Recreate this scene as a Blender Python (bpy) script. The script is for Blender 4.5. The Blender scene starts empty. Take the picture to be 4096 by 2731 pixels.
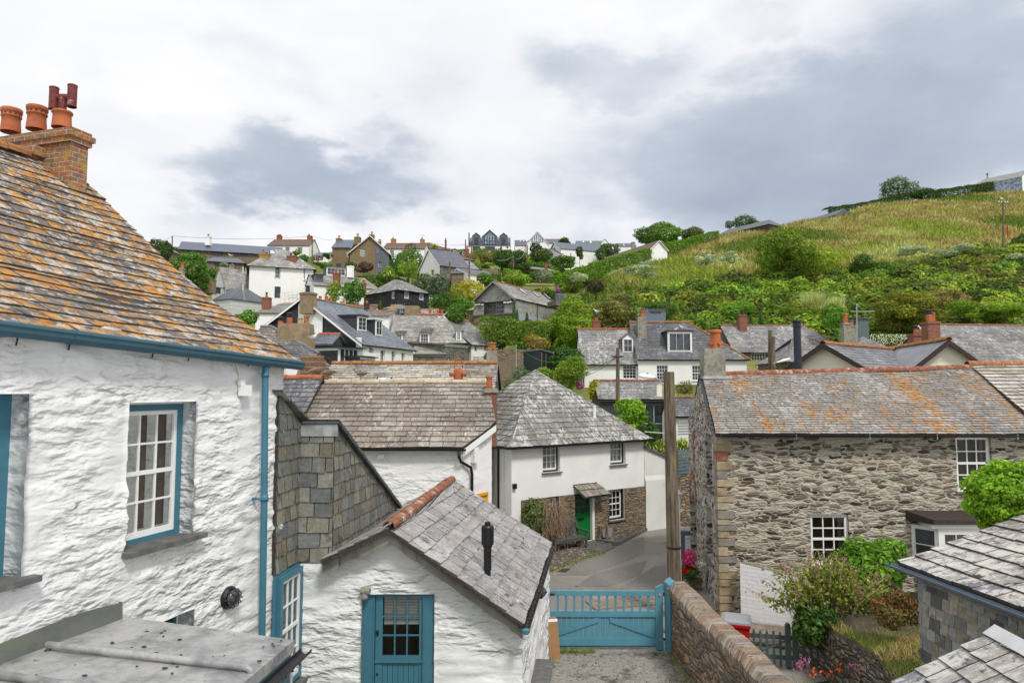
import bpy,math,random
import numpy as np
from mathutils import Vector,noise
from math import radians,sin,cos,pi,sqrt,atan2
random.seed(11);RNG=np.random.default_rng(11)
SC=bpy.context.scene;COL=SC.collection
# ---------------------------------------------------------------- camera geometry
F=2731.;CX=2048.;CY=1365.5;PITCH=radians(4.0);cp,sp=cos(PITCH),sin(PITCH);CZ=6.0
def ray(px,py):
    u=(px-CX)/F;v=(CY-py)/F
    return Vector((u,cp-v*sp,sp+v*cp))
def at(px,py,Y):
    d=ray(px,py);t=Y/d.y
    return Vector((d.x*t,Y,CZ+d.z*t))
def atz(px,py,z):
    d=ray(px,py);t=(z-CZ)/d.z
    return Vector((d.x*t,d.y*t,z))
def pxz(px,Y,z):
    return Vector(((px-CX)/F*(Y*cp+(z-CZ)*sp),Y,z))
def hit(px,py,O,d):           # ray with the vertical plane through O along d -> (s, z)
    r=ray(px,py);det=-r.x*d.y + d.x*r.y
    t=(-O.x*d.y + d.x*O.y)/det
    s=(r.x*t-O.x)*d.x + (r.y*t-O.y)*d.y
    return s,CZ+r.z*t
def hitplane(px,py,P,N):
    r=ray(px,py);t=(P-Vector((0,0,CZ))).dot(N)/r.dot(N)
    return Vector((0,0,CZ))+r*t
def lerp(a,b,t):return a+(b-a)*t
def ivl(x,xs,ys):return float(np.interp(x,xs,ys))
# ---------------------------------------------------------------- terrain height
TPX=[0,1000,1500,2000,2300,2500,2860,3060,3330,3500,4096]
TZ7=[9,8.8,8.5,8.9,9.3,10,10,10,10,10,10]
TCY=[1012,1012,1005,1010,1045,1008,954,916,872,824,758]
TYC=[150,150,150,205,190,175,178,182,195,200,200]
def H(x,y):
    if y<30:return 0.0
    px=CX+F*x/y
    z7=ivl(px,TPX,TZ7)
    if y<70:return z7*((y-30)/40)**1.2
    Yc=ivl(px,TPX,TYC);zc=at(px,ivl(px,TPX,TCY),Yc).z
    if y<Yc:z=z7+(zc-z7)*(y-70)/(Yc-70)
    else:z=zc-.03*(y-Yc)
    return z+noise.noise(Vector((x*.06,y*.06,0)))*.8*min(1,(y-70)/10)
def ground(px,py,y0=31,y1=260):
    r=ray(px,py);Y=y0
    while Y<y1:
        p=at(px,py,Y)
        if p.z<=H(p.x,p.y):return p
        Y+=.5
    return at(px,py,y1)
# ---------------------------------------------------------------- nodes
def newmat(name):
    m=bpy.data.materials.new(name);m.use_nodes=True;nt=m.node_tree;nt.nodes.clear()
    return m,nt
def nn(nt,typ,ins=None,**props):
    n=nt.nodes.new(typ)
    for k,v in props.items():setattr(n,k,v)
    for k,v in (ins or {}).items():
        if isinstance(v,bpy.types.NodeSocket):nt.links.new(v,n.inputs[k])
        else:n.inputs[k].default_value=v
    return n
def c4(c):return tuple(c)+(1,) if len(c)==3 else c
def mth(nt,op,a,b=0.,clamp=False):
    n=nn(nt,'ShaderNodeMath', {0:a,1:b},operation=op);n.use_clamp=clamp;return n.outputs[0]
def nz(nt,vec,scale,det=4,rough=.55,dist=0.):
    return nn(nt,'ShaderNodeTexNoise', {'Vector': vec,'Scale': scale,'Detail': det,'Roughness': rough,'Distortion': dist}).outputs['Fac']
def mr(nt,v,a,b,c=0.,d=1.):
    return nn(nt,'ShaderNodeMapRange', {0:v,1:a,2:b,3:c,4:d},clamp=True).outputs[0]
def mixc(nt,f,a,b,bt='MIX'):
    n=nt.nodes.new('ShaderNodeMix');n.data_type = 'RGBA'; n.blend_type=bt
    for i,v in ((0,f),(6,a),(7,b)):
        if isinstance(v,bpy.types.NodeSocket):nt.links.new(v,n.inputs[i])
        else:n.inputs[i].default_value=v if i==0 else c4(v)
    return n.outputs[2]
def ramp(nt,f,stops,interp='LINEAR'):
    n=nt.nodes.new('ShaderNodeValToRGB');nt.links.new(f,n.inputs[0]);n.color_ramp.interpolation=interp
    el=n.color_ramp.elements
    while len(el)<len(stops):el.new(.5)
    for e,(p,c) in zip(el,stops):e.position=p;e.color=c4(c)
    return n.outputs[0]
def uvc(nt,sx=1.,sy=1.,rnd=True):
    uv=nn(nt,'ShaderNodeTexCoord').outputs['UV']
    n=nn(nt,'ShaderNodeVectorMath', {0:uv,1:(sx,sy,1)},operation='MULTIPLY').outputs[0]
    if rnd:
        oi=nn(nt,'ShaderNodeObjectInfo').outputs['Random']
        k=nn(nt,'ShaderNodeVectorMath', {0:(37.,53.,91.),3:oi},operation='SCALE').outputs[0]
        n=nn(nt,'ShaderNodeVectorMath', {0:n,1:k},operation='ADD').outputs[0]
    return n
def bump(nt,h,dist=.02,st=.6,nrm=None):
    ins={'Height': h,'Distance': dist,'Strength': st}
    if nrm:ins['Normal']=nrm
    return nn(nt,'ShaderNodeBump', ins).outputs[0]
def out(nt,col,rough=.8,nrm=None,metal=0.,spec=.3,alpha=None):
    ins={'Base Color': col if isinstance(col,bpy.types.NodeSocket) else c4(col),'Roughness': rough,'Metallic': metal,'Specular IOR Level': spec}
    if nrm:ins['Normal']=nrm
    p=nn(nt,'ShaderNodeBsdfPrincipled', ins)
    nn(nt,'ShaderNodeOutputMaterial', {0:p.outputs[0]});return p
def paint(name,c,rough=.5,var=.12,scale=6.,bmp=.3,metal=0.,dirt=None,da=.0,spec=.35):
    m,nt=newmat(name);v=nn(nt,'ShaderNodeTexCoord').outputs['Object']
    n=nz(nt,v,scale,5,.6);k=mr(nt,n,.3,.7,1-var,1+var)
    col=mixc(nt,1.,c,nn(nt,'ShaderNodeCombineColor', {0:k,1:k,2:k}).outputs[0],'MULTIPLY')
    if dirt:col=mixc(nt,mr(nt,nz(nt,v,scale*.5,8,.7),.55,.68,0,da),col,dirt)
    out(nt,col,rough,bump(nt,nz(nt,v,scale*6,4),.004,bmp),metal,spec);return m
def slate_mat(name,cols,white=.3,orange=0.,brown=0.,dark=.15,wc=(.55,.55,.52),ws=1.,osc=1.,rough=.75,streak=.5):
    m,nt=newmat(name)
    rnd=nn(nt,'ShaderNodeNewGeometry').outputs['Random Per Island']
    n=len(cols);col=ramp(nt,rnd,[((i+.5)/n,c) for i,c in enumerate(cols)])
    a=uvc(nt,1,streak);b=uvc(nt,1,1)
    off=nn(nt,'ShaderNodeVectorMath', {0:(11.,7.,3.),3:rnd},operation='SCALE').outputs[0]
    bi=nn(nt,'ShaderNodeVectorMath', {0:b,1:off},operation='ADD').outputs[0]
    k=mr(nt,nz(nt,bi,14,6,.7),.25,.75,.6,1.4)
    col=mixc(nt,1.,col,nn(nt,'ShaderNodeCombineColor', {0:k,1:k,2:k}).outputs[0],'MULTIPLY')
    k2=mr(nt,nz(nt,b,.5,3,.5),.3,.7,.75,1.25)
    col=mixc(nt,1.,col,nn(nt,'ShaderNodeCombineColor', {0:k2,1:k2,2:k2}).outputs[0],'MULTIPLY')
    if brown:
        f=mth(nt,'MULTIPLY', mr(nt,nz(nt,a,1.1,4),.42,.6,0,1),mr(nt,nz(nt,bi,9,6,.7),.4,.6,.15,1));f=mth(nt,'MULTIPLY', f,brown)
        col=mixc(nt,f,col,(.14,.09,.05))
    if white:
        base=nz(nt,a,1.3*ws,3,.5)
        f=mth(nt,'ADD', mth(nt,'MULTIPLY', nz(nt,a,7*ws,8,.75),.75),mth(nt,'MULTIPLY', base,.35))
        f=mr(nt,f,.70-.15*white,.76-.15*white,0,.8)
        col=mixc(nt,f,col,wc)
    if dark:
        f=mr(nt,nz(nt,bi,5,7,.7),.56,.66,0,dark*2.5)
        col=mixc(nt,f,col,(.03,.028,.025))
    if orange:
        reg=nz(nt,a,.6*osc,6,.65);spk=nz(nt,b,5*osc,10,.72)
        f=mth(nt,'ADD', mth(nt,'MULTIPLY', reg,.55),mth(nt,'MULTIPLY', spk,.85))
        f=mr(nt,f,.89-.25*orange,.925-.25*orange,0,.95)
        oc=ramp(nt,nz(nt,b,10,4),[(.3,(.30,.10,.015)),(.5,(.46,.20,.025)),(.7,(.5,.31,.07))])
        col=mixc(nt,f,col,oc)
    h=mth(nt,'ADD', nz(nt,bi,20,6,.7),mth(nt,'MULTIPLY', nz(nt,bi,4,3),1.5))
    out(nt,col,rough,bump(nt,h,.012,.7),0,.35);return m
def rubble(name,mortar,cols,sx=3.,sy=9.,mw=.08,bd=.03,smear=0.,white=False,dist=.35,rough=.9,stain=None,sa=.3,blotch=.2):
    m,nt=newmat(name);v0=uvc(nt,sx,sy)
    dn=nn(nt,'ShaderNodeTexNoise', {'Vector': uvc(nt,1,2),'Scale': 2.2,'Detail': 3.}).outputs['Color']
    dv=nn(nt,'ShaderNodeVectorMath', {0:dn,3:dist*4},operation='SCALE').outputs[0]
    v=nn(nt,'ShaderNodeVectorMath', {0:v0,1:dv},operation='ADD').outputs[0]
    e=nn(nt,'ShaderNodeTexVoronoi', {'Vector': v,'Scale': 1.},feature='DISTANCE_TO_EDGE').outputs['Distance']
    cc=nn(nt,'ShaderNodeTexVoronoi', {'Vector': v,'Scale': 1.},feature='F1').outputs['Color']
    sep=nn(nt,'ShaderNodeSeparateColor', {0:cc})
    n=len(cols);sc=ramp(nt,sep.outputs[0],[((i+.5)/n,c) for i,c in enumerate(cols)])
    ed=mth(nt,'ADD', e,mth(nt,'MULTIPLY', mth(nt,'SUBTRACT', nz(nt,uvc(nt,6,14),1.6,4,.7),.5),.14))
    f=mr(nt,ed,mw*.5,mw*1.3)
    if smear:f=mth(nt,'MULTIPLY', f,mr(nt,sep.outputs[1],smear-.04,smear+.04))
    fine=nz(nt,uvc(nt,1,2.2),16,7,.7)
    k=mr(nt,fine,.25,.75,.65,1.35)
    kc=nn(nt,'ShaderNodeCombineColor', {0:k,1:k,2:k}).outputs[0]
    if white:
        col=mixc(nt,.12,(mortar[0],mortar[1],mortar[2]),mixc(nt,1.,mortar,kc,'MULTIPLY'))
    else:
        col=mixc(nt,f,mixc(nt,.45,mortar,mixc(nt,1.,mortar,kc,'MULTIPLY')),mixc(nt,1.,sc,kc,'MULTIPLY'))
    if blotch:
        bl=mr(nt,nz(nt,uvc(nt,1,1),.9,5,.6),.3,.7,1-blotch,1+blotch*.6)
        col=mixc(nt,1.,col,nn(nt,'ShaderNodeCombineColor', {0:bl,1:bl,2:bl}).outputs[0],'MULTIPLY')
    if stain:col=mixc(nt,mr(nt,nz(nt,uvc(nt,3,.6),1.2,8,.75),.6,.75,0,sa),col,stain)
    if white:
        a1=nz(nt,uvc(nt,sx*1.15,sy*.95),1.,2,.5,.15);a2=nz(nt,uvc(nt,sx*3,sy*2.2),1.,3,.5,.1);msk=mr(nt,nz(nt,uvc(nt,1,1),.8,2),.40,.58,.12,1)
        h=mth(nt,'MULTIPLY', msk,mth(nt,'ADD', mr(nt,a1,.42,.6),mth(nt,'MULTIPLY', mr(nt,a2,.4,.65),.35)));h=mth(nt,'ADD', h,mth(nt,'MULTIPLY', fine,.06))
    else:h=mth(nt,'ADD', mth(nt,'MULTIPLY', mr(nt,ed,0,mw*3),1.),mth(nt,'MULTIPLY', fine,.35))
    out(nt,col,rough,bump(nt,h,bd,.9 if not white else .7),0,.25);return m
def brick_mat(name,c1,c2,mortar=(.35,.32,.27),bw=.225,bh=.075,lich=0.,soft=False):
    m,nt=newmat(name);v=uvc(nt,1,1,False)
    b=nn(nt,'ShaderNodeTexBrick', {'Vector': v,'Color1': c4(c1),'Color2': c4(c2),'Mortar': c4(mortar),'Scale': 1.,'Mortar Size': .008,'Mortar Smooth': .2,'Brick Width': bw,'Row Height': bh})
    k=mr(nt,nz(nt,uvc(nt),12,6,.7),.3,.7,.95 if soft else .6,1.05 if soft else 1.4)
    col=mixc(nt,1.,b.outputs[0],nn(nt,'ShaderNodeCombineColor', {0:k,1:k,2:k}).outputs[0],'MULTIPLY')
    if lich:
        col=mixc(nt,mr(nt,nz(nt,uvc(nt),5,8,.75),.62-.2*lich,.66-.15*lich,0,.8),col,(.38,.24,.05))
        col=mixc(nt,mr(nt,nz(nt,uvc(nt),9,8,.75),.6,.64,0,.7),col,(.05,.045,.035))
    h=mth(nt,'SUBTRACT', mth(nt,'MULTIPLY', k,.3),b.outputs[1])
    out(nt,col,.9,bump(nt,h,.015,.8),0,.2);return m
def bands_mat(name,c,bh=.2,c2=None,bw=.4,rough=.6,bd=.01,var=.2):     # boards / far slates laid in courses
    m,nt=newmat(name);v=uvc(nt,1,1,False);c2=c2 or tuple(x*.8 for x in c)
    b=nn(nt,'ShaderNodeTexBrick', {'Vector': v,'Color1': c4(c),'Color2': c4(c2),'Mortar': c4(tuple(x*.35 for x in c)),'Scale': 1.,'Mortar Size': .012,'Mortar Smooth': .3,'Brick Width': bw,'Row Height': bh})
    k=mr(nt,nz(nt,uvc(nt),3,7,.7),.3,.7,1-var,1+var)
    col=mixc(nt,1.,b.outputs[0],nn(nt,'ShaderNodeCombineColor', {0:k,1:k,2:k}).outputs[0],'MULTIPLY')
    out(nt,col,rough,bump(nt,mth(nt,'SUBTRACT', 1.,b.outputs[1]),bd,.6),0,.35);return m
def foliage_mat():
    m,nt=newmat('foliage');c=nn(nt,'ShaderNodeAttribute', attribute_name='Col').outputs['Color']
    r=nn(nt,'ShaderNodeNewGeometry').outputs['Random Per Island'];k=mr(nt,r,0,1,1.0,2.7)
    col=mixc(nt,1.,c,nn(nt,'ShaderNodeCombineColor', {0:k,1:k,2:k}).outputs[0],'MULTIPLY')
    p=nn(nt,'ShaderNodeBsdfPrincipled', {'Base Color': col,'Roughness': .55,'Specular IOR Level': .25})
    t=nn(nt,'ShaderNodeBsdfTranslucent', {'Color': mixc(nt,1.,col,(1.15,1.2,.75),'MULTIPLY')})
    mx=nn(nt,'ShaderNodeMixShader', {0: .38,1:p.outputs[0],2:t.outputs[0]})
    nn(nt,'ShaderNodeOutputMaterial', {0:mx.outputs[0]});return m
def glass_mat(name,tint=(.02,.024,.03),see=False):
    m,nt=newmat(name)
    if see:
        g=nn(nt,'ShaderNodeBsdfGlossy', {'Color': (1,1,1,1),'Roughness': .02});t=nn(nt,'ShaderNodeBsdfTransparent', {'Color': (.9,.92,.92,1)})
        fr=nn(nt,'ShaderNodeFresnel', {'IOR': 1.5})
        mx=nn(nt,'ShaderNodeMixShader', {0:mth(nt,'MULTIPLY', fr.outputs[0],.75),1:t.outputs[0],2:g.outputs[0]})
        nn(nt,'ShaderNodeOutputMaterial', {0:mx.outputs[0]});return m
    v=nn(nt,'ShaderNodeTexCoord').outputs['Object']
    col=mixc(nt,mr(nt,nz(nt,v,1.7,2),.4,.6),tint,tuple(x*3 for x in tint))
    out(nt,col,.08,bump(nt,nz(nt,v,1.5,2),.01,.12),0,.6);return m
# ---------------------------------------------------------------- mesh builder
class MB:
    def __init__(s):s.v=[];s.f=[];s.uv=[];s.m=[];s.mats=[]
    def mi(s,mat):
        if mat not in s.mats:s.mats.append(mat)
        return s.mats.index(mat)
    def face(s,pts,uvs=None,mat=None):
        i=len(s.v);s.v.extend(tuple(p) for p in pts);s.f.append(list(range(i,i+len(pts))))
        if uvs is None:uvs=autouv(pts)
        s.uv.extend(uvs);s.m.append(s.mi(mat))
    def solid(s,verts,faces,mat,uvs=None):
        i=len(s.v);s.v.extend(tuple(p) for p in verts)
        for f in faces:
            s.f.append([i+k for k in f]);s.uv.extend([uvs[k] for k in f] if uvs else autouv([Vector(verts[k]) for k in f]));s.m.append(s.mi(mat))
    def lbox(s,fr,s0,s1,o0,o1,z0,z1,mat):
        P=[fr.p(a,b,c) for c in (z0,z1) for (a,b) in ((s0,o1),(s1,o1),(s1,o0),(s0,o0))]
        s.solid(P,[(0,1,5,4),(1,2,6,5),(2,3,7,6),(3,0,4,7),(4,5,6,7),(3,2,1,0)],mat)
    def tube(s,pts,r,mat,n=8,caps=True,r1=None):
        pts=[Vector(p) for p in pts];rings=[];m=len(pts)
        for i,p in enumerate(pts):
            t=(pts[min(i+1,m-1)]-pts[max(i-1,0)]).normalized()
            a=t.cross(Vector((0,0,1)) if abs(t.z)<.9 else Vector((1,0,0))).normalized();b=a.cross(t)
            rr=r if not isinstance(r,(list,tuple)) else r[i]
            if r1 is not None:rr=lerp(r,r1,i/(m-1))
            rings.append([p+(a*cos(k*2*pi/n)+b*sin(k*2*pi/n))*rr for k in range(n)])
        V=[q for R in rings for q in R];Fs=[]
        for i in range(m-1):
            for k in range(n):Fs.append((i*n+k,(i+1)*n+k,(i+1)*n+(k+1) % n,i*n+(k+1) % n))
        if caps:Fs.append(tuple(range(n)));Fs.append(tuple(reversed(range((m-1)*n,m*n))))
        L=0;uvs=[]
        for i in range(m):
            if i:L+=(pts[i]-pts[i-1]).length
            uvs+=[(k/n*.6,L) for k in range(n)]
        s.solid(V,Fs,mat,uvs)
    def lathe(s,c,prof,mat,n=16,sx=1.,sy=1.,cap=True):
        c=Vector(c);V=[];Fs=[]
        for r,z in prof:V+=[c+Vector((cos(k*2*pi/n)*r*sx,sin(k*2*pi/n)*r*sy,z)) for k in range(n)]
        for i in range(len(prof)-1):
            for k in range(n):Fs.append((i*n+k,i*n+(k+1) % n,(i+1)*n+(k+1) % n,(i+1)*n+k))
        if cap:Fs.append(tuple(range((len(prof)-1)*n,len(prof)*n)));Fs.append(tuple(reversed(range(n))))
        s.solid(V,Fs,mat,[(k/n*2,z) for r,z in prof for k in range(n)])
    def build(s,name,parent=None,loc=None,smooth=False):
        o0=Vector(parent['_o']) if parent else (Vector(loc) if loc is not None else Vector((0,0,0)))
        me=bpy.data.meshes.new(name);me.from_pydata([(v[0]-o0.x,v[1]-o0.y,v[2]-o0.z) for v in s.v],[],s.f)
        uvl=me.uv_layers.new(name='UVMap');uvl.data.foreach_set('uv', np.array(s.uv,dtype=np.float32).ravel())
        for m in s.mats:me.materials.append(m)
        me.polygons.foreach_set('material_index', s.m)
        if smooth:me.polygons.foreach_set('use_smooth', [True]*len(s.f))
        o=bpy.data.objects.new(name,me);COL.objects.link(o)
        if parent:
            o.parent=parent;o['_o']=tuple(o0)
        else:o.location=o0;o['_o']=tuple(o0)
        return o
def autouv(pts):
    pts=[Vector(p) for p in pts];n=(pts[1]-pts[0]).cross(pts[2]-pts[0])
    if n.length<1e-9:return [(0,0)]*len(pts)
    n.normalize()
    if abs(n.z)>.8:return [(p.x,p.y) for p in pts]
    h=Vector((-n.y,n.x,0)).normalized()
    return [(p.dot(h),p.z) for p in pts]
class Fr:                       # frame on a vertical wall: s along, o outward, z absolute
    def __init__(s,O,d):s.O=Vector((O[0],O[1],0));s.d=Vector((d[0],d[1],0)).normalized();s.n=Vector((s.d.y,-s.d.x,0))
    def p(s,a,o,z):return s.O+s.d*a+s.n*o+Vector((0,0,z))
    def hit(s,px,py):return hit(px,py,s.O,s.d)
def thing(name,label,cat,loc,group=None,kind=None):
    o=bpy.data.objects.new(name,None);COL.objects.link(o);o.location=loc;o['_o']=tuple(loc);o.empty_display_size=.2
    o['label']=label;o['category']=cat
    if group:o['group']=group
    return o
def tag(o,label=None,cat=None,group=None,kind=None):
    for k,v in (('label', label),('category', cat),('group', group),('kind', kind)):
        if v:o[k]=v
    return o
# ---------------------------------------------------------------- slates
def slates_map(mb,mp,N,ext,vmax,row,w,th,mat,jit=1.,dim=.25,w_var=.4,sag=.02,seed=0,gap=.007,edge=None):
    rnd=random.Random(seed*7+3);v=0.;k=0
    rows=[]
    while v<vmax-.02:
        h=row*(1+dim*(.5-v/vmax)*1.0);rows.append((v,min(h,vmax-v)));v+=h
    for (v0,h) in rows:
        k+=1;v1=min(v0+h*1.12,vmax);lo0,hi0=ext(v0+1e-4);lo1,hi1=ext(v1-1e-4)
        a=min(lo0,lo1)-w*(.5 if k % 2 else 0)*rnd.uniform(.7,1.2);b=max(hi0,hi1)
        while a<b:
            ww=w*rnd.uniform(1-w_var,1+w_var);g=gap
            A0=min(max(a+g,lo0),hi0);B0=min(max(a+ww-g,lo0),hi0);A1=min(max(a+g,lo1),hi1);B1=min(max(a+ww-g,lo1),hi1)
            a+=ww
            if B0-A0<.01 and B1-A1<.01:continue
            jv=rnd.uniform(-1,1)*.012*jit;jw=rnd.uniform(-1,1)*.008*jit;l=th*rnd.uniform(1.2,1.9);l2=th*rnd.uniform(1.2,1.9)
            def P(u,vv,off):
                q=mp(u,vv);return q+N*(off+noise.noise(Vector((u*.5+seed,vv*.6,seed)))*sag)
            p0=P(A0,max(v0+jv-jw,-.03),l);p1=P(B0,max(v0+jv+jw,-.03),l2);p2=P(B1,v1,th*.25);p3=P(A1,v1,th*.25)
            q0=p0-N*(l+.012);q1=p1-N*(l2+.012)
            uv=[(A0,v0),(B0,v0),(B1,v1),(A1,v1),(A0,v0-.02),(B0,v0-.02)]
            q2=p2-N*.01;q3=p3-N*.01
            mb.face([p0,p1,p2,p3],uv[:4],mat);mb.solid([p0,p1,p2,p3,q0,q1,q2,q3],[(4,5,1,0),(5,6,2,1),(7,4,0,3)],edge or M['slate_edge_shade'],uv+[(B1,v1),(A1,v1)])
def poly_ext(P2):
    def ext(v):
        xs=[]
        for i in range(len(P2)):
            (a,b),(c,d)=P2[i],P2[(i+1) % len(P2)]
            if (b-v)*(d-v)<=0 and abs(d-b)>1e-9:xs.append(a+(c-a)*(v-b)/(d-b))
        return (min(xs),max(xs)) if xs else (0,0)
    return ext
def slate_plane(mb,pts,row,w,th,mat,under=None,slab=.07,**kw):
    """pts: e0, e1, then up and round; slates, or a plain pitched sheet when row is None"""
    pts=[Vector(p) for p in pts];U=(pts[1]-pts[0]).normalized();N=U.cross(pts[2]-pts[0]).normalized()
    if N.length<.5:N=U.cross(pts[-1]-pts[0]).normalized()
    V=N.cross(U);P2=[((p-pts[0]).dot(U),(p-pts[0]).dot(V)) for p in pts];vmax=max(b for a,b in P2)
    L0=(pts[1]-pts[0]).length;res=(pts[3]-pts[0]).dot(N) if len(pts)==4 else 0.
    if row:
        slates_map(mb,lambda u,v:pts[0]+U*u+V*v+N*(res*(1-u/L0)*v/vmax),N,poly_ext(P2),vmax,row,w,th,mat,**kw)
    else:mb.face([p+N*.02 for p in pts],P2,mat)
    um=under or mat;uo=.012+(kw.get('sag', .02)*.9 if row else 0);slab=max(slab,uo+.03);low=[p-N*slab for p in pts]
    mb.face([p-N*uo for p in pts],P2,um);mb.face(list(reversed(low)),list(reversed(P2)),um)
    for i in range(len(pts)):
        j=(i+1) % len(pts)
        if (pts[i]-pts[j]).length>.01:mb.face([low[i],low[j],pts[j]-N*.012,pts[i]-N*.012],None,um)
    return pts[0],N
def ridge(root,p0,p1,mat,r=.11,tl=.45,name='ridge', seed=1,vee=False):
    mb=MB();p0=Vector(p0);p1=Vector(p1);L=(p1-p0).length;t=(p1-p0)/L;s=t.cross(Vector((0,0,1))).normalized();up=s.cross(t)
    rnd=random.Random(seed+int(L*100));a=0.
    while a<L-.02:
        b=min(a+tl*rnd.uniform(.95,1.05),L);j=rnd.uniform(-.01,.012);rr=r*rnd.uniform(.96,1.06);V=[];n=3 if vee else 7
        for q in (a+.006,b-.006):
            for (rad) in (rr,rr-.02):
                for k in range(n):
                    an=pi*(-.08+1.16*k/(n-1));V.append(p0+t*q+s*cos(an)*rad*(1.05)+up*(sin(an)*rad*(.6 if vee else .85)+j-.02))
        Fs=[(k,k+1,2*n+k+1,2*n+k) for k in range(n-1)]+[(k,n+k,n+k+1,k+1) for k in range(n-1)]+[(2*n+k,2*n+k+1,3*n+k+1,3*n+k) for k in range(n-1)]
        mb.solid(V,Fs,mat);a=b
    return mb.build(name,root)
# ---------------------------------------------------------------- walls with openings
def wall_grid(mb,fr,L,z0,top,ops,mat,cell=None,disp=None,rec=.12,reveal=None,knots=(),zmax=None,s0=0.,out_o=0.):
    """top: number or function of s; ops: (s0,s1,z0,z1[,recess])"""
    tf=top if callable(top) else (lambda s:top)
    ss={s0,L};[ss.add(k) for k in knots];zt=zmax or max(tf(s) for s in list(ss)+list(np.linspace(s0,L,9)));zs={z0,zt}
    for o in ops:ss.update((max(o[0],s0),min(o[1],L)));zs.update((o[2],o[3]))
    zs.update(tf(k) for k in list(knots)+[s0,L])
    if cell:
        for base,lo,hi in ((ss,s0,L),(zs,z0,zt)):
            ex=sorted(base);x=lo
            while x<hi:
                if min(abs(x-e) for e in ex)>cell*.45:base.add(x)
                x+=cell
    ss=sorted(s for s in ss if s0-1e-6<=s<=L+1e-6);zs=sorted(z for z in zs if z0-1e-6<=z<=zt+1e-6)
    idx={};V=[];UV=[]
    def vid(i,j):
        if (i,j) not in idx:
            s=ss[i];z=min(zs[j],tf(s));o=disp(s,z) if disp else 0.
            idx[(i,j)]=len(V);V.append(fr.p(s,o+out_o,z));UV.append((s,z))
        return idx[(i,j)]
    def inop(i,j):
        sm=(ss[i]+ss[i+1])/2;zm=(zs[j]+zs[j+1])/2
        for k,o in enumerate(ops):
            if o[0]<sm<o[1] and o[2]<zm<o[3]:return k
        return None
    Fs=[];rv=[]
    for i in range(len(ss)-1):
        for j in range(len(zs)-1):
            if tf(ss[i])<=zs[j]+1e-6 and tf(ss[i+1])<=zs[j]+1e-6:continue
            k=inop(i,j)
            if k is None:Fs.append((vid(i,j),vid(i+1,j),vid(i+1,j+1),vid(i,j+1)))
            else:
                for (a,b,c,d,ni,nj) in ((i,j,i+1,j,i,j-1),(i+1,j,i+1,j+1,i+1,j),(i+1,j+1,i,j+1,i,j+1),(i,j+1,i,j,i-1,j)):
                    if ni<0 or nj<0 or ni>=len(ss)-1 or nj>=len(zs)-1 or inop(ni,nj)!=k:rv.append((a,b,c,d,k))
    for a,b,c,d,k in rv:
        r=ops[k][4] if len(ops[k])>4 else rec
        i0=len(V);V.append(fr.p(ss[a],-r,zs[b]));V.append(fr.p(ss[c],-r,zs[d]));UV.append((ss[a]+r,zs[b]));UV.append((ss[c]+r,zs[d]))
        Fs.append((vid(a,b),vid(c,d),i0+1,i0)[::-1])
    mb.solid(V,Fs,mat,UV)
def window(root,fr,s0,s1,z0,z1,nx=2,ny=2,rec=.12,fm=None,gm=None,fw=.05,bw=.02,rail=None,sill=None,outer=None,ow=.08,th=.05,blind=None,name='window', curtain=None,sillo=.1):
    mb=MB();o=-rec;fm=fm or M['white'];a,b,c,d=s0,s1,z0,z1
    if outer:
        mb.lbox(fr,a,a+ow,o-.06,o+.02,c,d,outer);mb.lbox(fr,b-ow,b,o-.06,o+.02,c,d,outer)
        mb.lbox(fr,a+ow,b-ow,o-.06,o+.018,d-ow,d,outer);mb.lbox(fr,a+ow,b-ow,o-.06,o+.018,c,c+ow,outer);a+=ow;b-=ow;c+=ow;d-=ow
    mb.lbox(fr,a,a+fw,o-.05,o,c,d,fm);mb.lbox(fr,b-fw,b,o-.05,o,c,d,fm)
    mb.lbox(fr,a+fw,b-fw,o-.05,o-.002,d-fw,d,fm);mb.lbox(fr,a+fw,b-fw,o-.05,o-.002,c,c+fw*1.4,fm)
    a+=fw;b-=fw;c+=fw*1.4;d-=fw
    for i in range(1,nx):x=lerp(a,b,i/nx);mb.lbox(fr,x-bw/2,x+bw/2,o-.045,o-.008,c,d,fm)
    for i in range(1,ny):
        x=lerp(c,d,i/ny);q=bw*1.0
        if rail==i:q=bw*2.2
        mb.lbox(fr,a,b,o-.043,o-(.0 if rail==i else .01),x-q/2,x+q/2,fm)
    w=mb.build(name,root)
    g=MB();g.face([fr.p(a,o-.03,c),fr.p(b,o-.03,c),fr.p(b,o-.03,d),fr.p(a,o-.03,d)],None,gm or M['glass']);g.build('pane', w)
    if sill:
        q=MB();q.lbox(fr,s0-.06,s1+.06,o,sillo,z0-.045,z0-.002,sill);q.build('sill', w)
    if blind:
        q=MB();zz=d-.01;zb=lerp(d,c,blind)
        while zz>zb:q.lbox(fr,a+.01,b-.01,o-.11,o-.085,zz-.028,zz-.004,M['blind']);zz-=.034
        q.build('blind', w)
    if curtain:
        q=MB()
        for (x0,x1) in curtain:
            n=14;V=[]
            for i in range(n+1):
                x=lerp(lerp(a,b,x0),lerp(a,b,x1),i/n)
                for z in (c,d):V.append(fr.p(x,o-.14+.025*sin(i*2.1+x0*5),z))
            q.solid(V,[(2*i,2*i+2,2*i+3,2*i+1) for i in range(n)],M['curtain'])
        q.build('curtain', w,smooth=True)
    return w
def pipe(root,pts,r,mat,name='downpipe', n=8,smooth=True):
    mb=MB();mb.tube(pts,r,mat,n);return mb.build(name,root,smooth=smooth)
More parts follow.
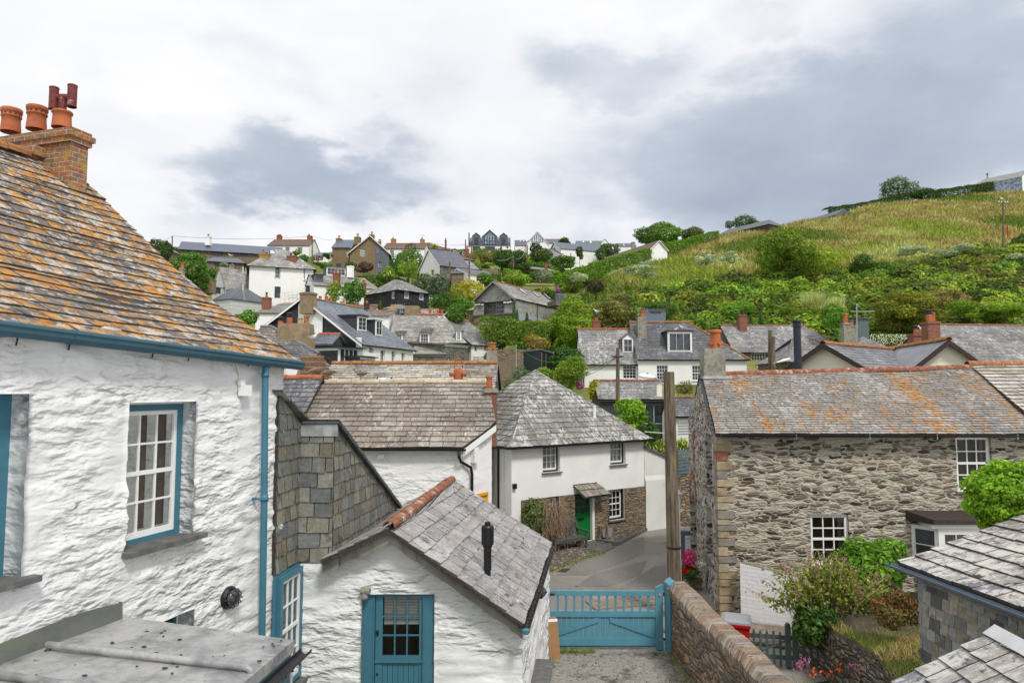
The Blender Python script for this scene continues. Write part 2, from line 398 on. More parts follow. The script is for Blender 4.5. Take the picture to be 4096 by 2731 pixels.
def gutter(root,p0,p1,n,mat,r=.06,name='gutter'):
    mb=MB();p0=Vector(p0);p1=Vector(p1);V=[];k=7
    for p in (p0,p1):
        for rr in (r,r-.012):
            for i in range(k):
                an=pi*i/(k-1);V.append(p+n*(-cos(an)*rr)+Vector((0,0,-sin(an)*rr)))
    Fs=[(i,i+1,2*k+i+1,2*k+i) for i in range(k-1)]+[(k+i,3*k+i,3*k+i+1,k+i+1) for i in range(k-1)]+[(0,2*k,3*k,k),(k-1,2*k-1,4*k-1,3*k-1)]
    Fs+=[(i,k+i,k+i+1,i+1) for i in range(k-1)]+[(2*k+i,2*k+i+1,3*k+i+1,3*k+i) for i in range(k-1)]
    mb.solid(V,Fs,mat);return mb.build(name,root)
def pot(ch,c,h,r,mat,style='plain'):
    mb=MB();c=Vector(c)
    if style == 'cowl':
        mb.lathe(c,[(r,0),(r*.95,h*.55),(r*.9,h*.6)],mat,14);mb.lathe(c,[(r*.8,h*.6),(r*.8,h*.95)],M['black'],12);mb.lathe(c+Vector((0,0,h*.95)),[(r*1.25,0),(r*1.2,.03),(r*.3,.08)],M['black'],12)
    elif style == 'horn':
        mb.lathe(c,[(r*1.15,0),(r*1.1,h*.1),(r,h*.15),(r*.95,h*.8),(r*1.15,h*.83),(r*1.2,h*.9),(r*1.0,h),(r*.7,h)],mat,18)
        for a in range(5):
            an=a*2*pi/5-1.2;d=Vector((cos(an),sin(an),0));mb.tube([c+d*r*.7+Vector((0,0,h*.2)),c+d*r*1.45+Vector((0,0,h*.26))],r*.3,mat,10)
    else:
        mb.lathe(c,[(r*1.0,0),(r*.92,h*.1),(r*.85,h*.75),(r*1.02,h*.8),(r*1.05,h*.92),(r*1.15,h*.95),(r*1.1,h),(r*.8,h),(r*.75,h*.8)],mat,16,cap=False)
        mb.lathe(c,[(r*.75,h*.8),(r*.74,h*.8+.001)],M['black'],12)
    return mb.build('chimney_pot', ch,smooth=False)
def chimney(root,x0,x1,yt,yb,Y,mat,d=None,dep=None,pots=(),cap=True,taper=0.,capm=None,band=True):
    d=Vector((d.x,d.y,0)).normalized() if d is not None else Vector((1,0,0))
    p0=at((x0+x1)/2,yt,Y);zb=at((x0+x1)/2,yb,Y).z-.7;w=(x1-x0)*Y/F*(1.0 if abs(d.x)>.98 else .95);dep=dep or w
    fr=Fr(p0-d*w/2,d);mb=MB();zt=p0.z
    n=4
    if taper:
        V=[];ks=[(0,0),(.35,taper*.55),(.8,taper),(1,taper*1.6)]
        for t,k in ks:
            z=lerp(zb,zt,t);V+=[fr.p(k*w,-k*dep,z),fr.p(w-k*w,-k*dep,z),fr.p(w-k*w,-dep+k*dep,z),fr.p(k*w,-dep+k*dep,z)]
        Fs=[(4*i+j,4*i+(j+1) % 4,4*i+4+(j+1) % 4,4*i+4+j) for i in range(3) for j in range(4)]+[(12,13,14,15)]
        mb.solid(V,Fs,mat)
    else:
        mb.lbox(fr,0,w,-dep,0,zb,zt-(.07 if cap else 0),mat)
        if cap:mb.lbox(fr,-.05,w+.05,-dep-.05,.05,zt-.15,zt-.06,capm or mat);mb.lbox(fr,-.02,w+.02,-dep-.02,.02,zt-.06,zt,capm or mat)
    ch=mb.build('chimney', root)
    for (fx,fy,h,r,m,st) in pots:pot(ch,fr.p(w*fx,-dep*fy,zt-.02),h,r,m,st)
    return ch
# ---------------------------------------------------------------- house
def house(name,label,A,B,dep,rise,cat='house', ori='par', base=None,hl=0.,hr=0.,wm=None,rm=None,slate=None,wins=(),oh=.2,ov=.12,
          ridge_m=None,barge=None,fascia=None,gut=None,group=None,rf=.5,wcell=None,rec=.12,fm=None,sill=None,under=None,lean=False,dark_in=True,rr=.11):
    A=Vector(A);B=Vector((B[0],B[1],A.z));ze=A.z;d=(B-A).normalized();n=Vector((d.y,-d.x,0));L=(B-A).length
    C=B-n*dep;D=A-n*dep;cs=[A,B,C,D]
    zb=base if base is not None else min(H(c.x,c.y) for c in cs)-.6
    root=thing(name,label,cat,((A.x+C.x)/2,(A.y+C.y)/2,zb),group)
    names = 'FRKL'; cor=cs if ori == 'par' else [cs[1],cs[2],cs[3],cs[0]];wn = 'FRKL' if ori == 'par' else 'RKLF'
    c0,c1,c2,c3=cor;dd=(c1-c0).normalized();nn_=Vector((dd.y,-dd.x,0));LL=(c1-c0).length;W=(c2-c1).length
    zr=ze+rise;zv=Vector((0,0,1));sl=rise/(W*rf)
    planes=[];mid0=lerp(c0,c3,rf)+zv*rise;mid1=lerp(c1,c2,rf)+zv*rise
    drop=sl*oh;slb=rise/(W*(1-rf)) if rf<1 else 0
    osL=oh if hl else ov;osR=oh if hr else ov
    e0=c0-dd*osL+nn_*oh-zv*drop;e1=c1+dd*osR+nn_*oh-zv*drop;e2=c2+dd*osR-nn_*oh-zv*drop;e3=c3-dd*osL-nn_*oh-zv*drop
    r0=mid0+dd*(hl if hl else -ov);r1=mid1-dd*(hr if hr else -ov)
    if lean:e2=mid1+dd*ov;e3=mid0-dd*ov
    row,w,th=slate or (None,.4,.02);mb=MB();kw=dict(seed=len(bpy.data.objects) % 97)
    roofs={}
    if not lean or True:
        roofs['f']=slate_plane(mb,[e0,e1,r1,r0],row,w,th,rm,under,**kw)
        if not lean:roofs['b']=slate_plane(mb,[e2,e3,r0,r1],None,w,th,rm,under)
    if hl:roofs['l']=slate_plane(mb,[e3,e0,r0],row,w,th,rm,under,**kw)
    if hr:roofs['r']=slate_plane(mb,[e1,e2,r1],row,w,th,rm,under,**kw)
    roof=mb.build('roof', root)
    if ridge_m:
        if (r1-r0).length>.3:ridge(root,r0+zv*.03,r1+zv*.03,ridge_m,r=rr)
        if hr:ridge(root,e1+zv*.06,r1+zv*.03,ridge_m,r=rr*.75);
        if hl:ridge(root,e0+zv*.06,r0+zv*.03,ridge_m,r=rr*.75)
    # walls
    frs={}
    wl=MB()
    for i,k in enumerate(names):
        O,E=cs[i],cs[(i+1) % 4];frs[k]=Fr(O,E-O)
    hl_of={wn[3]:hl,wn[1]:hr}
    ops={k:[] for k in names};W_=[]
    for wi in wins:
        k=wi[0];fr=frs[k];x0,y0,x1,y1=wi[1:5];o=dict(wi[5]) if len(wi)>5 else {}
        xm,ym=(x0+x1)/2,(y0+y1)/2;s0=fr.hit(x0,ym)[0];s1=fr.hit(x1,ym)[0];za=fr.hit(xm,y1)[1];zb2=fr.hit(xm,y0)[1]
        r=o.pop('rec', rec)
        ops[k].append((s0,s1,za,zb2,r))
        if not o.pop('cut', False):W_.append((k,s0,s1,za,zb2,r,o))
    for i,k in enumerate(names):
        O,E=cs[i],cs[(i+1) % 4];ln=(E-O).length;mat=(wm.get(k,wm.get('*')) if isinstance(wm,dict) else wm)
        gable=k in (wn[1],wn[3]) and not hl_of.get(k)
        if gable:
            f=rf if k==wn[1] else 1-rf;kn=(ln*f,)
            if lean:
                kn=();top=(lambda s,k=k,ln=ln:ze+rise*(s/ln if k==wn[1] else 1-s/ln))
            else:top=lambda s,f=f,ln=ln:ze-.02+rise*(s/(ln*f) if s<=ln*f else (ln-s)/(ln*(1-f)))
        else:
            kn=();top=ze-.01 if not (lean and k==wn[2]) else ze+rise-.01
        wall_grid(wl,frs[k],ln,zb,top,ops[k],mat,cell=wcell,rec=rec,knots=kn)
    wl.build('wall', root)
    for (k,s0,s1,za,zb2,r,o) in W_:
        o.setdefault('fm', fm);o.setdefault('sill', sill);o.setdefault('gm', M['glass']);window(root,frs[k],s0,s1,za,zb2,rec=r,**o)
    if barge:
        q=MB()
        for (a,b,c,nrm,h) in ((e0,r0,e3,-dd,hl),(e1,r1,e2,dd,hr)):
            if h:continue
            for (p0,p1) in ([(a,b)] if lean else [(a,b),(c,b)]):
                h_=.2;o1=nrm*.035
                V=[p0-zv*h_+o1*.2,p1-zv*h_+o1*.2,p1-zv*.03+o1*.2,p0-zv*.03+o1*.2,p0-zv*h_+o1,p1-zv*h_+o1,p1-zv*.03+o1,p0-zv*.03+o1]
                q.solid(V,[(0,1,2,3),(4,5,6,7),(0,1,5,4),(3,2,6,7),(0,3,7,4),(1,2,6,5)],barge)
            q.build('bargeboard', root);q=MB()
    if fascia:
        q=MB();fr=Fr(c0,dd);q.lbox(fr,0,LL,.005,.035,ze-.22,ze-.02,fascia)
        if hr:fr=Fr(c1,c2-c1);q.lbox(fr,0,W,.005,.035,ze-.22,ze-.02,fascia)
        if hl:fr=Fr(c3,c0-c3);q.lbox(fr,0,W,.005,.035,ze-.22,ze-.02,fascia)
        q.build('fascia', root)
    if gut:
        gutter(root,e0+nn_*.04-zv*.02,e1+nn_*.04-zv*.02,nn_,gut)
        if hr:gutter(root,e1+dd*.04-zv*.02,e2+dd*.04-zv*.02,dd,gut)
        if hl:gutter(root,e3-dd*.04-zv*.02,e0-dd*.04-zv*.02,-dd,gut)
    return dict(root=root,fr=frs,roofs=roofs,roof=roof,d=d,n=n,A=A,B=B,C=C,D=D,ze=ze,zr=zr,r0=r0,r1=r1,e0=e0,e1=e1,zb=zb)
def dormer(h,x0,y0,x1,y1,style='flat', plane='f', wm=None,rm=None,nx=2,ny=2,fm=None,ph=0.,casing=.08,slate=None,front=None):
    P,N=h['roofs'][plane];root=h['root'];d=Vector((-N.y,N.x,0)).normalized();
    if d.dot(Vector((1,0,0)))<0:d=-d
    xm=(x0+x1)/2;base=hitplane(xm,y1,P,N);fr0=Fr(base,d);s0=fr0.hit(x0,(y0+y1)/2)[0];s1=fr0.hit(x1,(y0+y1)/2)[0];z0=base.z;z1=fr0.hit(xm,y0)[1]
    fr=Fr(fr0.p(s0,.03,0),d);w=s1-s0;wm=wm or M['slate_dk'];rm=rm or M['slate_dk']
    nh=Vector((N.x,N.y,0));k=nh.length/N.z
    hp=(w*.45 if style == 'gable' else 0);back=(z1-z0)/k+.3
    mb=MB();V=[fr.p(0,0,z0-.15),fr.p(w,0,z0-.15),fr.p(w,0,z1),fr.p(0,0,z1),fr.p(0,-back,z0-.15),fr.p(w,-back,z0-.15),fr.p(w,-back,z1),fr.p(0,-back,z1)]
    mb.solid(V,[(1,5,6,2),(4,0,3,7)],wm);fmw=front or fm or M['white']
    mb.solid(V,[(0,1,2,3)],fmw)
    if hp:mb.face([fr.p(0,0,z1),fr.p(w,0,z1),fr.p(w/2,0,z1+hp)],None,fmw)
    dm=mb.build('dormer', root)
    rb=MB();zv=Vector((0,0,1))
    if style == 'gable':
        bk=(z1+hp-z0)/k+.3
        for sg,(a,b) in ((0,(-.08,w/2)),(1,(w+.08,w/2))):
            p=[fr.p(a,.1,z1-.07),fr.p(a,-bk,z1-.07),fr.p(b,-bk,z1+hp+.02),fr.p(b,.1,z1+hp+.02)]
            if sg==0:p=[p[1],p[0],p[3],p[2]]
            slate_plane(rb,p,slate and slate[0],slate[1] if slate else .3,.015,rm,slab=.05)
    elif style == 'shed':
        bk=(z1-z0)/k*1.9+.2;zz=(z1-z0)*.7
        slate_plane(rb,[fr.p(-.1,.15,z1-.03),fr.p(w+.1,.15,z1-.03),fr.p(w+.1,-bk,z1+zz),fr.p(-.1,-bk,z1+zz)],slate and slate[0],slate[1] if slate else .3,.02,rm,slab=.05)
        rb.face([fr.p(0,-.01,z1),fr.p(0,-bk,z1+zz-.02),fr.p(0,-bk,z1-.1)],None,wm);rb.face([fr.p(w,-.01,z1),fr.p(w,-bk,z1+zz-.02),fr.p(w,-bk,z1-.1)],None,wm)
    else:rb.lbox(fr,-.12,w+.12,-back-.2,.15,z1,z1+.1,rm)
    rb.build('dormer_roof', dm)
    window(dm,fr,casing,w-casing,z0+.05,z1-casing,nx,ny,rec=-.06,fm=fm or M['white'],gm=M['glass'],name='dormer_window')
    return dm
def skylight(h,x0,y0,x1,y1,plane='f', sx=0.):
    P,N=h['roofs'][plane];a=hitplane(x0,y0,P,N);c=hitplane(x1,y1,P,N);d=Vector((-N.y,N.x,0)).normalized()
    v=N.cross(d);w=abs((c-a).dot(d));hh=abs((c-a).dot(v));m=(a+c)/2+N*.05;mb=MB()
    def Q(i,j,k):return m+d*i*w/2+v*j*hh/2+N*k
    V=[Q(i,j,k) for k in (-.06,.03) for i,j in ((-1,-1),(1,-1),(1,1),(-1,1))]
    mb.solid(V,[(4,5,6,7),(0,1,5,4),(1,2,6,5),(2,3,7,6),(3,0,4,7)],M['black']);o=mb.build('skylight', h['root'])
    g=MB();g.face([m+d*i*w*.4+v*j*hh*.43+N*.035 for i,j in ((-1,-1),(1,-1),(1,1),(-1,1))],None,M['glass_sky']);g.build('pane', o)
# ---------------------------------------------------------------- foliage
def mesh_np(name,V,nper,cols,mat,parent=None,loc=None):
    """V: (n*nper,3) world coordinates, faces of nper verts; cols (n,3)"""
    o0=np.array(parent['_o'] if parent else (loc if loc is not None else (0,0,0)),dtype=np.float64)
    me=bpy.data.meshes.new(name);nv=len(V);nf=nv//nper
    me.vertices.add(nv);me.vertices.foreach_set('co', (V-o0).astype(np.float32).ravel())
    me.loops.add(nv);me.loops.foreach_set('vertex_index', np.arange(nv,dtype=np.int32))
    me.polygons.add(nf);me.polygons.foreach_set('loop_start', np.arange(0,nv,nper,dtype=np.int32));me.polygons.foreach_set('loop_total', np.full(nf,nper,dtype=np.int32))
    at_=me.attributes.new('Col', 'FLOAT_COLOR', 'POINT');c=np.ones((nv,4),dtype=np.float32);c[:,:3]=np.repeat(cols,nper,axis=0);at_.data.foreach_set('color', c.ravel())
    me.materials.append(mat);me.update(calc_edges=True);me.validate()
    o=bpy.data.objects.new(name,me);COL.objects.link(o)
    if parent:o.parent=parent
    else:o.location=o0
    return o
def leaf_quads(P,Nrm,size,asp=.6):
    n=len(P);R=RNG.normal(size=(n,3));T=np.cross(Nrm,R);T /= np.linalg.norm(T,axis=1)[:,None]+1e-9
    B=np.cross(Nrm,T);B /= np.linalg.norm(B,axis=1)[:,None]+1e-9;s=size[:,None]
    bend=Nrm*s*.15
    return np.stack([P-T*s*.5,P-B*s*.5*asp+bend,P+T*s*.5,P+B*s*.5*asp+bend],axis=1).reshape(-1,3)
def lobes_leaves(c,rad,ls,col,nl=9,cover=1.6,col2=None,low=-.6,seed=0,spread=.62,lr=(.34,.58),flat=1.,up=.0):
    """leaves over a crown of overlapping lobes; returns verts, colours"""
    g=np.random.default_rng(seed+5);rad=np.array(rad);c=np.array(c)
    Cs=g.normal(size=(nl,3));Cs /= np.linalg.norm(Cs,axis=1)[:,None];Cs*=(g.random((nl,1))**.4)*spread;Cs[:,2]=np.maximum(Cs[:,2],low)
    Rs=g.uniform(lr[0],lr[1],nl);Vs=[];Cl=[];col=np.array(col);col2=np.array(col2 if col2 is not None else col)
    for i in range(nl):
        R=Rs[i]*rad;area=4*pi*((R[0]*R[1]+R[1]*R[2]+R[0]*R[2])/3);n=int(cover*area/(ls*ls*.4))+6
        D=g.normal(size=(n,3));D /= np.linalg.norm(D,axis=1)[:,None];rr=1-np.abs(g.normal(size=(n,1)))*.16
        wob=1+.16*np.sin(D[:,:1]*7+i)*np.sin(D[:,1:2]*6+2*i)+.12*np.sin(D[:,2:3]*9+i*3)
        P=Cs[i]*rad+D*R*rr*wob
        q=P/rad
        keep=np.ones(n,bool)
        for j in range(nl):
            if j!=i:keep &= (np.linalg.norm(q-Cs[j],axis=1)>Rs[j]*.78)
        P=P[keep];D=D[keep];n=len(P)
        if not n:continue
        Nn=D+g.normal(size=(n,3))*.55+np.array([0,0,up+.25]);Nn /= np.linalg.norm(Nn,axis=1)[:,None]
        Vs.append(leaf_quads(P+c,Nn,ls*g.uniform(.6,1.35,n)))
        k=g.uniform(.75,1.3);t=np.clip(g.uniform(0,1)+g.normal(size=(n,1))*.25,0,1);Cl.append((col*(1-t)+col2*t)*k*g.uniform(.8,1.2,(n,1)))
    return np.concatenate(Vs),np.concatenate(Cl)
def crown_lobes(name,root,*a,**k):
    V,C=lobes_leaves(*a,**k);return mesh_np(name,V,4,C,M['foliage'],root)
def trunk(root,base,top,r,spread,nb=6,seed=0,mat=None):
    rnd=random.Random(seed);mb=MB();base=Vector(base);top=Vector(top);h=(top-base).length
    mid=lerp(base,top,.5)+Vector((rnd.uniform(-1,1),rnd.uniform(-1,1),0))*h*.04
    mb.tube([base-Vector((0,0,.3)),base+Vector((0,0,.1*h)),mid,top],[r*1.3,r,r*.75,r*.35],mat or M['bark'],7)
    for i in range(nb):
        t=rnd.uniform(.35,.9);p=lerp(base,top,t);an=rnd.uniform(0,2*pi);q=p+Vector((cos(an)*spread,sin(an)*spread*.8,h*rnd.uniform(.15,.4)))*rnd.uniform(.6,1)
        m=lerp(p,q,.5)+Vector((0,0,-h*.04));mb.tube([p,m,q],[r*.5,r*.35,r*.12],mat or M['bark'],5)
    return mb.build('trunk', root)
def plant(name,label,cat,x0,y0,x1,y1,Y,col,col2=None,ls=.3,nl=9,cover=1.5,dy=None,gz=None,tr=True,seed=None,group=None,tall=False,**k):
    """a tree or shrub whose crown fills the given box of the photo at depth Y"""
    c=at((x0+x1)/2,(y0+y1)/2,Y);rx=abs(x1-x0)/2*Y/F;rz=abs(y1-y0)/2*Y/F;seed=seed if seed is not None else int(x0+y0)
    g=gz if gz is not None else H(c.x,c.y);g=min(g,c.z-rz*.7)
    root=thing(name,label,cat,(c.x,c.y,g),group)
    if tr:trunk(root,(c.x,c.y,g),(c.x,c.y,c.z+rz*.35),max(.06,rx*.06),rx*.6,7,seed)
    crown_lobes('crown' if tr else 'foliage', root,c,(rx*1.08,dy or rx*1.0,rz*1.08),ls,col,nl,cover,col2,seed=seed,**k)
    return root
M={}
M['foliage']=foliage_mat()
M['white']=paint('white_gloss_paint', (.8,.8,.78),.4,.04)
M['cream']=paint('cream_paint', (.72,.68,.55),.6,.05)
M['blue']=paint('blue_paint', (.052,.17,.23),.42,.1,4,.5,dirt=(.05,.1,.13),da=.35)
M['blue_gate']=paint('blue_gate_paint', (.09,.255,.33),.42,.12,3,.4)
M['black']=paint('black_paint', (.012,.013,.015),.4,.3)
M['iron']=paint('rusty_iron', (.045,.035,.03),.7,.5,20,1)
M['grey_wood']=paint('weathered_wood', (.085,.085,.08),.85,.35,12,2)
M['green_grey']=paint('grey_green_paint', (.09,.13,.13),.5,.15)
M['green']=paint('bright_green_paint', (.0,.17,.025),.35,.06)
M['blue_sash']=paint('pale_blue_paint', (.28,.42,.6),.5,.05)
M['green_sash']=paint('pale_green_paint', (.3,.42,.33),.5,.05)
M['steel_blue']=paint('steel_blue_paint', (.13,.17,.22),.5,.1)
M['glass']=glass_mat('window_glass');M['glass_sky']=glass_mat('skylight_glass', (.25,.3,.35));M['glass_clear']=glass_mat('clear_glass', see=True)
M['curtain']=paint('curtain_cloth', (.2,.15,.13),.9,.15);M['curtain_red']=paint('red_curtain', (.12,.02,.02),.9,.15)
M['blind']=paint('blind_slats', (.6,.6,.55),.6,.05)
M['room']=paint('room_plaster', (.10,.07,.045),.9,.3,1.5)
M['terra']=paint('terracotta', (.40,.125,.055),.8,.25,5,.6,dirt=(.1,.05,.03),da=.6,spec=.2)
M['terra_lich']=paint('lichen_terracotta', (.25,.10,.06),.85,.35,9,1,dirt=(.6,.55,.45),da=.85,spec=.2)
M['terra_orange']=paint('orange_lichen_terracotta', (.31,.14,.06),.85,.35,9,1,dirt=(.5,.3,.06),da=.9,spec=.2)
M['terra_pale']=paint('pale_pot', (.45,.3,.14),.8,.2)
M['cement']=paint('cement_render', (.27,.255,.21),.9,.45,5,2,dirt=(.05,.045,.035),da=.95,spec=.15)
M['cement_brown']=paint('brown_render', (.25,.19,.115),.9,.3,3,2,dirt=(.08,.065,.045),da=.7,spec=.15)
M['brick_old']=brick_mat('old_brick', (.36,.12,.05),(.20,.13,.08),(.38,.34,.28),.23,.082,lich=.5)
M['brick']=brick_mat('red_brick', (.28,.09,.05),(.2,.08,.05),(.25,.2,.16))
M['brick_brown']=brick_mat('brown_brick', (.2,.14,.075),(.25,.18,.1),(.22,.18,.12),.3,.1)
M['bark']=paint('bark', (.07,.055,.04),.9,.4,6,2)
M['pole']=None
m,nt=newmat('pole_wood');v=nn(nt,'ShaderNodeTexCoord').outputs['Object']
vs=nn(nt,'ShaderNodeVectorMath', {0:v,1:(14,14,.9)},operation='MULTIPLY').outputs[0]
g=nz(nt,vs,1.2,6,.7);cr=ramp(nt,g,[(.3,(.03,.02,.014)),(.45,(.10,.075,.05)),(.6,(.2,.165,.12)),(.75,(.26,.23,.18))])
cr=mixc(nt,mr(nt,nz(nt,nn(nt,'ShaderNodeVectorMath', {0:v,1:(6,6,.8)},operation='MULTIPLY').outputs[0],1.,4),.58,.66,0,.6),cr,(.24,.2,.05))
out(nt,cr,.85,bump(nt,g,.03,.9));M['pole']=m
M['slate_edge_shade']=paint('slate_edge_shade', (.075,.068,.06),.9,.4,12,1)  # dark colour on slate butts and sides paints in the shadow lines between courses
# walls
M['white_near']=rubble('white_painted_rubble', (.73,.735,.73),[(.8,.8,.79)],2.6,7.5,.16,.055,white=True,stain=(.32,.27,.2),sa=.42,blotch=.05,dist=.5)
M['white_rubble']=rubble('white_painted_stone', (.8,.8,.79),[(.8,.8,.79)],2.2,6,.14,.03,white=True,stain=(.35,.25,.15),sa=.18,blotch=.05,dist=.4)
M['white_smooth']=paint('white_render', (.8,.8,.78),.85,.05,1.2,.8,dirt=(.5,.46,.4),da=.25,spec=.15)
M['gutter_blue']=paint('dull_blue_gutter', (.04,.105,.14),.5,.15,4,.5,dirt=(.05,.07,.08),da=.5);M['lead_dark']=paint('dark_mossy_lead', (.13,.14,.13),.6,.25,3,1,dirt=(.14,.16,.06),da=.7)
M['lead_pale']=paint('pale_lead', (.5,.51,.52),.6,.15,3,1,dirt=(.25,.25,.24),da=.5)
M['white_dirty']=paint('stained_white_render', (.72,.71,.67),.85,.08,1.0,1,dirt=(.12,.11,.1),da=.6,spec=.15)
M['cream_rough']=rubble('cream_rubble', (.75,.7,.56),[(.75,.7,.56)],1.3,7,.2,.03,white=True,blotch=.05,dist=.5)
M['white_brick']=brick_mat('white_painted_brick', (.86,.86,.86),(.85,.85,.85),(.8,.8,.8),.3,.1,soft=True)
M['grey_render']=paint('grey_render', (.30,.34,.42),.85,.06)
M['stone_house']=rubble('grey_stone_rubble', (.47,.425,.345),[(.035,.035,.035),(.12,.075,.045),(.1,.095,.085),(.26,.2,.13),(.05,.045,.04),(.3,.27,.21),(.16,.15,.13)],3.4,15,.09,.035,smear=.5,dist=.55,blotch=.12)
M['stone_side']=rubble('speckled_rubble', (.5,.47,.42),[(.04,.042,.05),(.25,.14,.08),(.13,.12,.11),(.4,.35,.28),(.07,.06,.06)],3.6,8,.1,.04,smear=.25,dist=.5)
M['stone_brown']=rubble('brown_rubble', (.22,.18,.13),[(.3,.2,.11),(.12,.1,.08),(.2,.13,.08),(.35,.27,.17),(.1,.09,.08)],4,12,.1,.04,smear=.1,dist=.4)
M['drystone']=rubble('rusty_drystone', (.13,.105,.08),[(.38,.26,.15),(.26,.15,.08),(.42,.35,.26),(.17,.15,.13),(.4,.26,.14),(.3,.26,.21)],2.5,8.5,.07,.06,smear=0,dist=.35,blotch=.15)
M['drystone_grey']=rubble('grey_drystone', (.09,.075,.06),[(.38,.31,.24),(.2,.13,.09),(.36,.33,.3),(.14,.13,.12),(.27,.2,.13)],3.2,11,.07,.07,smear=0,dist=.35)
M['stone_wall']=rubble('garden_stone', (.16,.13,.1),[(.2,.15,.1),(.1,.08,.07),(.26,.2,.14)],4,9,.1,.04)
M['slate_wall_dk']=rubble('dark_slate_stone', (.12,.12,.105),[(.09,.095,.09),(.15,.15,.13),(.21,.2,.16)],3.5,7,.06,.02,dist=.1)
M['quoin']=paint('quoin_stone', (.3,.23,.14),.9,.35,5,2)
# slates
G=lambda *a:[(x,x*1.0,x*1.02) for x in a]
M['sl_left']=slate_mat('lichen_slate_roof', [(.125,.112,.102),(.10,.092,.088),(.15,.135,.122),(.115,.10,.094),(.165,.15,.14)],white=1.0,orange=.74,brown=.4,dark=.5,wc=(.55,.52,.46),ws=1.1,osc=1.1,streak=1.)
M['sl_brown']=slate_mat('brown_slate_roof', [(.22,.195,.165),(.28,.255,.22),(.19,.17,.15),(.31,.285,.25),(.25,.225,.19)],white=.65,brown=.55,dark=.2,wc=(.62,.57,.5),ws=1.3)
M['sl_cottage']=slate_mat('lichen_grey_slates', [(.17,.17,.155),(.23,.23,.21),(.15,.15,.145),(.28,.27,.24),(.2,.2,.19)],white=.95,brown=.35,dark=.5,wc=(.56,.56,.53),ws=1.3)
M['sl_stone']=slate_mat('orange_lichen_slates', [(.25,.245,.235),(.31,.30,.28),(.21,.205,.2),(.35,.34,.32),(.27,.26,.24)],white=.65,orange=.6,brown=.2,dark=.25,wc=(.55,.53,.5),osc=1.4)
M['sl_pale']=slate_mat('pale_slates', [(.42,.40,.36),(.5,.48,.43),(.36,.35,.33),(.33,.27,.2),(.46,.44,.41)],white=.6,orange=.25,brown=.3,dark=.15,wc=(.62,.6,.56))
M['sl_gull']=slate_mat('beige_stone_slates', [(.42,.39,.33),(.5,.47,.4),(.36,.33,.28),(.30,.24,.17),(.52,.49,.44),(.27,.27,.28)],white=.5,orange=.1,brown=.3,dark=.2,wc=(.62,.6,.55))
M['sl_shed']=slate_mat('weathered_shed_slates', [(.27,.265,.265),(.33,.32,.32),(.23,.225,.23),(.37,.355,.35),(.3,.28,.27)],white=.7,brown=.3,dark=.35,wc=(.52,.51,.5),streak=2.5,ws=2.)
M['sl_rt']=slate_mat('mottled_slates', [(.27,.26,.25),(.36,.35,.33),(.22,.21,.21),(.4,.38,.36),(.17,.18,.22)],white=1.12,brown=.4,dark=.45,wc=(.58,.56,.51),ws=1.3)
M['sl_hang']=slate_mat('hung_slates', [(.15,.165,.155),(.20,.215,.2),(.11,.13,.135),(.22,.22,.175),(.25,.25,.21),(.13,.14,.12),(.19,.165,.12)],white=.35,brown=.3,dark=.25,wc=(.3,.31,.3),ws=1.4,rough=.6,streak=.6)
M['sl_hang_lt']=slate_mat('checkered_hung_slates', [(.20,.215,.21),(.03,.035,.045),(.27,.27,.24),(.16,.175,.18),(.30,.28,.22),(.045,.05,.06),(.23,.235,.22),(.2,.17,.13)],white=.3,brown=.1,dark=.25,wc=(.4,.41,.4),rough=.55)
M['sl_mid']=slate_mat('grey_slates', [(.2,.205,.21),(.27,.27,.27),(.17,.17,.18),(.33,.325,.31),(.23,.225,.22)],white=.75,brown=.2,dark=.3,wc=(.55,.55,.53),ws=.8)
M['sl_mid_dk']=slate_mat('dark_slates', [(.105,.11,.125),(.14,.145,.16),(.09,.095,.11),(.19,.19,.19),(.12,.12,.13)],white=.5,dark=.2,wc=(.5,.5,.48),ws=.9)
M['sl_mid_lt']=slate_mat('pale_grey_slates', [(.33,.32,.29),(.4,.385,.34),(.27,.27,.26),(.45,.43,.39),(.2,.22,.27),(.31,.28,.23)],white=.6,orange=.08,brown=.35,dark=.25,ws=1.)
M['sl_blue']=slate_mat('blue_slates', [(.13,.15,.185),(.17,.19,.22),(.15,.165,.2),(.20,.22,.25)],white=.15,dark=.08,wc=(.4,.42,.45),rough=.45)
M['sl_black']=slate_mat('black_hung_slates', [(.022,.024,.03),(.03,.032,.038),(.026,.027,.032),(.02,.021,.027)],white=.12,dark=.1,wc=(.15,.13,.1),rough=.55)
M['slate_dk']=bands_mat('dark_slate_courses', (.055,.06,.07),.25,bw=.45)
M['slate_far']=bands_mat('far_slate_courses', (.2,.2,.2),.3,(.3,.3,.28),bw=.6,rough=.7,var=.35,bd=.02)
M['slate_far_dk']=bands_mat('far_dark_slates', (.10,.11,.13),.3,(.14,.15,.17),bw=.6,rough=.6,var=.2)
M['slate_far_blue']=bands_mat('far_blue_slates', (.11,.13,.17),.3,(.13,.155,.2),bw=.6,rough=.5,var=.15)
M['slate_far_brown']=bands_mat('far_brown_tiles', (.13,.09,.07),.3,(.17,.12,.09),bw=.5,rough=.85,var=.3)
M['slate_barn_x']=bands_mat('barn_slates', (.25,.26,.25),.28,(.33,.33,.3),bw=.45,rough=.75,var=.35,bd=.02)
M['slate_barn_wall']=bands_mat('barn_hung_slates', (.24,.25,.24),.3,(.4,.39,.34),bw=.45,rough=.7,var=.3)
M['slab']=paint('slate_slab', (.12,.12,.115),.7,.3,7,1.5,dirt=(.25,.22,.18),da=.5)
M['barge_slate']=paint('slate_barge', (.24,.23,.2),.8,.35,4,2,dirt=(.1,.07,.04),da=.6)
M['barge_brown']=paint('brown_barge', (.04,.022,.018),.6,.2)
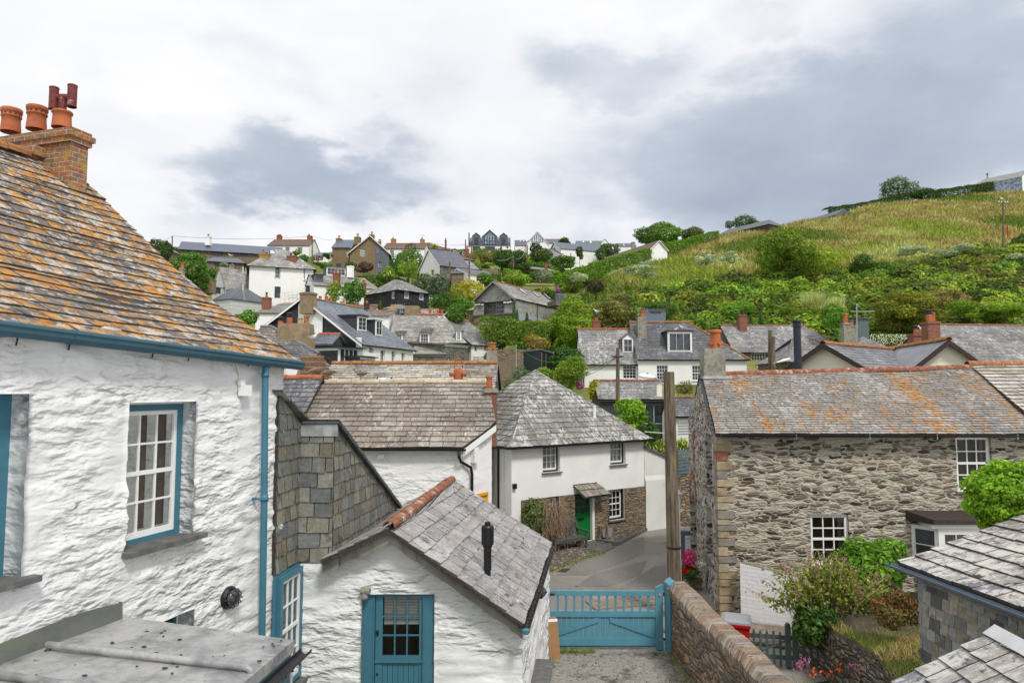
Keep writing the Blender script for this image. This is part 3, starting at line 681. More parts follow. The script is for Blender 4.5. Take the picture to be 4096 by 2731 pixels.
M['clap']=bands_mat('white_boards', (.62,.63,.62),.16,bw=30,bd=.03,var=.06)
M['shed_boards']=bands_mat('dark_boards', (.03,.035,.045),.15,bw=30,bd=.03)
M['fence_boards']=paint('fence_wood', (.19,.15,.11),.9,.3,8,2)
M['new_wood']=paint('new_wood', (.3,.2,.11),.8,.15,6,1)
M['red']=paint('red_plastic', (.5,.01,.01),.35,.05)
M['grey_plastic']=paint('grey_plastic', (.3,.31,.33),.45,.1)
M['yellow']=paint('yellow_sign', (.75,.35,.01),.5,.05)
M['card']=paint('cardboard', (.3,.17,.08),.85,.1)
M['pink']=paint('pink_petals', (.75,.06,.3),.7,.25,20);M['redfl']=paint('red_petals', (.7,.02,.02),.7,.25,20);M['whfl']=paint('white_petals', (.8,.8,.78),.7,.1,20)
# lead
m,nt=newmat('lead_sheet');v=nn(nt,'ShaderNodeTexCoord').outputs['Object']
a=nz(nt,v,2.2,8,.7);col=ramp(nt,a,[(.3,(.15,.155,.16)),(.46,(.3,.31,.31)),(.58,(.46,.46,.45)),(.72,(.24,.2,.15))])
vs=nn(nt,'ShaderNodeVectorMath', {0:v,1:(3,8,3)},operation='MULTIPLY').outputs[0]
col=mixc(nt,mr(nt,nz(nt,vs,1.4,8,.75),.5,.6,0,.75),col,(.47,.47,.46))
col=mixc(nt,mr(nt,nz(nt,v,14,5,.7),.66,.7,0,.9),col,(.035,.025,.018))
col=mixc(nt,mr(nt,nz(nt,v,.9,5,.6),.6,.72,0,.4),col,(.13,.14,.05))
out(nt,col,.5,bump(nt,nz(nt,v,5,5),.02,.5),.25,.5);M['lead']=m
m,nt=newmat('asphalt');v=nn(nt,'ShaderNodeTexCoord').outputs['Object']
a=nz(nt,v,28,6,.8);k=mr(nt,a,.2,.8,.55,1.5);base=mixc(nt,mr(nt,nz(nt,v,.5,3),.45,.56),(.23,.212,.19),(.29,.265,.232))
col=mixc(nt,1.,base,nn(nt,'ShaderNodeCombineColor', {0:k,1:k,2:k}).outputs[0],'MULTIPLY');out(nt,col,.85,bump(nt,a,.01,.6));M['asphalt']=m
M['asphalt_patch']=paint('newer_asphalt', (.21,.197,.182),.85,.3,25,1.5,spec=.2)
M['asphalt_light']=paint('worn_asphalt', (.19,.17,.15),.85,.25,22,1.5,spec=.2)
m,nt=newmat('concrete_drive');v=nn(nt,'ShaderNodeTexCoord').outputs['Object']
a=nz(nt,v,9,8,.75);col=ramp(nt,a,[(.3,(.1,.09,.075)),(.45,(.24,.225,.2)),(.6,(.32,.3,.27)),(.75,(.38,.36,.33))])
col=mixc(nt,mr(nt,nz(nt,v,1.4,8,.75),.52,.62,0,.85),col,(.07,.06,.045))
col=mixc(nt,mr(nt,nz(nt,v,3.1,8,.7),.66,.72,0,.5),col,(.09,.11,.03))
out(nt,col,.9,bump(nt,a,.02,.7));M['drive']=m
m,nt=newmat('cobbles');v=nn(nt,'ShaderNodeTexCoord').outputs['Object']
e=nn(nt,'ShaderNodeTexVoronoi', {'Vector': v,'Scale': 11.},feature='DISTANCE_TO_EDGE').outputs[0];cc=nn(nt,'ShaderNodeSeparateColor', {0:nn(nt,'ShaderNodeTexVoronoi', {'Vector': v,'Scale': 11.}).outputs['Color']}).outputs[0]
col=mixc(nt,mr(nt,e,.04,.12),(.06,.05,.035),ramp(nt,cc,[(.2,(.13,.11,.09)),(.5,(.25,.2,.15)),(.7,(.18,.17,.16)),(.95,(.5,.45,.38))]));out(nt,col,.85,bump(nt,mr(nt,e,0,.3),.04,.9));M['cobbles']=m
M['soil']=paint('garden_soil', (.07,.055,.035),.95,.4,10,2)
M['gravel']=paint('pale_gravel', (.33,.31,.28),.9,.5,40,3)
m,nt=newmat('hill_grass');v=nn(nt,'ShaderNodeNewGeometry').outputs['Position']
a=nz(nt,v,.05,6,.6);b=nz(nt,v,.9,8,.75)
col=ramp(nt,a,[(.35,(.07,.11,.02)),(.5,(.13,.17,.035)),(.6,(.22,.22,.07)),(.75,(.16,.17,.05))]);k=mr(nt,b,.25,.75,.6,1.5)
col=mixc(nt,1.,col,nn(nt,'ShaderNodeCombineColor', {0:k,1:k,2:k}).outputs[0],'MULTIPLY');out(nt,col,.95,bump(nt,b,.3,1.));M['hill']=m
M['twig']=paint('dry_twig', (.36,.26,.17),.9,.3)
M['blade']=paint('green_blade', (.28,.36,.05),.6,.2)
M['plank']=paint('weathered_planks', (.24,.19,.15),.9,.3,7,2)
M['sl_black_w']=bands_mat('black_slate_hanging', (.02,.022,.028),.33,(.028,.03,.036),bw=.5,rough=.5,bd=.02,var=.25)
M['slate_wall_bk']=rubble('black_slate_stone', (.035,.035,.037),[(.02,.022,.026),(.035,.037,.04),(.05,.05,.05)],3,6,.05,.02,dist=.1,stain=(.3,.3,.28),sa=.25)
M['brick_orange']=brick_mat('orange_lichen_brick', (.35,.19,.05),(.3,.13,.05),lich=.8)
M['green_br']=paint('bright_green_cloth', (.0,.3,.08),.6,.05)
M['flue']=paint('blue_black_metal', (.025,.03,.045),.35,.1,3,.2,.3,dirt=(.12,.14,.17),da=.3)
M['sl_blue2']=slate_mat('streaky_blue_slates', [(.17,.18,.21),(.23,.24,.26),(.15,.16,.18),(.3,.31,.32),(.2,.2,.23)],white=.55,orange=.35,dark=.15,wc=(.5,.5,.52),rough=.5,streak=.15)
M['shed_boards2']=bands_mat('black_upright_boards', (.02,.02,.022),30,bw=.35,bd=.03)
M['slate_far_green']=bands_mat('far_green_slates', (.11,.15,.15),.3,(.14,.18,.18),bw=.6,rough=.6,var=.15)
M['glass_sky2']=glass_mat('reflecting_glass', (.10,.13,.17))
M['gull_white']=paint('white_feathers', (.8,.8,.8),.8,.04);M['gull_grey']=paint('grey_feathers', (.35,.37,.4),.8,.08);M['gull_brown']=paint('brown_feathers', (.22,.16,.12),.9,.45,40);M['gull_brown2']=paint('dark_brown_feathers', (.15,.11,.085),.9,.5,40);M['gull_leg']=paint('pink_legs', (.5,.3,.28),.7,.05)
# ---------------------------------------------------------------- camera, light, sky
cam=bpy.data.cameras.new('camera');cam.lens=24.0;cam.sensor_width=36;cam.clip_start=.1;cam.clip_end=3000
co=bpy.data.objects.new('camera', cam);COL.objects.link(co);co.location=(0,0,CZ);co.rotation_euler=(radians(90)+PITCH,0,0);SC.camera=co
SUN_EL,SUN_AZ=radians(52),radians(152)      # azimuth clockwise from +Y
sd=Vector((sin(SUN_AZ)*cos(SUN_EL),cos(SUN_AZ)*cos(SUN_EL),sin(SUN_EL)))
sl=bpy.data.lights.new('sun', 'SUN');sl.energy=1.5;sl.angle=radians(11);sl.color=(1,.965,.91)
so=bpy.data.objects.new('sun', sl);COL.objects.link(so);so.rotation_euler=(-sd).to_track_quat('-Z', 'Y').to_euler();so.location=(0,0,60)
w=bpy.data.worlds.new('World');SC.world=w;w.use_nodes=True;nt=w.node_tree;nt.nodes.clear()
sky=nn(nt,'ShaderNodeTexSky', sky_type='NISHITA');sky.sun_disc=False;sky.sun_elevation=SUN_EL;sky.sun_rotation=SUN_AZ
tc=nn(nt,'ShaderNodeTexCoord').outputs['Generated']
sx=nn(nt,'ShaderNodeSeparateXYZ', {0:tc})
flat=nn(nt,'ShaderNodeVectorMath', {0:tc,1:(1.5,1.5,3.2)},operation='MULTIPLY').outputs[0]
n1=nz(nt,flat,1.1,7,.5,.15);n2=nz(nt,flat,3.2,6,.5,.1)
wv=nn(nt,'ShaderNodeTexNoise', {'Vector': flat,'Scale': 2.6,'Detail': 6.,'Roughness': .55}).outputs['Color']
wv=nn(nt,'ShaderNodeVectorMath', {0:wv,1:(.5,.5,.5)},operation='SUBTRACT').outputs[0]
wd=nn(nt,'ShaderNodeVectorMath', {0:wv,3: .34},operation='SCALE').outputs[0]
dw=nn(nt,'ShaderNodeVectorMath', {0:tc,1:wd},operation='ADD').outputs[0]
def bank(px,py,rx,ry,s):          # a cloud bank lying in this direction of the sky
    d=ray(px,py).normalized()
    q=nn(nt,'ShaderNodeVectorMath', {0:dw,1:tuple(d)},operation='SUBTRACT').outputs[0]
    q=nn(nt,'ShaderNodeVectorMath', {0:q,1:(F/rx,F/rx*.5,F/ry)},operation='MULTIPLY').outputs[0]
    l=nn(nt,'ShaderNodeVectorMath', {0:q},operation='LENGTH').outputs['Value']
    return mth(nt,'MULTIPLY', nn(nt,'ShaderNodeMapRange', {0:l,1:1.15,2: .15,3:0.,4:1.},interpolation_type='SMOOTHERSTEP').outputs[0],s)
acc=None
for b in [(1230,690,620,230,.8),(1480,560,260,180,.38),(560,480,330,160,.18),(2450,330,460,290,.5),(2620,360,130,130,.35),
          (3300,620,1250,440,.74),(4100,350,900,600,.55),(2900,760,800,200,.3),(3000,80,300,120,.25),(1050,160,240,130,.22),(700,860,300,100,.25),(2200,680,130,110,.25)]:
    f=bank(*b);acc=f if acc is None else mth(nt,'MAXIMUM', acc,f)
tone=mth(nt,'ADD', mth(nt,'MULTIPLY', acc,.68),mth(nt,'MULTIPLY', mth(nt,'SUBTRACT', n1,.45),.5))
tone=mth(nt,'ADD', tone,mth(nt,'MULTIPLY', mth(nt,'SUBTRACT', n2,.5),.5))
cl=ramp(nt,tone,[(.0,(1.,1.,1.02)),(.2,(.87,.89,.94)),(.45,(.54,.60,.70)),(.8,(.33,.40,.51))])
bg1=nn(nt,'ShaderNodeBackground', {'Color': sky.outputs[0],'Strength': .1});bg2=nn(nt,'ShaderNodeBackground', {'Color': cl,'Strength': .6})
cov=mr(nt,n2,.1,.3,.9,1.)
mx=nn(nt,'ShaderNodeMixShader', {0:cov,1:bg1.outputs[0],2:bg2.outputs[0]});nn(nt,'ShaderNodeOutputWorld', {0:mx.outputs[0]})
SC.view_settings.view_transform = 'Standard'; SC.view_settings.look = 'None'; SC.view_settings.exposure=.74;SC.view_settings.gamma=1
SC.cycles.max_bounces=6;SC.cycles.diffuse_bounces=3;SC.cycles.transparent_max_bounces=8
# ---------------------------------------------------------------- terrain
us=np.linspace(-1.25,1.25,130);ys=np.concatenate([[1.5],np.geomspace(3,900,190)])
V=[];
for y in ys:
    for u in us:V.append((u*max(y,12),y,H(u*max(y,12),y)-.02))
V.insert(0,(0,0,0));V.pop(0)
Fs=[(j*130+i,j*130+i+1,(j+1)*130+i+1,(j+1)*130+i) for j in range(len(ys)-1) for i in range(129)]
mb=MB();mb.solid(V,Fs,M['hill'],[(v[0],v[1]) for v in V]);o=mb.build('hillside_ground', smooth=True);tag(o,kind='structure')
def sheet(name,px,z,mat,kind='structure', th=None):
    mb=MB();pts=[atz(a,b,z) if len((a,b))==2 else None for a,b in px]
    n=Vector((0,0,1));c=(pts[1]-pts[0]).cross(pts[2]-pts[1]).z
    if c<0:pts=pts[::-1]
    mb.face(pts,[(p.x,p.y) for p in pts],mat)
    if th:
        low=[p-n*th for p in pts]
        for i in range(len(pts)):j=(i+1) % len(pts);mb.face([low[i],low[j],pts[j],pts[i]],None,mat)
    return tag(mb.build(name),kind=kind)
# drive, road, patches, verge
sheet('driveway', [(2178,2566),(2668,2566),(2930,2900),(2900,3400),(1500,3400),(1900,2900)],.004,M['drive'])
sheet('road', [(2000,2566),(2668,2566),(2750,2500),(2960,2390),(2800,2330),(2770,2100),(2712,2070),(2600,2093),(2480,2150),(2300,2215),(2190,2275),(2000,2330)],.006,M['asphalt'])
sheet('road_patch', [(2220,2300),(2280,2260),(2440,2180),(2575,2145),(2578,2200),(2530,2235),(2350,2300)],.011,M['asphalt_patch'])
sheet('road_patch', [(2300,2345),(2380,2290),(2590,2240),(2560,2300),(2430,2345)],.011,M['asphalt_patch'])
sheet('road_patch', [(2480,2350),(2620,2262),(2664,2260),(2664,2400),(2500,2400)],.011,M['asphalt_patch'])
sheet('road_patch', [(2100,2440),(2190,2300),(2330,2350),(2420,2430)],.011,M['asphalt_patch'])
sheet('road_patch', [(2640,2172),(2700,2155),(2735,2158),(2700,2175)],.011,M['asphalt_light'])
sheet('cobbled_verge', [(2100,2350),(2110,2260),(2180,2200),(2300,2160),(2340,2190),(2414,2204),(2400,2215),(2310,2240),(2210,2280),(2170,2300)],.03,M['cobbles'],th=.05)
sheet('planted_verge', [(2388,2166),(2480,2125),(2590,2110),(2578,2120),(2470,2178)],.06,M['cobbles'],th=.08)
sheet('doorstep_slab', [(2345,2172),(2395,2160),(2462,2184),(2415,2206),(2350,2195)],.05,M['slab'],th=.06)
sheet('manhole_cover', [(2226,2285),(2250,2272),(2285,2273),(2262,2288)],.013,M['iron'])
# kerb
mb=MB();P=[atz(x,y,0) for x,y in ((2388,2166),(2468,2180),(2590,2118))]
for a,b in ((0,1),(1,2)):
    d=P[b]-P[a];fr=Fr(P[a],d);mb.lbox(fr,0,d.length+.05,-.06,.09,-.05,.13,M['slab'])
tag(mb.build('kerb'),kind='structure')
def on_ground_clutter():pass
ZV=Vector((0,0,1))
def N3(s,z,a,b,sc=1.,seed=0):return noise.noise(Vector((s*a*sc,z*b*sc,seed)))
def lumpy(s,z):
    r=N3(s+.5*N3(s,z,1,1,1,3),z+.25*s*.4,2.4,9,1,1);q=N3(s,z,3.5,11,1,5)
    k=.35+max(0,min(1,.6+1.6*N3(s,z,.8,.8,1,17)));return k*(.035*abs(r)**.7*(1 if r>0 else -.5)+.022*q)+.035*N3(s,z,.5,.6,1,9)
#white house on the left
OL=Vector((-4.24,8,0));dL=Vector((.297,.955,0)).normalized();frL=Fr(OL,dL);nL=frL.n
SC_=2.545;S0=-6.4;shift=Vector((0,0,0))
LH=thing('white_cottage', 'large white lumpy-walled house at left with orange lichen roof and blue trim', 'house', (OL.x-3,6,0))
frl=Fr(frL.p(S0,0,0),dL)                      # same wall, s measured from its left end
def toS(x,y):s,z=frl.hit(x,y);return s,z
def rect(fr,x0,y0,x1,y1):
    xm,ym=(x0+x1)/2,(y0+y1)/2
    return fr.hit(x0,ym)[0],fr.hit(x1,ym)[0],fr.hit(xm,y1)[1],fr.hit(xm,y0)[1]
LW=SC_-S0
w1=rect(frl,507,1608,778,2172);w2s=frl.hit(100,1900)[0];w2=(w2s-1.25,w2s,frl.hit(60,2318)[1],frl.hit(60,1575)[1])
w3=rect(frl,640,2462,774,2600)
tilt=lambda s:6.47+(LW-s)*.034
mb=MB()
wall_grid(mb,frl,LW,0,lambda s:tilt(s)+.1,[w1+(.22,),w2+(.24,),w3+(.25,)],M['white_near'],cell=.055,disp=lumpy,s0=2.2,zmax=7.0)
fg=Fr(frl.p(LW,0,0),-nL);GP=[(-.22,6.42),(1.33,7.33),(2.57,8.24),(3.8,9.27),(4.55,9.82)]
def prof(d):
    d=d if d<4.55 else 9.1-d
    return ivl(d,[g[0] for g in GP],[g[1] for g in GP])
wall_grid(mb,fg,9.1,0,lambda s:prof(s)-.06,[],M['white_near'],cell=.3,knots=(1.33,2.57,3.8,4.55,5.3,6.5,7.8),disp=lambda s,z: .03*N3(s,z,2,4)*min(1,s*2))
mb.build('wall', LH,smooth=True)
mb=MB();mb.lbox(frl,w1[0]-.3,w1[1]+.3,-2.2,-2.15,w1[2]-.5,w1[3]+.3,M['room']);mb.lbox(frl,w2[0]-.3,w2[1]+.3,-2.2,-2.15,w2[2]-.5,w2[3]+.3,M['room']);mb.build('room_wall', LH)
window(LH,frl,w1[0]+.0,w1[1]-.01,w1[2]+.0,w1[3]-.03,3,4,.22,fw=.05,bw=.022,rail=2,outer=M['blue'],ow=.075,gm=M['glass_clear'],curtain=((.0,.12),(.5,.62),(.8,1.0)),name='sash_window')
window(LH,frl,w2[0],w2[1],w2[2],w2[3],3,4,.24,fw=.05,rail=2,outer=M['blue'],ow=.12,gm=M['glass'],name='sash_window')
window(LH,frl,w3[0],w3[1]-.02,w3[2],w3[3]-.05,1,1,.25,fw=.05,fm=M['blue'],name='small_window')
for wq in (w1,w2):
    q=MB();V=[]
    q.lbox(frl,wq[0]-.04,wq[1]+.12,-.2,.13,wq[2]-.045,wq[2]+.014,M['slab']);q.build('sill', LH)
# roof
mb=MB();Lr=LW+.12
def mapL(u,v,seg):
    (d0,z0),(d1,z1)=GP[seg],GP[seg+1];L=sqrt((d1-d0)**2+(z1-z0)**2);t=v/L;d=lerp(d0,d1,t);z=lerp(z0,z1,t)
    z+=(LW-u)*.034*max(0,1-d/3.5)
    return frl.p(u,-d,z)
for seg in range(4):
    (d0,z0),(d1,z1)=GP[seg],GP[seg+1];L=sqrt((d1-d0)**2+(z1-z0)**2)
    N=(nL*(z1-z0)+ZV*(d1-d0)).normalized()
    slates_map(mb,lambda u,v,seg=seg:mapL(u,v,seg),N,lambda v:(2.3,Lr),L,.235,.40,.015,M['sl_left'],jit=1.4,dim=0,w_var=.5,sag=.035,seed=3+seg)
    P=[mapL(2.3,0,seg),mapL(Lr,0,seg),mapL(Lr,L,seg),mapL(2.3,L,seg)]
    mb.face([p-N*.015 for p in P],None,M['iron']);mb.face([p-N*.09 for p in P],None,M['iron']);mb.face([P[1]-N*.09,P[2]-N*.09,P[2]-N*.01,P[1]-N*.01],None,M['iron'])
bk=[frl.p(Lr,-4.55,9.8),frl.p(2.3,-4.55,9.8),frl.p(2.3,-9.3,6.5),frl.p(Lr,-9.3,6.5)];mb.face(bk,None,M['slate_far'])
mb.build('roof', LH)
ridge(LH,frl.p(2.3,-4.55,9.9),frl.p(LW-.62,-4.55,9.87),M['terra_orange'],r=.13,tl=.42)
gp0=frl.p(2.3,.0,tilt(2.3)-.02);gp1=frl.p(LW+.16,.0,6.40)
mb=MB();fz=Fr(gp0,gp1-gp0)
a0=frl.p(2.3,.02,tilt(2.3)-.14);a1=frl.p(LW+.1,.02,6.36);b0=a0+ZV*.16;b1=a1+ZV*.16;mb.solid([a0,a1,b1,b0,a0+nL*.03,a1+nL*.03,b1+nL*.03,b0+nL*.03],[(4,5,6,7),(0,1,5,4),(3,2,6,7)],M['iron']);mb.build('fascia', LH)
off=nL*.16
mb=MB();npc=7
for i in range(npc):      # moulded gutter in lengths with a step at each joint
    p=lerp(gp0,gp1,i/npc)+off;q=lerp(gp0,gp1,(i+1.03)/npc)+off;k=.006 if i % 2 else 0
    prf=[(.095+k,.02),(.10+k,-.005),(.085+k,-.02),(.08+k,-.06),(.045,-.10-k),(-.045,-.10-k),(-.085,-.085),(-.085,.02)]
    V=[x+nL*a+ZV*b for x in (p,q) for a,b in prf]+[x+nL*(a*.86)+ZV*(b+.012) for x in (p,q) for a,b in prf];n=8
    mb.solid(V,[(j,j+1,n+j+1,n+j) for j in range(n-1)]+[(2*n+j,3*n+j,3*n+j+1,2*n+j+1) for j in range(n-1)]+[(0,n,3*n,2*n),(n-1,2*n-1,4*n-1,3*n-1)]+[(j,2*n+j,2*n+j+1,j+1) for j in range(n-1)]+[(n+j,n+j+1,3*n+j+1,3*n+j) for j in range(n-1)],M['gutter_blue'])
g=mb.build('gutter', LH)
mb=MB()
for x in (55,265,600,745,985,1125):          # iron gutter crosses
    s,z=frl.hit(x,1330+x*.105);p=frl.p(s,.035,z-.02);mb.tube([p-dL*.07,p+dL*.09],.009,M['iron'],6);mb.tube([p+ZV*.14+nL*.05,p-ZV*.09],.008,M['iron'],6)
mb.build('gutter_bracket', LH)
dp=[frl.hit(1034,1440),frl.hit(1030,1500),frl.hit(1026,1990),frl.hit(1017,2540)]
mb=MB();pts=[frl.p(s,.13,z) for s,z in dp];mb.tube([pts[0]+ZV*.06+nL*.02]+pts[1:]+[pts[3]-ZV*3],.047,M['blue'],14);mb.tube([pts[0]+ZV*.05,pts[0]-ZV*.12],.058,M['blue'],14)
c=pts[2];mb.tube([c+ZV*.05,c-ZV*.04],.056,M['blue'],14);mb.tube([c+ZV*.0,c-ZV*.02],.066,M['blue'],14);c=pts[1];mb.tube([c+ZV*.03,c-ZV*.03],.055,M['blue'],14)
mb.tube([pts[2]-nL*.15-dL*.08,pts[2]-dL*.05],.02,M['blue'],8);mb.build('downpipe', LH,smooth=True)
mb=MB();cab=[(0,1352),(90,1350),(250,1370),(420,1385),(560,1392),(700,1408),(860,1425),(930,1437),(945,1470),(950,1520)]
mb.tube([frl.p(*(lambda h:(h[0],.035,h[1]))(frl.hit(x,y))) for x,y in cab],.012,M['cream'],6);mb.build('wall_cable', LH)
s,z=frl.hit(962,1545);mb=MB();mb.lbox(frl,s-.07,s+.09,.02,.12,z-.13,z+.02,M['white']);mb.lbox(frl,s-.09,s+.01,.02,.07,z+.02,z+.09,M['white']);mb.build('junction_box', LH)
s,z=frl.hit(912,2388);wl=thing('bulkhead_light', 'black caged bulkhead light on the rough white wall beside the blue downpipe', 'wall light', frl.p(s,.03,z))
def cyl_on(fr,s,z,o0,o1,r0,r1,mat,mb,n=18):mb.tube([fr.p(s,o0,z),fr.p(s,(o0+o1)/2,z),fr.p(s,o1,z)],[r0,r0,r1],mat,n)
mb=MB();cyl_on(frl,s,z,.0,.07,.15,.13,M['black'],mb);mb.build('lamp_base', wl)
mb=MB();cyl_on(frl,s,z,.07,.15,.115,.05,M['glass'],mb);mb.build('lamp_glass', wl,smooth=True)
mb=MB()
for an in (0,pi/2,pi/4*3,pi/4):mb.tube([frl.p(s+cos(an)*.14,.07,z+sin(an)*.14),frl.p(s+cos(an)*.08,.17,z+sin(an)*.08),frl.p(s-cos(an)*.08,.17,z-sin(an)*.08),frl.p(s-cos(an)*.14,.07,z-sin(an)*.14)],.008,M['iron'],5)
mb.build('lamp_cage', wl)
# brick stack with three pots
frc=Fr(frl.p(LW-.5,-3.82,0),-nL)     # front face of the stack runs away from the eaves
mb=MB()
prf=[(0,9.0),(1.9,9.2),(1.9,10.22),(0,10.16)]
def slab(mb,fr,s0,s1,o0,o1,z0,z1,mat):mb.lbox(fr,s0,s1,o0,o1,z0,z1,mat)
frd=Fr(frl.p(LW-.56,-3.8,0),dL)      # s along the ridge, o toward the eaves
mb.lbox(frd,0,.31,-1.75,0,9.05,10.08,M['brick_old'])
for i in range(5):mb.lbox(frd,-.07*(i+1)*.45,.0,-(.32+.17*i)-1.2+.1*i,-(.12+.14*i),9.42+.09*i,9.50+.09*i,M['brick_old'])
mb.lbox(frd,-.2,0,-1.75,-.55,9.86,10.02,M['brick_old'])
mb.lbox(frd,-.06,.35,-1.8,.04,10.08,10.17,M['brick_old']);mb.lbox(frd,-.09,.39,-1.85,.07,10.17,10.26,M['brick_old']);mb.lbox(frd,-.05,.35,-1.8,.03,10.26,10.32,M['brick_old'])
mb.lbox(frd,.31,.34,-.3,.03,8.95,9.2,M['lead']);mb.lbox(frd,-.02,.32,-.0,.02,8.98,9.22,M['lead'])
ch=mb.build('chimney', LH)
def bigpot(x,yb,yt,Y,r,mat,collar=True):
    p=at(x,yb,Y);h=at(x,yt,Y).z-p.z;mb=MB()
    pr=[(r*1.08,0),(r*.98,h*.4),(r*.96,h*.62),(r*1.08,h*.64),(r*1.08,h*.69),(r,h*.7),(r,h*.8),(r*1.12,h*.83),(r*1.14,h*.97),(r*1.05,h),(r*.85,h),(r*.82,h*.6)] if collar else [(r*1.05,0),(r*.97,h*.5),(r*.95,h*.82),(r*1.1,h*.86),(r*1.1,h*.95),(r,h),(r*.8,h),(r*.8,h*.6)]
    mb.lathe(p,pr,mat,26,cap=False);mb.lathe(p+ZV*h*.6,[(r*.83,0),(.001,.01)],M['black'],20,cap=False)
    if collar:
        for i in range(12):
            an=i*pi/6;q=p+Vector((cos(an),sin(an),0))*r*1.0+ZV*h*.75;mb.tube([q,q+Vector((cos(an),sin(an),0))*r*.04],h*.035,M['black'],6)
    return mb.build('chimney_pot', ch,smooth=True),p,h
bigpot(42,530,437,11.6,.145,M['terra']);bigpot(145,520,428,11.45,.145,M['terra']);_,p,h=bigpot(246,513,446,11.3,.145,M['terra'],False)
mb=MB();q=p+ZV*h;rd=paint('flaking_red_metal', (.15,.03,.025),.6,.3,14,1,dirt=(.6,.58,.56),da=.95)
mb.tube([p+ZV*h*.6,q+ZV*.22],.055,M['grey_plastic'],14);mb.tube([q+ZV*.02,q+ZV*.25],.062,rd,14);e=Vector((.16,0,0))
mb.tube([q+ZV*.24-e,q+ZV*.25,q+ZV*.24+e],.055,rd,12)
for sg,dz in ((-1,-.02),(1,.02)):
    c=q+ZV*(.24+dz)+Vector((.155*sg,0,0));mb.lathe(c-ZV*.19,[(.073,0),(.08,.01),(.073,.02),(.073,.36),(.08,.37),(.073,.39),(.06,.39),(.06,.2)],rd,18,cap=False)
mb.build('chimney_cowl', ch,smooth=False)
#flat lead roof of the bay
zl=3.5;BR=thing('bay_window_roof', 'flat grey lead roof with rolled seam over blue bay window, spotted with debris', 'bay roof', (-3.5,6,3.4))
Pw=atz(470,2478,zl);Pr=atz(1178,2550,zl);dr=Vector((.116,.993,0)).normalized()
wallpt=lambda s:frl.p(s,.02,zl)
sA=frl.hit(470,2478)[0];far0=wallpt(sA+.05);far1=Pr;near1=Pr-dr*4.5;near0=wallpt(sA-4.4)
mb=MB();q=[near0,near1,far1,far0];n=22
for i in range(n):        # slightly dished sheet
    for j in range(n):
        def Q(a,b):return lerp(lerp(q[0],q[1],a),lerp(q[3],q[2],a),b)+ZV*(.012*noise.noise(Vector((a*9,b*9,2)))-.02*a)
        mb.face([Q(i/n,j/n),Q((i+1)/n,j/n),Q((i+1)/n,(j+1)/n),Q(i/n,(j+1)/n)],None,M['lead'])
mb.face([near1-ZV*.02,near1-ZV*.13,far1-ZV*.13,far1-ZV*.02],None,M['lead']);mb.face([far1-ZV*.02,far1-ZV*.13,far0-ZV*.13,far0],None,M['lead'])
low=[p-ZV*.12 for p in q];mb.face(low[::-1],None,M['lead']);mb.build('lead_sheet', BR)
mb=MB()
r0=atz(190,2592,zl+.02);r1=atz(985,2676,zl+.0);pts=[lerp(r0,r1,t)+ZV*(.035-.015*t) for t in np.linspace(0,1,12)];ex=r1+(r1-r0).normalized()*.045
mb.tube([r0-ZV*.02]+pts+[ex+ZV*.0,ex-ZV*.1],.034,M['lead'],10);r2=atz(-40,2700,zl+.02);r3=atz(560,2790,zl);mb.tube([r2+ZV*.02,r3+ZV*.02],.034,M['lead'],10);mb.build('lead_roll', BR,smooth=True)
mb=MB();fl=[(0,2562,2655),(150,2505,2592),(300,2448,2535),(470,2405,2478)]     # flashing up the wall
V=[]
for x,y0,y1 in [(-300,2680,2760)]+fl:
    s,z=frl.hit(x,y1);s2,z2=frl.hit(x,y0);V+=[frl.p(s,.07,zl-.01),frl.p(s,.06,max(z2,zl+.1))]
mb.solid(V,[(2*i,2*i+2,2*i+3,2*i+1) for i in range(4)],M['lead_dark']);mb.solid([V[8],V[8]-nL*.07,V[9]-nL*.07,V[9]],[(0,1,2,3)],M['lead_dark']);mb.build('flashing', BR)
n2=Vector((dr.y,-dr.x,0));frb=Fr(near1,dr)      # right edge of the bay
LE=(far1-near1).length
gutter(BR,frb.p(0,.07,zl-.17),frb.p(LE+.13,.07,zl-.15),n2,M['black'],.065)
mb=MB();rnd=random.Random(3)
for i in range(160):
    t=rnd.uniform(0,LE+.05);o=rnd.uniform(.02,.12);z=zl-.215;r=rnd.uniform(.006,.02);mb.lathe(frb.p(t,o,z),[(r,0),(r*.8,r*.6),(.001,r)],M['soil'],5)
mb.build('gutter_moss', BR)
mb=MB();mb.lbox(frb,0,LE-.05,-.25,-.02,zl-.55,zl-.13,M['blue']);mb.lbox(frb,0,LE-.02,-.3,.0,zl-3.4,zl-2.0,M['blue'])
for t in (0,1.1,2.2,3.3,LE-.14):mb.lbox(frb,t,t+.12,-.15,-.03,zl-2.1,zl-.5,M['blue'])
fre=Fr(far1,far0-far1);ww=(far0-far1).length;mb.lbox(fre,0,ww,-.05,-.02,0,zl-.13,M['white_near']);mb.build('bay_frame', BR)
window(BR,frb,3.42,LE-.16,zl-2.0,zl-.6,2,3,.07,name='bay_window')
mb=MB();rnd=random.Random(5)                       # droppings and moss crumbs lying on the lead
for i in range(90):
    a,b=rnd.uniform(.1,.97),rnd.uniform(.2,.98);p=lerp(lerp(q[0],q[1],a),lerp(q[3],q[2],a),b) if False else lerp(lerp(near0,near1,a),lerp(far0,far1,a),b)
    r=rnd.uniform(.006,.018);mb.lathe(p-ZV*.005,[(r,0),(r*.9,r*.5),(.001,r*.8)],M['soil'],6,sx=rnd.uniform(.7,2))
tag(mb.build('moss_crumbs'),kind='stuff', label='dark moss crumbs scattered on the lead roof')
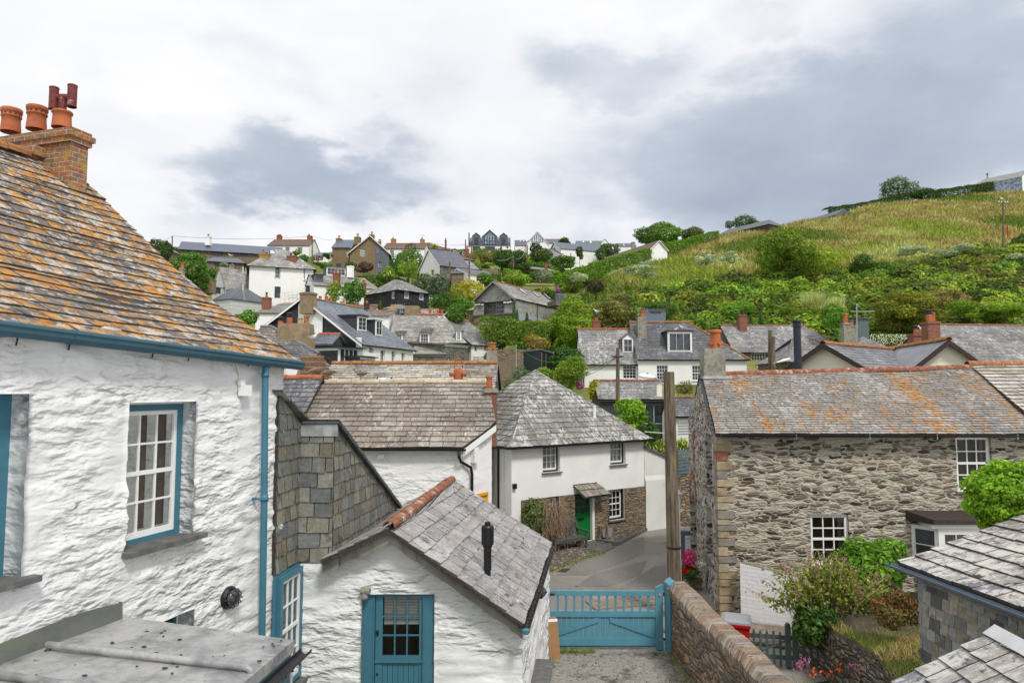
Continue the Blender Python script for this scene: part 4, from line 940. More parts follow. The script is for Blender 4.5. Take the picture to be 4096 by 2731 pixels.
#slate-hung extension
EX=thing('slate_hung_extension', 'slate-hung extension between the large white house and the blue-doored shed', 'house extension', (-3.6,12,0))
Y0=11.05;P0=Vector((-3.49,10.25,0));P1=Vector((-3.40,Y0,0));P2=Vector((-2.86,Y0,0));P3=Vector((-2.42,14.5,0));P4=Vector((-4.6,14.7,0))
P1z=at(1212,1690,Y0)
zt=lambda y:5.45-.54*(y-Y0)
mb=MB()
def hang(a,b,z0,za,zb,row,w,seed,mb=mb):
    a=a+ZV*z0;b=b+ZV*z0;pts=[a,b,b+ZV*(zb-z0),a+ZV*(za-z0)];slate_plane(mb,pts,row,w,.016,M['sl_hang'],M['iron'],slab=.05,seed=seed,dim=0.,w_var=.3,sag=.01)
hang(P0,P1,3.28,5.9,5.45,.235,.24,1);hang(P1,P2,3.27,5.33,5.33,.235,.27,2);hang(P2,P3,3.3,5.45,3.62,.235,.24,3)
mb.build('wall', EX)
mb=MB()
for a,b in ((P0,P1),(P1,P2),(P2,P3)):
    fr=Fr(a,b-a);mb.lbox(fr,0,(b-a).length,-.4,-.06,0,3.3,M['white_near'])
mb.solid([P0+ZV*3.2,P1+ZV*3.2,P2+ZV*3.2,P3+ZV*3.2,P4+ZV*3.2,P4+ZV*3.5],[(4,3,2,1,0)],M['iron']);mb.build('wall', EX)
mb=MB();fr=Fr(P1,P2-P1);mb.lbox(fr,-.02,.60,-.03,.035,5.25,5.46,M['lead']);mb.build('flashing', EX)
# slate roof falling away behind, seen edge-on
mb=MB();zr=lambda p,o:Vector((p.x,p.y,zt(p.y)+o));A_,B_=zr(P3,.03)+Vector((.1,.12,-.08)),zr(P2,.03)+Vector((.09,0,0))
slate_plane(mb,[zr(P2,.03)+Vector((.09,-.04,.02)),zr(Vector((-2.9,Y0,0)),.03)+Vector((-.75,-.04,.02)),Vector((-4.6,14.65,zt(14.65)+.03)),A_][::-1],None,.3,.02,M['slate_far'],M['slate_dk'],slab=.05)
for i in range(14):
    t0,t1=i/14,(i+1.25)/14;p,q_=lerp(B_,A_,t0),lerp(B_,A_,min(t1,1.02));s_=Vector((-.35,.05,0));mb.solid([p+ZV*.03,q_+ZV*.0,q_+s_,p+s_+ZV*.03,p+ZV*.01,q_-ZV*.02,q_+s_-ZV*.02,p+s_],[(0,1,2,3),(4,5,1,0),(7,6,5,4)],M['sl_hang'])
C_,D_=Vector((P0.x+.1,P0.y-.1,zt(P0.y)+.08)),Vector((P1.x+.12,P1.y+.1,zt(P1.y)+.06))
for i in range(5):
    p,q_=lerp(C_,D_,i/5),lerp(C_,D_,(i+1.2)/5);s_=Vector((-.6,.05,0));mb.solid([p+ZV*.03,q_,q_+s_,p+s_+ZV*.03,p,q_-ZV*.03,q_+s_-ZV*.03,p+s_],[(0,1,2,3),(4,5,1,0),(7,6,5,4)],M['sl_hang'])
mb.build('roof', EX)
frx=Fr(P0+Vector((.02,0,0)),P1-P0)
window(EX,frx,.02,.80,1.55,3.22,3,4,-.06,fw=.045,rail=2,outer=M['blue'],ow=.07,gm=M['glass_clear'],blind=1.,name='sash_window')
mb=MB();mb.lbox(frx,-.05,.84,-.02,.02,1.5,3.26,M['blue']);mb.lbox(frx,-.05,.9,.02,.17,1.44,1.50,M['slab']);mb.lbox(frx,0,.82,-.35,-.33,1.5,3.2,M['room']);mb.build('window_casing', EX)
#shed with blue door
SH=thing('white_shed', 'white lumpy stone shed with blue half-glazed door and grey slate roof', 'shed', (-1.6,13,0))
xl,xr=-3.42,.17;frs=Fr(Vector((xl,Y0,0)),Vector((1,0,0)));S=lambda x:x-xl
xa=-1.95;topS=lambda s:ivl(s+xl,[xl,-2.88,-2.8,xa,xr],[3.25,3.25,3.26,3.72,2.24])
dr_=(S(at(1447,2400,Y0).x),S(at(1738,2400,Y0).x),-.3,at(1590,2376,Y0).z)
mb=MB();lump2=lambda s,z: .042*(abs(N3(s,z,1.3,7.5,1,21))**.7)*(1 if N3(s,z,1.3,7.5,1,21)>0 else -.4)+.02*N3(s,z,3,13,1,4)
wall_grid(mb,frs,S(xr),-.6,topS,[dr_+(.12,)],M['white_near'],cell=.05,disp=lump2,knots=(S(-2.88),S(-2.8),S(xa)),zmax=3.74)
eN=Vector((.17,Y0,0));eF=Vector((.86,16.1,0));fr2=Fr(eN,eF-eN);L2=(eF-eN).length
wall_grid(mb,fr2,L2,-.4,2.45,[],M['white_near'],cell=.07,disp=lambda s,z:lump2(s+5,z)*min(1,s*3))
fr3=Fr(eF,Vector((-1,.1,0)));wall_grid(mb,fr3,2.6,-.4,lambda s:min(2.3+s*.6,3.6),[],M['white_near']);mb.build('wall', SH,smooth=True)
apN=Vector((-1.9,10.7,3.86));apF=Vector((-1.42,16.3,3.86));evN=Vector((.17,10.68,2.42));evF=Vector((.93,16.25,2.42))
mb=MB();slate_plane(mb,[evN,evF,apF,apN],.30,.36,.018,M['sl_shed'],M['iron'],dim=.1,w_var=.2,sag=.02,seed=9)
lvN=Vector((-2.95,10.72,3.36));lvF=Vector((-2.4,16.3,3.36));slate_plane(mb,[lvF,lvN,apN,apF],.26,.3,.018,M['sl_shed'],M['iron'],seed=4);mb.build('roof', SH)
RG=(apN+ZV*.04);ridge(SH,apN+ZV*.05,apF+ZV*.05,M['terra_lich'],r=.1,tl=.3)
mb=MB()                                            # slate pieces along the verge
for (a,b,k) in ((apN,evN,10),(apN,lvN,4)):
    for i in range(k):
        p,q_=lerp(a,b,i/k),lerp(a,b,(i+.985)/k);o=Vector((0,.1+.012*(i % 3),-.045));hgt=.19+.015*(i % 2)
        V=[p+o,q_+o,q_+o-ZV*hgt,p+o-ZV*hgt];mb.solid(V+[v+Vector((0,.04,0)) for v in V],[(3,2,1,0),(4,5,6,7),(0,1,5,4),(2,3,7,6)],M['barge_slate'])
mb.build('bargeboard', SH)
gd=(evF-evN).normalized();gn=Vector((gd.y,-gd.x,0));gutter(SH,evN+gn*.05-ZV*.03-gd*.06,evF+gn*.05-ZV*.02,gn,M['black'],.062)
mb=MB();c=evN+gn*.05-ZV*.06-gd*.07;mb.lathe(c-ZV*.02,[(.03,-.03),(.065,-.0),(.068,.04)],M['blue'],12);mb.build('gutter_stop', SH)
mb=MB();rnd=random.Random(8)
for i in range(150):
    p=lerp(evN,evF,rnd.random())+gn*rnd.uniform(.02,.08)-ZV*.07;r=rnd.uniform(.008,.02);mb.lathe(p,[(r,0),(r*.8,r*.6),(.001,r)],M['soil'],5)
mb.build('gutter_moss', SH)
# door
a,b,z0,z1=dr_;a+=.0;bl=M['blue'];D0=S(at(1497,2400,Y0).x);D1=S(at(1690,2400,Y0).x)
door=MB();door.lbox(frs,a,D0,-.16,-.06,z0,z1,bl);door.lbox(frs,D1,b,-.16,-.06,z0,z1,bl);door.lbox(frs,D0,D1,-.16,-.065,z1-.05,z1,bl)
for x in (D0-.02,D1):door.lbox(frs,x,x+.02,-.065,-.045,z0,z1,bl)
df=door.build('door_frame', SH)
door=MB();zg0,zg1=at(1600,2630,Y0).z,at(1600,2392,Y0).z;g0,g1=S(at(1526,2500,Y0).x),S(at(1674,2500,Y0).x);oo=(-.14,-.09)
door.lbox(frs,D0+.008,g0,*oo,z0,z1-.055,bl);door.lbox(frs,g1,D1-.008,*oo,z0,z1-.055,bl);door.lbox(frs,g0,g1,*oo,zg1,z1-.055,bl);door.lbox(frs,g0,g1,*oo,zg0-.12,zg0,bl)
door.lbox(frs,D0+.0,D1,-.085,-.062,zg0-.1,zg0-.06,bl)
k=7
for i in range(k):door.lbox(frs,lerp(g0,g1,i/k)+.003,lerp(g0,g1,(i+1)/k)-.003,-.13,-.105,z0,zg0-.12,bl)
for i in (1,2):door.lbox(frs,lerp(g0,g1,i/3)-.011,lerp(g0,g1,i/3)+.011,-.125,-.098,zg0,zg1,bl)
for f in (.34,.66):door.lbox(frs,g0,g1,-.124,-.1,lerp(zg0,zg1,f)-.011,lerp(zg0,zg1,f)+.011,bl)
do=door.build('door', SH)
mb=MB();mb.face([frs.p(g0,-.115,zg0),frs.p(g1,-.115,zg0),frs.p(g1,-.115,zg1),frs.p(g0,-.115,zg1)],None,M['glass_clear']);mb.build('pane', do)
mb=MB();zz=zg1-.02
while zz>lerp(zg0,zg1,.58):mb.lbox(frs,g0+.01,g1-.01,-.2,-.17,zz-.016,zz-.004,M['blind']);zz-=.024
mb.lbox(frs,g0+.01,g1-.01,-.2,-.17,zz-.05,zz,M['blind']);mb.build('blind', do)
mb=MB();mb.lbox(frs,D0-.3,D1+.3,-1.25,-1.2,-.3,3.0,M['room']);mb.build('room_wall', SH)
mb=MB();zk=at(1510,2530,Y0).z;mb.lathe(frs.p(D0+.045,-.06,zk),[(.001,-.025),(.022,-.012),(.025,0),(.022,.012),(.001,.025)],M['black'],10);mb.lbox(frs,D0+.03,D0+.06,-.09,-.085,zk-.08,zk-.03,M['black']);mb.lbox(frs,D0+.03,D0+.06,-.09,-.085,at(1510,2710,Y0).z,at(1510,2700,Y0).z,M['black']);mb.build('handle', do)
# flue
P,Nn=evN,(evF-evN).cross(apN-evN).normalized();fb=hitplane(1950,2296,P,Nn);ft=at(1950,2085,fb.y).z;h=ft-fb.z
FL=MB();FL.lathe(fb-ZV*.15,[(.055,0),(.055,.15+h*.06),(.065,.15+h*.1),(.065,.15+h*.5),(.078,.15+h*.52),(.078,.15+h*.56),(.105,.15+h*.57),(.105,.15+h*.9),(.09,.15+h*.93),(.05,.15+h*.93),(.05,.15+h*.99),(.035,.15+h)],M['black'],20);fo=FL.build('flue', SH,smooth=False)
mb=MB();mb.lbox(Fr(fb-Vector((.1,0,0)),gd),-.1,.3,-.1,.2,fb.z-.1,fb.z-.02,M['lead']);mb.build('flashing', fo)
p=at(1460,2362,11.0);mb=MB();mb.tube([p-Vector((.06,0,0)),p+Vector((.08,-.02,0))],.055,M['cement'],14);mb.lathe(p-ZV*.13,[(.035,0),(.055,.03),(.055,.1)],M['grey_plastic'],12)
tag(mb.build('security_light', loc=p),'small grey lamp fixed above the left side of the blue shed door', 'wall light')
p=at(2150,2360,15.0);q=fr2.hit(2156,2366);mb=MB();cyl_on(fr2,q[0],q[1],.0,.06,.13,.12,M['black'],mb);cyl_on(fr2,q[0],q[1],.06,.13,.1,.05,M['glass'],mb)
for an in (0,pi/2,pi/4):mb.tube([fr2.p(q[0]+cos(an)*.13,.05,q[1]+sin(an)*.13),fr2.p(q[0],.16,q[1]),fr2.p(q[0]-cos(an)*.13,.05,q[1]-sin(an)*.13)],.008,M['black'],5)
tag(mb.build('bulkhead_light', loc=p),'black bulkhead light on the shed side wall near the blue gate', 'wall light')
s_,z_=fr2.hit(2120,2600);mb=MB();mb.lbox(fr2,.35,2.1,.0,.33,.95,.99,M['slab']);mb.build('sill', SH)
dpz=at(2168,2300,16.2);mb=MB();xx=dpz.x+.02;mb.tube([Vector((xx-.12,16.1,2.35)),Vector((xx,16.15,2.2)),Vector((xx+.0,16.15,.9)),Vector((xx+.04,15.0+.6,-.1))],.055,M['blue'],12);mb.tube([Vector((xx,16.15,1.0)),Vector((xx,16.15,.94))],.066,M['blue'],12);mb.build('downpipe', SH,smooth=True)
#blue gate
gy=16.2;gx0,gx1=pxz(2185,gy,.6).x,pxz(2652,gy,.6).x;GT=thing('driveway_gate', 'wide blue wooden gate closing the concrete drive between shed and stone wall', 'gate', ((gx0+gx1)/2,gy,0))
frg=Fr(Vector((gx0,gy,0)),Vector((1,0,0)));W=gx1-gx0;bg=M['blue_gate'];ztop=at(2400,2361,gy).z;zm=at(2400,2441,gy).z;zbt=.12
mb=MB();sw=.12
mb.lbox(frg,.09,W-sw*1.45,-.03,.03,ztop-.11,ztop,bg);mb.lbox(frg,.09,W-sw*1.45,-.032,.035,zm-.13,zm,bg);mb.lbox(frg,.09,W-sw*1.4,-.03,.03,zbt,zbt+.16,bg);mb.lbox(frg,-.04,.09,-.035,.035,zbt,ztop+.02,bg)
V=[frg.p(W-.17,-.035,0),frg.p(W,-.035,0),frg.p(W,.035,0),frg.p(W-.17,.035,0)];mb.solid([v+ZV*.02 for v in V]+[V[0]+ZV*(ztop+.08),V[1]+ZV*(ztop+.15),V[2]+ZV*(ztop+.15),V[3]+ZV*(ztop+.08)],[(3,2,1,0),(4,5,6,7),(0,1,5,4),(1,2,6,5),(2,3,7,6),(3,0,4,7)],bg)
V=[frg.p(-.06,-.05,0),frg.p(.08,-.05,0),frg.p(.08,.05,0),frg.p(-.06,.05,0)];mb.solid([v+ZV*.02 for v in V]+[V[0]+ZV*(ztop+.16),V[1]+ZV*(ztop+.12),V[2]+ZV*(ztop+.12),V[3]+ZV*(ztop+.16)],[(3,2,1,0),(4,5,6,7),(0,1,5,4),(1,2,6,5),(2,3,7,6),(3,0,4,7)],bg)
mb.build('frame', GT)
for i in range(12):
    mb=MB();x=.27+i*(W-.6)/11.;mb.lbox(frg,x-.025,x+.025,-.02,.015,zm,ztop-.11,bg);mb.build('spindle', GT)
mb=MB();k=19;x0_,x1_=.09,W-.17
for i in range(k):mb.lbox(frg,lerp(x0_,x1_,i/k)+.003,lerp(x0_,x1_,(i+1)/k)-.003,-.02,-.003,zbt-.05,zm-.13,bg)
mb.build('panel', GT)
for sg in (0,1):
    mb=MB();xa_=.12 if sg==0 else W-.2;xb_=W*.5-.14+(.26 if sg else 0);z0,z1=zbt+.16,zm-.13
    def bar(x0,z0,x1,z1,w=.11):
        V=[frg.p(x0,o,z0) for o in (-.002,.026)]+[frg.p(x1,o,z1) for o in (-.002,.026)];up=Vector((0,0,w))
        mb.solid([V[0],V[2],V[2]+up,V[0]+up,V[1],V[3],V[3]+up,V[1]+up],[(4,5,6,7),(0,1,5,4),(3,2,6,7)],bg)
    bar(min(xa_,xb_),z0 if sg==0 else z1-.12,max(xa_,xb_),z1-.12 if sg==0 else z0);mb.build('brace', GT)
for z in (.25,ztop-.08):
    mb=MB();fq=frg.p(W-.07,.04,z);mb.tube([fq,fq+Vector((0,-.02,0))],.04,M['grey_plastic'],4);mb.lbox(frg,W,W+.08,-.01,.02,z-.03,z+.03,M['iron']);mb.build('hinge', GT)
mb=MB();mb.lbox(frg,-.08,.2,.04,.06,ztop-.09,ztop-.05,M['iron']);mb.lbox(frg,.0,.06,.05,.08,ztop-.22,ztop-.12,M['iron']);mb.build('latch', GT)
px_=pxz(2668,16.1,1).x;frp=Fr(Vector((px_,16.1,0)),Vector((.24,.1,0)));mb=MB()
V=[frp.p(a,o,z) for z in (0,1.52) for a,o in ((0,.12),(.14,.12),(.14,-.1),(0,-.1))];V[4]+=ZV*.0;V[5]+=ZV*.09;V[6]+=ZV*.13;V[7]+=ZV*.04
mb.solid(V,[(0,1,5,4),(1,2,6,5),(2,3,7,6),(3,0,4,7),(4,5,6,7)],bg);tag(mb.build('gate_post', loc=(px_,16.1,0)),'tall blue gate post standing at the end of the stone wall', 'post')
cb=at(2206,2600,15.9);g0_=Vector((cb.x-.02,15.75,0));frk=Fr(g0_-Vector((.12,0,0)),Vector((1,.12,0)));mb=MB()
V=[frk.p(.06,.1,0),frk.p(.32,.1,0),frk.p(.30,-.05,0),frk.p(.06,-.05,0)];sh=Vector((-.05,.18,.82));mb.solid(V+[v+sh for v in V],[(0,1,5,4),(1,2,6,5),(2,3,7,6),(3,0,4,7),(4,5,6,7)],M['card'])
mb.solid([V[0]+sh*.93+Vector((.01,-.003,0)),V[1]+sh*.93+Vector((-.01,-.003,0)),V[1]+sh*1.0+Vector((-.01,-.003,.0)),V[0]+sh*1.0+Vector((.01,-.003,.0))],[(0,1,2,3)],M['white']);tag(mb.build('cardboard_box', loc=g0_),'tall brown cardboard box leaning against the left end of the blue gate', 'box')
#garden wall with upright coping
wa=Vector((3.62,16.05,0));wb=Vector((4.12,7.0,0));dW=(wb-wa).normalized();LWl=(wb-wa).length;frw=Fr(wa,dW)      # outward = drive side
SW=thing('stone_garden_wall', 'low rusty drystone wall topped with upright coping stones beside the drive', 'wall', wa)
mb=MB();zt_=1.32
wall_grid(mb,frw,LWl,-.1,zt_,[],M['drystone'],cell=.06,disp=lambda s,z: .03*N3(s,z,2,7,1,8)+.012*N3(s,z,7,16,1,2)-.05*(z/1.3))
frw2=Fr(frw.p(LWl,-.46,0),-dW);wall_grid(mb,frw2,LWl,-.1,zt_,[],M['drystone'],cell=.3);mb.lbox(frw,0,LWl,-.44,-.03,-.1,zt_-.02,M['drystone']);mb.build('wall', SW)
mb=MB();rnd=random.Random(2);s=0.;cm=slate_mat('coping_stones', [(.28,.21,.15),(.2,.155,.12),(.36,.3,.24),(.24,.15,.09),(.33,.29,.25),(.17,.15,.13)],white=.35,orange=0,brown=.4,dark=.3,wc=(.5,.47,.42),rough=.85)
while s<LWl-.05:
    t=rnd.uniform(.028,.06);hh=rnd.uniform(.2,.25)+.03*sin(s*2);ov=rnd.uniform(.02,.06);lean=.12
    V=[]
    for z,dx in ((zt_-.02,0),(zt_+hh*.55,-lean*.5),(zt_+hh,-lean)):
        top=z>zt_+hh-.01
        V+=[frw.p(s+dx,ov*(0 if top else 1)-(.06 if top else 0),z),frw.p(s+t*.94+dx,ov*(0 if top else 1)-(.06 if top else 0),z),frw.p(s+t*.94+dx,-.47+(.1 if top else 0),z),frw.p(s+dx,-.47+(.1 if top else 0),z)]
    mb.solid(V,[(4*i+j,4*i+(j+1) % 4,4*i+4+(j+1) % 4,4*i+4+j) for i in (0,1) for j in range(4)]+[(8,9,10,11)],cm);s+=t
mb.build('coping', SW)
#wooden pole with lamp
pb=Vector((4.22,18.4,0));pt=at(2675,1487,18.4);PL=thing('wooden_pole', 'thick weathered wooden pole standing in the street behind the blue gate', 'pole', pb)
mb=MB();R0,R1=.185,.142;n=22;V=[];rings=24;uvs=[]
for i in range(rings+1):
    t=i/rings;c=lerp(pb+Vector((.07,0,0)),pt,t)
    for k in range(n):
        an=k*2*pi/n;r=lerp(R0,R1,t)*(1+.03*noise.noise(Vector((cos(an)*3,sin(an)*3,t*1.5)))-(.05 if k % 11==3 else 0));V.append(c+Vector((cos(an)*r,sin(an)*r,0)))
mb.solid(V,[(i*n+k,i*n+(k+1) % n,(i+1)*n+(k+1) % n,(i+1)*n+k) for i in range(rings) for k in range(n)]+[tuple(range(rings*n,rings*n+n))],M['pole']);mb.build('post', PL)
mb=MB();z=at(2690,2190,18.4).z;mb.lathe(pb+Vector((.06,0,z)),[(.19,0),(.195,.02),(.19,.045)],M['black'],22,cap=False);mb.tube([pb+Vector((.23,-.05,0)),pb+Vector((.2,-.05,3.2))],.022,M['grey_plastic'],8);mb.build('cable_strap', PL)
LP=thing('street_lamp', 'white street lamp head on a short arm fixed to the thick wooden pole', 'street lamp', at(2640,1530,18.7))
mb=MB();a_=at(2648,1525,18.5);b_=at(2618,1510,18.7);mb.tube([a_+Vector((.1,0,-.03)),a_,b_],.022,M['grey_plastic'],8);mb.build('arm', LP)
c=at(2590,1508,18.8);mb=MB();V=[]
for x,r in ((-.23,.02),(-.21,.06),(-.1,.085),(.05,.085),(.17,.06),(.22,.03)):V.append((x,r))
VV=[];n=12
for x,r in V:VV+=[c+Vector((x,cos(k*2*pi/n)*r*1.3,max(sin(k*2*pi/n)*r,-.045)+.0-x*.12)) for k in range(n)]
mb.solid(VV,[(i*n+k,i*n+(k+1) % n,(i+1)*n+(k+1) % n,(i+1)*n+k) for i in range(5) for k in range(n)]+[tuple(range(n)),tuple(range(5*n,6*n))],M['white']);mb.build('lamp_head', LP,smooth=True)
mb=MB();mb.lathe(c+ZV*.08,[(.03,0),(.03,.04),(.015,.05)],M['grey_plastic'],10);mb.build('photocell', LP)
bx=at(2637,1562,18.4);mb=MB();f_=Fr(bx-Vector((.07,0,0)),Vector((1,0,0)));mb.lbox(f_,0,.13,-.06,.06,bx.z-.16,bx.z+.15,M['cream']);tag(mb.build('meter_box', loc=bx),'cream electrical box fixed high on the thick wooden pole', 'electrical box')
#middle white building with brown roof
zE=4.42;e0=Vector((-7.4,19.8,zE-.1));c1=Vector((-1.42,19.8,zE-.1));c2=Vector((-.50,21.05,zE-.1+.52*1.25));r1=Vector((-.80,23.5,zE-.1+.52*3.7));r0=Vector((-7.0,23.5,r1.z))
MBd=thing('white_outbuilding', 'long white rendered building with brown slate roof and gulls on its pale ridge', 'building', (-4,22,0))
mb=MB();slate_plane(mb,[e0,c1,c2,r1,r0],.285,.42,.022,M['sl_brown'],M['iron'],seed=6,dim=.1,w_var=.18,sag=.03)
slate_plane(mb,[r1,r0,Vector((-7,27,4.4)),Vector((-1,27,4.4))][::-1][2:]+[r1,r0] if False else [Vector((-.9,27,4.4)),Vector((-7.2,27,4.4)),r0,r1],None,.3,.02,M['slate_far'],M['iron']);mb.build('roof', MBd)
ridge(MBd,r0+ZV*.02,r1+ZV*.02,paint('guano_ridge', (.5,.42,.28),.85,.25,3,1,dirt=(.12,.07,.04),da=.8),r=.12,tl=.5)
W0=[Vector((-7.3,20,0)),Vector((-1.44,20,0)),Vector((-.62,21.15,0)),Vector((-.9,23.5,0)),Vector((-1.,26.8,0)),Vector((-7.3,26.8,0))]
ztp=[zE-.02,zE-.02,zE+.52*1.13,zE+.52*3.45,4.4,4.4];mb=MB()
for i in range(6):
    a,b=W0[i],W0[(i+1) % 6];fr=Fr(a,b-a);ln=(b-a).length;za,zb_=ztp[i],ztp[(i+1) % 6]
    wall_grid(mb,fr,ln,-.2,(lambda s,za=za,zb_=zb_,ln=ln:lerp(za,zb_,s/ln)),[],M['white_rubble'],cell=.12 if i<3 else None,disp=(lambda s,z: .015*N3(s,z,2,6)) if i<3 else None)
mb.build('wall', MBd,smooth=True)
mb=MB();fr=Fr(W0[0],Vector((1,0,0)));mb.lbox(fr,0,5.86,.01,.05,zE-.2,zE-.03,M['white_smooth']);fr=Fr(W0[1],W0[2]-W0[1])
p,q_=c1-ZV*.05,c2-ZV*.05;n_=fr.n*.02;mb.solid([p-ZV*.2,q_-ZV*.2,q_,p,p-ZV*.2+n_,q_-ZV*.2+n_,q_+n_,p+n_],[(4,5,6,7),(0,1,5,4)],M['white_smooth']);mb.build('bargeboard', MBd)
gutter(MBd,e0+Vector((0,-.05,-.02)),c1+Vector((.1,-.05,-.03)),Vector((0,-1,0)),M['black'],.06)
g=c1+Vector((-.1,-.05,-.1));pipe(MBd,[g,g-ZV*.15,g+Vector((.05,.1,-.3)),Vector((-1.2,20.15,g.z-.5)),Vector((-1.17,20.2,g.z-.7)),Vector((-1.17,20.2,0))],.045,M['black'])
p=hit(1890,1815,W0[1],(W0[2]-W0[1]).normalized());fr=Fr(W0[1],W0[2]-W0[1]);mb=MB();mb.lbox(fr,p[0]-.1,p[0]+.12,.0,.16,p[1]-.25,p[1]+.2,M['white']);mb.build('meter_box', MBd)
mb=MB();fr=Fr(W0[0],Vector((1,0,0)));s_=fr.hit(1525,1825);mb.lbox(fr,s_[0]-.08,s_[0]+.08,0,.1,s_[1]-.06,s_[1]+.07,M['white']);mb.build('junction_box', MBd)
fr=Fr(W0[1],W0[2]-W0[1]);s0_,s1_=fr.hit(1898,1985)[0],fr.hit(1946,1985)[0];zz0,zz1=fr.hit(1922,2032)[1],fr.hit(1922,1970)[1]
SG=thing('parking_sign', 'small yellow restricted zone sign on the white wall above the shed ridge', 'sign', fr.p((s0_+s1_)/2,.1,zz0))
mb=MB();mb.lbox(fr,s0_,s1_,.05,.07,zz0,zz1,M['yellow']);mb.build('plate', SG)
def text(body,root,fr,s,z,h,mat,off=.075,name='lettering', align='CENTER', bold=0.):
    cu=bpy.data.curves.new(name,'FONT');cu.body=body;cu.size=h;cu.align_x=align;cu.extrude=.001;cu.offset=bold;cu.materials.append(mat)
    o=bpy.data.objects.new(name,cu);COL.objects.link(o);bpy.context.view_layer.update();me=bpy.data.meshes.new_from_object(o.evaluated_get(bpy.context.evaluated_depsgraph_get()));bpy.data.objects.remove(o);o=bpy.data.objects.new(name,me);COL.objects.link(o);o.parent=root;p=fr.p(s,off,z)-Vector(root['_o']);o.location=p
    o.rotation_euler=(radians(90),0,atan2(fr.d.y,fr.d.x));return o
for i,t in enumerate(('Restricted', 'Zone', 'At')):text(t,SG,fr,lerp(s0_,s1_,.5 if i<2 else .75),lerp(zz1,zz0,.3+.22*i),(zz1-zz0)*.24,M['black'],bold=.0012)
# chimney at its right end, pots behind the ridge, stepped brick stack at the left
chimney(MBd,1941,1987,1552,1700,22.6,M['brick'],Vector((1,.1,0)),.45,[(.45,.5,.3,.12,M['terra'],'plain')][:0],capm=M['cement'])
C1=[o for o in MBd.children if o.name.startswith('chimney')][-1];pot(C1,at(1957,1555,22.8),.43,.11,M['terra'])
HP=thing('horned_chimney', 'orange terracotta chimney pot with side horns and loop top, above the brown roof ridge', 'chimney', at(1833,1545,24.6));p=at(1833,1560,24.6)+ZV*.27
mb=MB();mb.lathe(p-ZV*1.4,[(.25,0),(.25,1.)],M['cement'],4);mb.build('stack', HP)
mb=MB();mb.lathe(p-ZV*.2,[(.18,0),(.17,.35),(.15,.5),(.16,.62),(.13,.72),(.1,.72)],M['terra'],18)
for sg in (-1,1):mb.tube([p+Vector((.1*sg,-.03,.28)),p+Vector((.2*sg,-.1,.30)),p+Vector((.25*sg,-.2,.30))],[.06,.07,.085],M['terra'],12)
mb.tube([p+Vector((cos(a)*.15,0,.62+sin(a)*.24)) for a in np.linspace(-.35,pi+.35,14)],.025,M['terra'],8);mb.build('chimney_pot', HP,smooth=True)
PC=MB();c=at(1240,1515,24.3);s_=24.3/F
for i in range(9):
    t=i/9;hw=lerp(57,34,t)*s_;z0=at(1240,1512,24.3).z+i*.09;PC.lbox(Fr(c-Vector((hw,0,0)),Vector((1,0,0))),0,2*hw,-2*hw+.1*t,-.05*i*0,z0,z0+.078+(.02 if i==8 else 0),M['brick'] if i % 2 else M['cement_brown'])
PC.lbox(Fr(c-Vector((.42,0,0)),Vector((1,0,0))),0,.84,-.8,-.1,c.z-1.6,c.z+.03,M['cement_brown'])
tag(PC.build('stepped_chimney', loc=c-ZV),'stubby brick chimney stepped like a pyramid at the left end of the gull ridge', 'chimney')
#cottage with green door
A=pxz(2046,25.5,4.12);A.z=4.12;B=pxz(2575,29.5,4.12)
ct=house('hipped_cottage', 'white cottage with pyramid slate roof, stone ground floor and green door', A,B,6.2,2.72,ori='par', base=-.1,hl=3.45,hr=3.45,wm=M['white_smooth'],rm=M['sl_cottage'],slate=(.27,.36,.02),oh=.28,gut=M['black'],under=M['iron'],fascia=M['black'],rec=.16,
    wins=[('F', 2171,1758,2240,1888,dict(nx=3,ny=4,rail=2,outer=M['black'],ow=.07,sill=M['slab'],blind=1.,gm=M['glass_clear'])),('F', 2441,1738,2502,1857,dict(nx=3,ny=4,rail=2,outer=M['black'],ow=.07,sill=M['slab'],blind=1.,gm=M['glass_clear'])),
          ('F', 2299,1972,2368,2164,dict(cut=True,rec=.02)),('F', 2437,1956,2496,2077,dict(cut=True,rec=.02)),('F', 2189,1986,2239,2094,dict(cut=True,rec=.02))])
R=ct['root'];fr=ct['fr']['F'];Lc=(B-A).length
ridge(R,ct['e0']+ZV*.05,ct['r0']+ZV*.02,M['sl_cottage'],r=.05,name='hip', vee=True)
# stone ground floor, proud of the render line, with openings
zs=fr.hit(2300,1975)[1];s0_=fr.hit(2185,2050)[0];wd=rect(fr,2299,1968,2368,2166);wr=rect(fr,2436,1955,2497,2078);wl_=rect(fr,2188,1985,2240,2095)
stone=MB();ops=[(wd[0],wd[1],-.2,wd[3],.2),wr+(.14,),wl_+(.14,)]
wall_grid(stone,fr,Lc+.02,-.2,lambda s:zs,ops,M['stone_brown'],cell=.07,disp=lambda s,z: .02*N3(s,z,3,9),s0=max(s0_-1.2,.3),out_o=.02);sw_=stone.build('wall', R)
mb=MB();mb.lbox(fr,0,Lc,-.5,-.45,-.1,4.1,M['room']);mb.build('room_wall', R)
window(R,fr,wr[0],wr[1],wr[2],wr[3],3,4,.14,rail=2,outer=M['black'],ow=.07,sill=M['slab'],gm=M['glass_clear']);window(R,fr,wl_[0],wl_[1],wl_[2],wl_[3],3,4,.14,rail=2,outer=M['black'],ow=.07,gm=M['glass_clear'])
mb=MB();a,b,z0,z1=wd;z0=.05;gr=M['green'];mb.lbox(fr,b-.02,b+.1,-.1,.05,0,z1,M['white']);zc=lerp(z0,z1,.56)
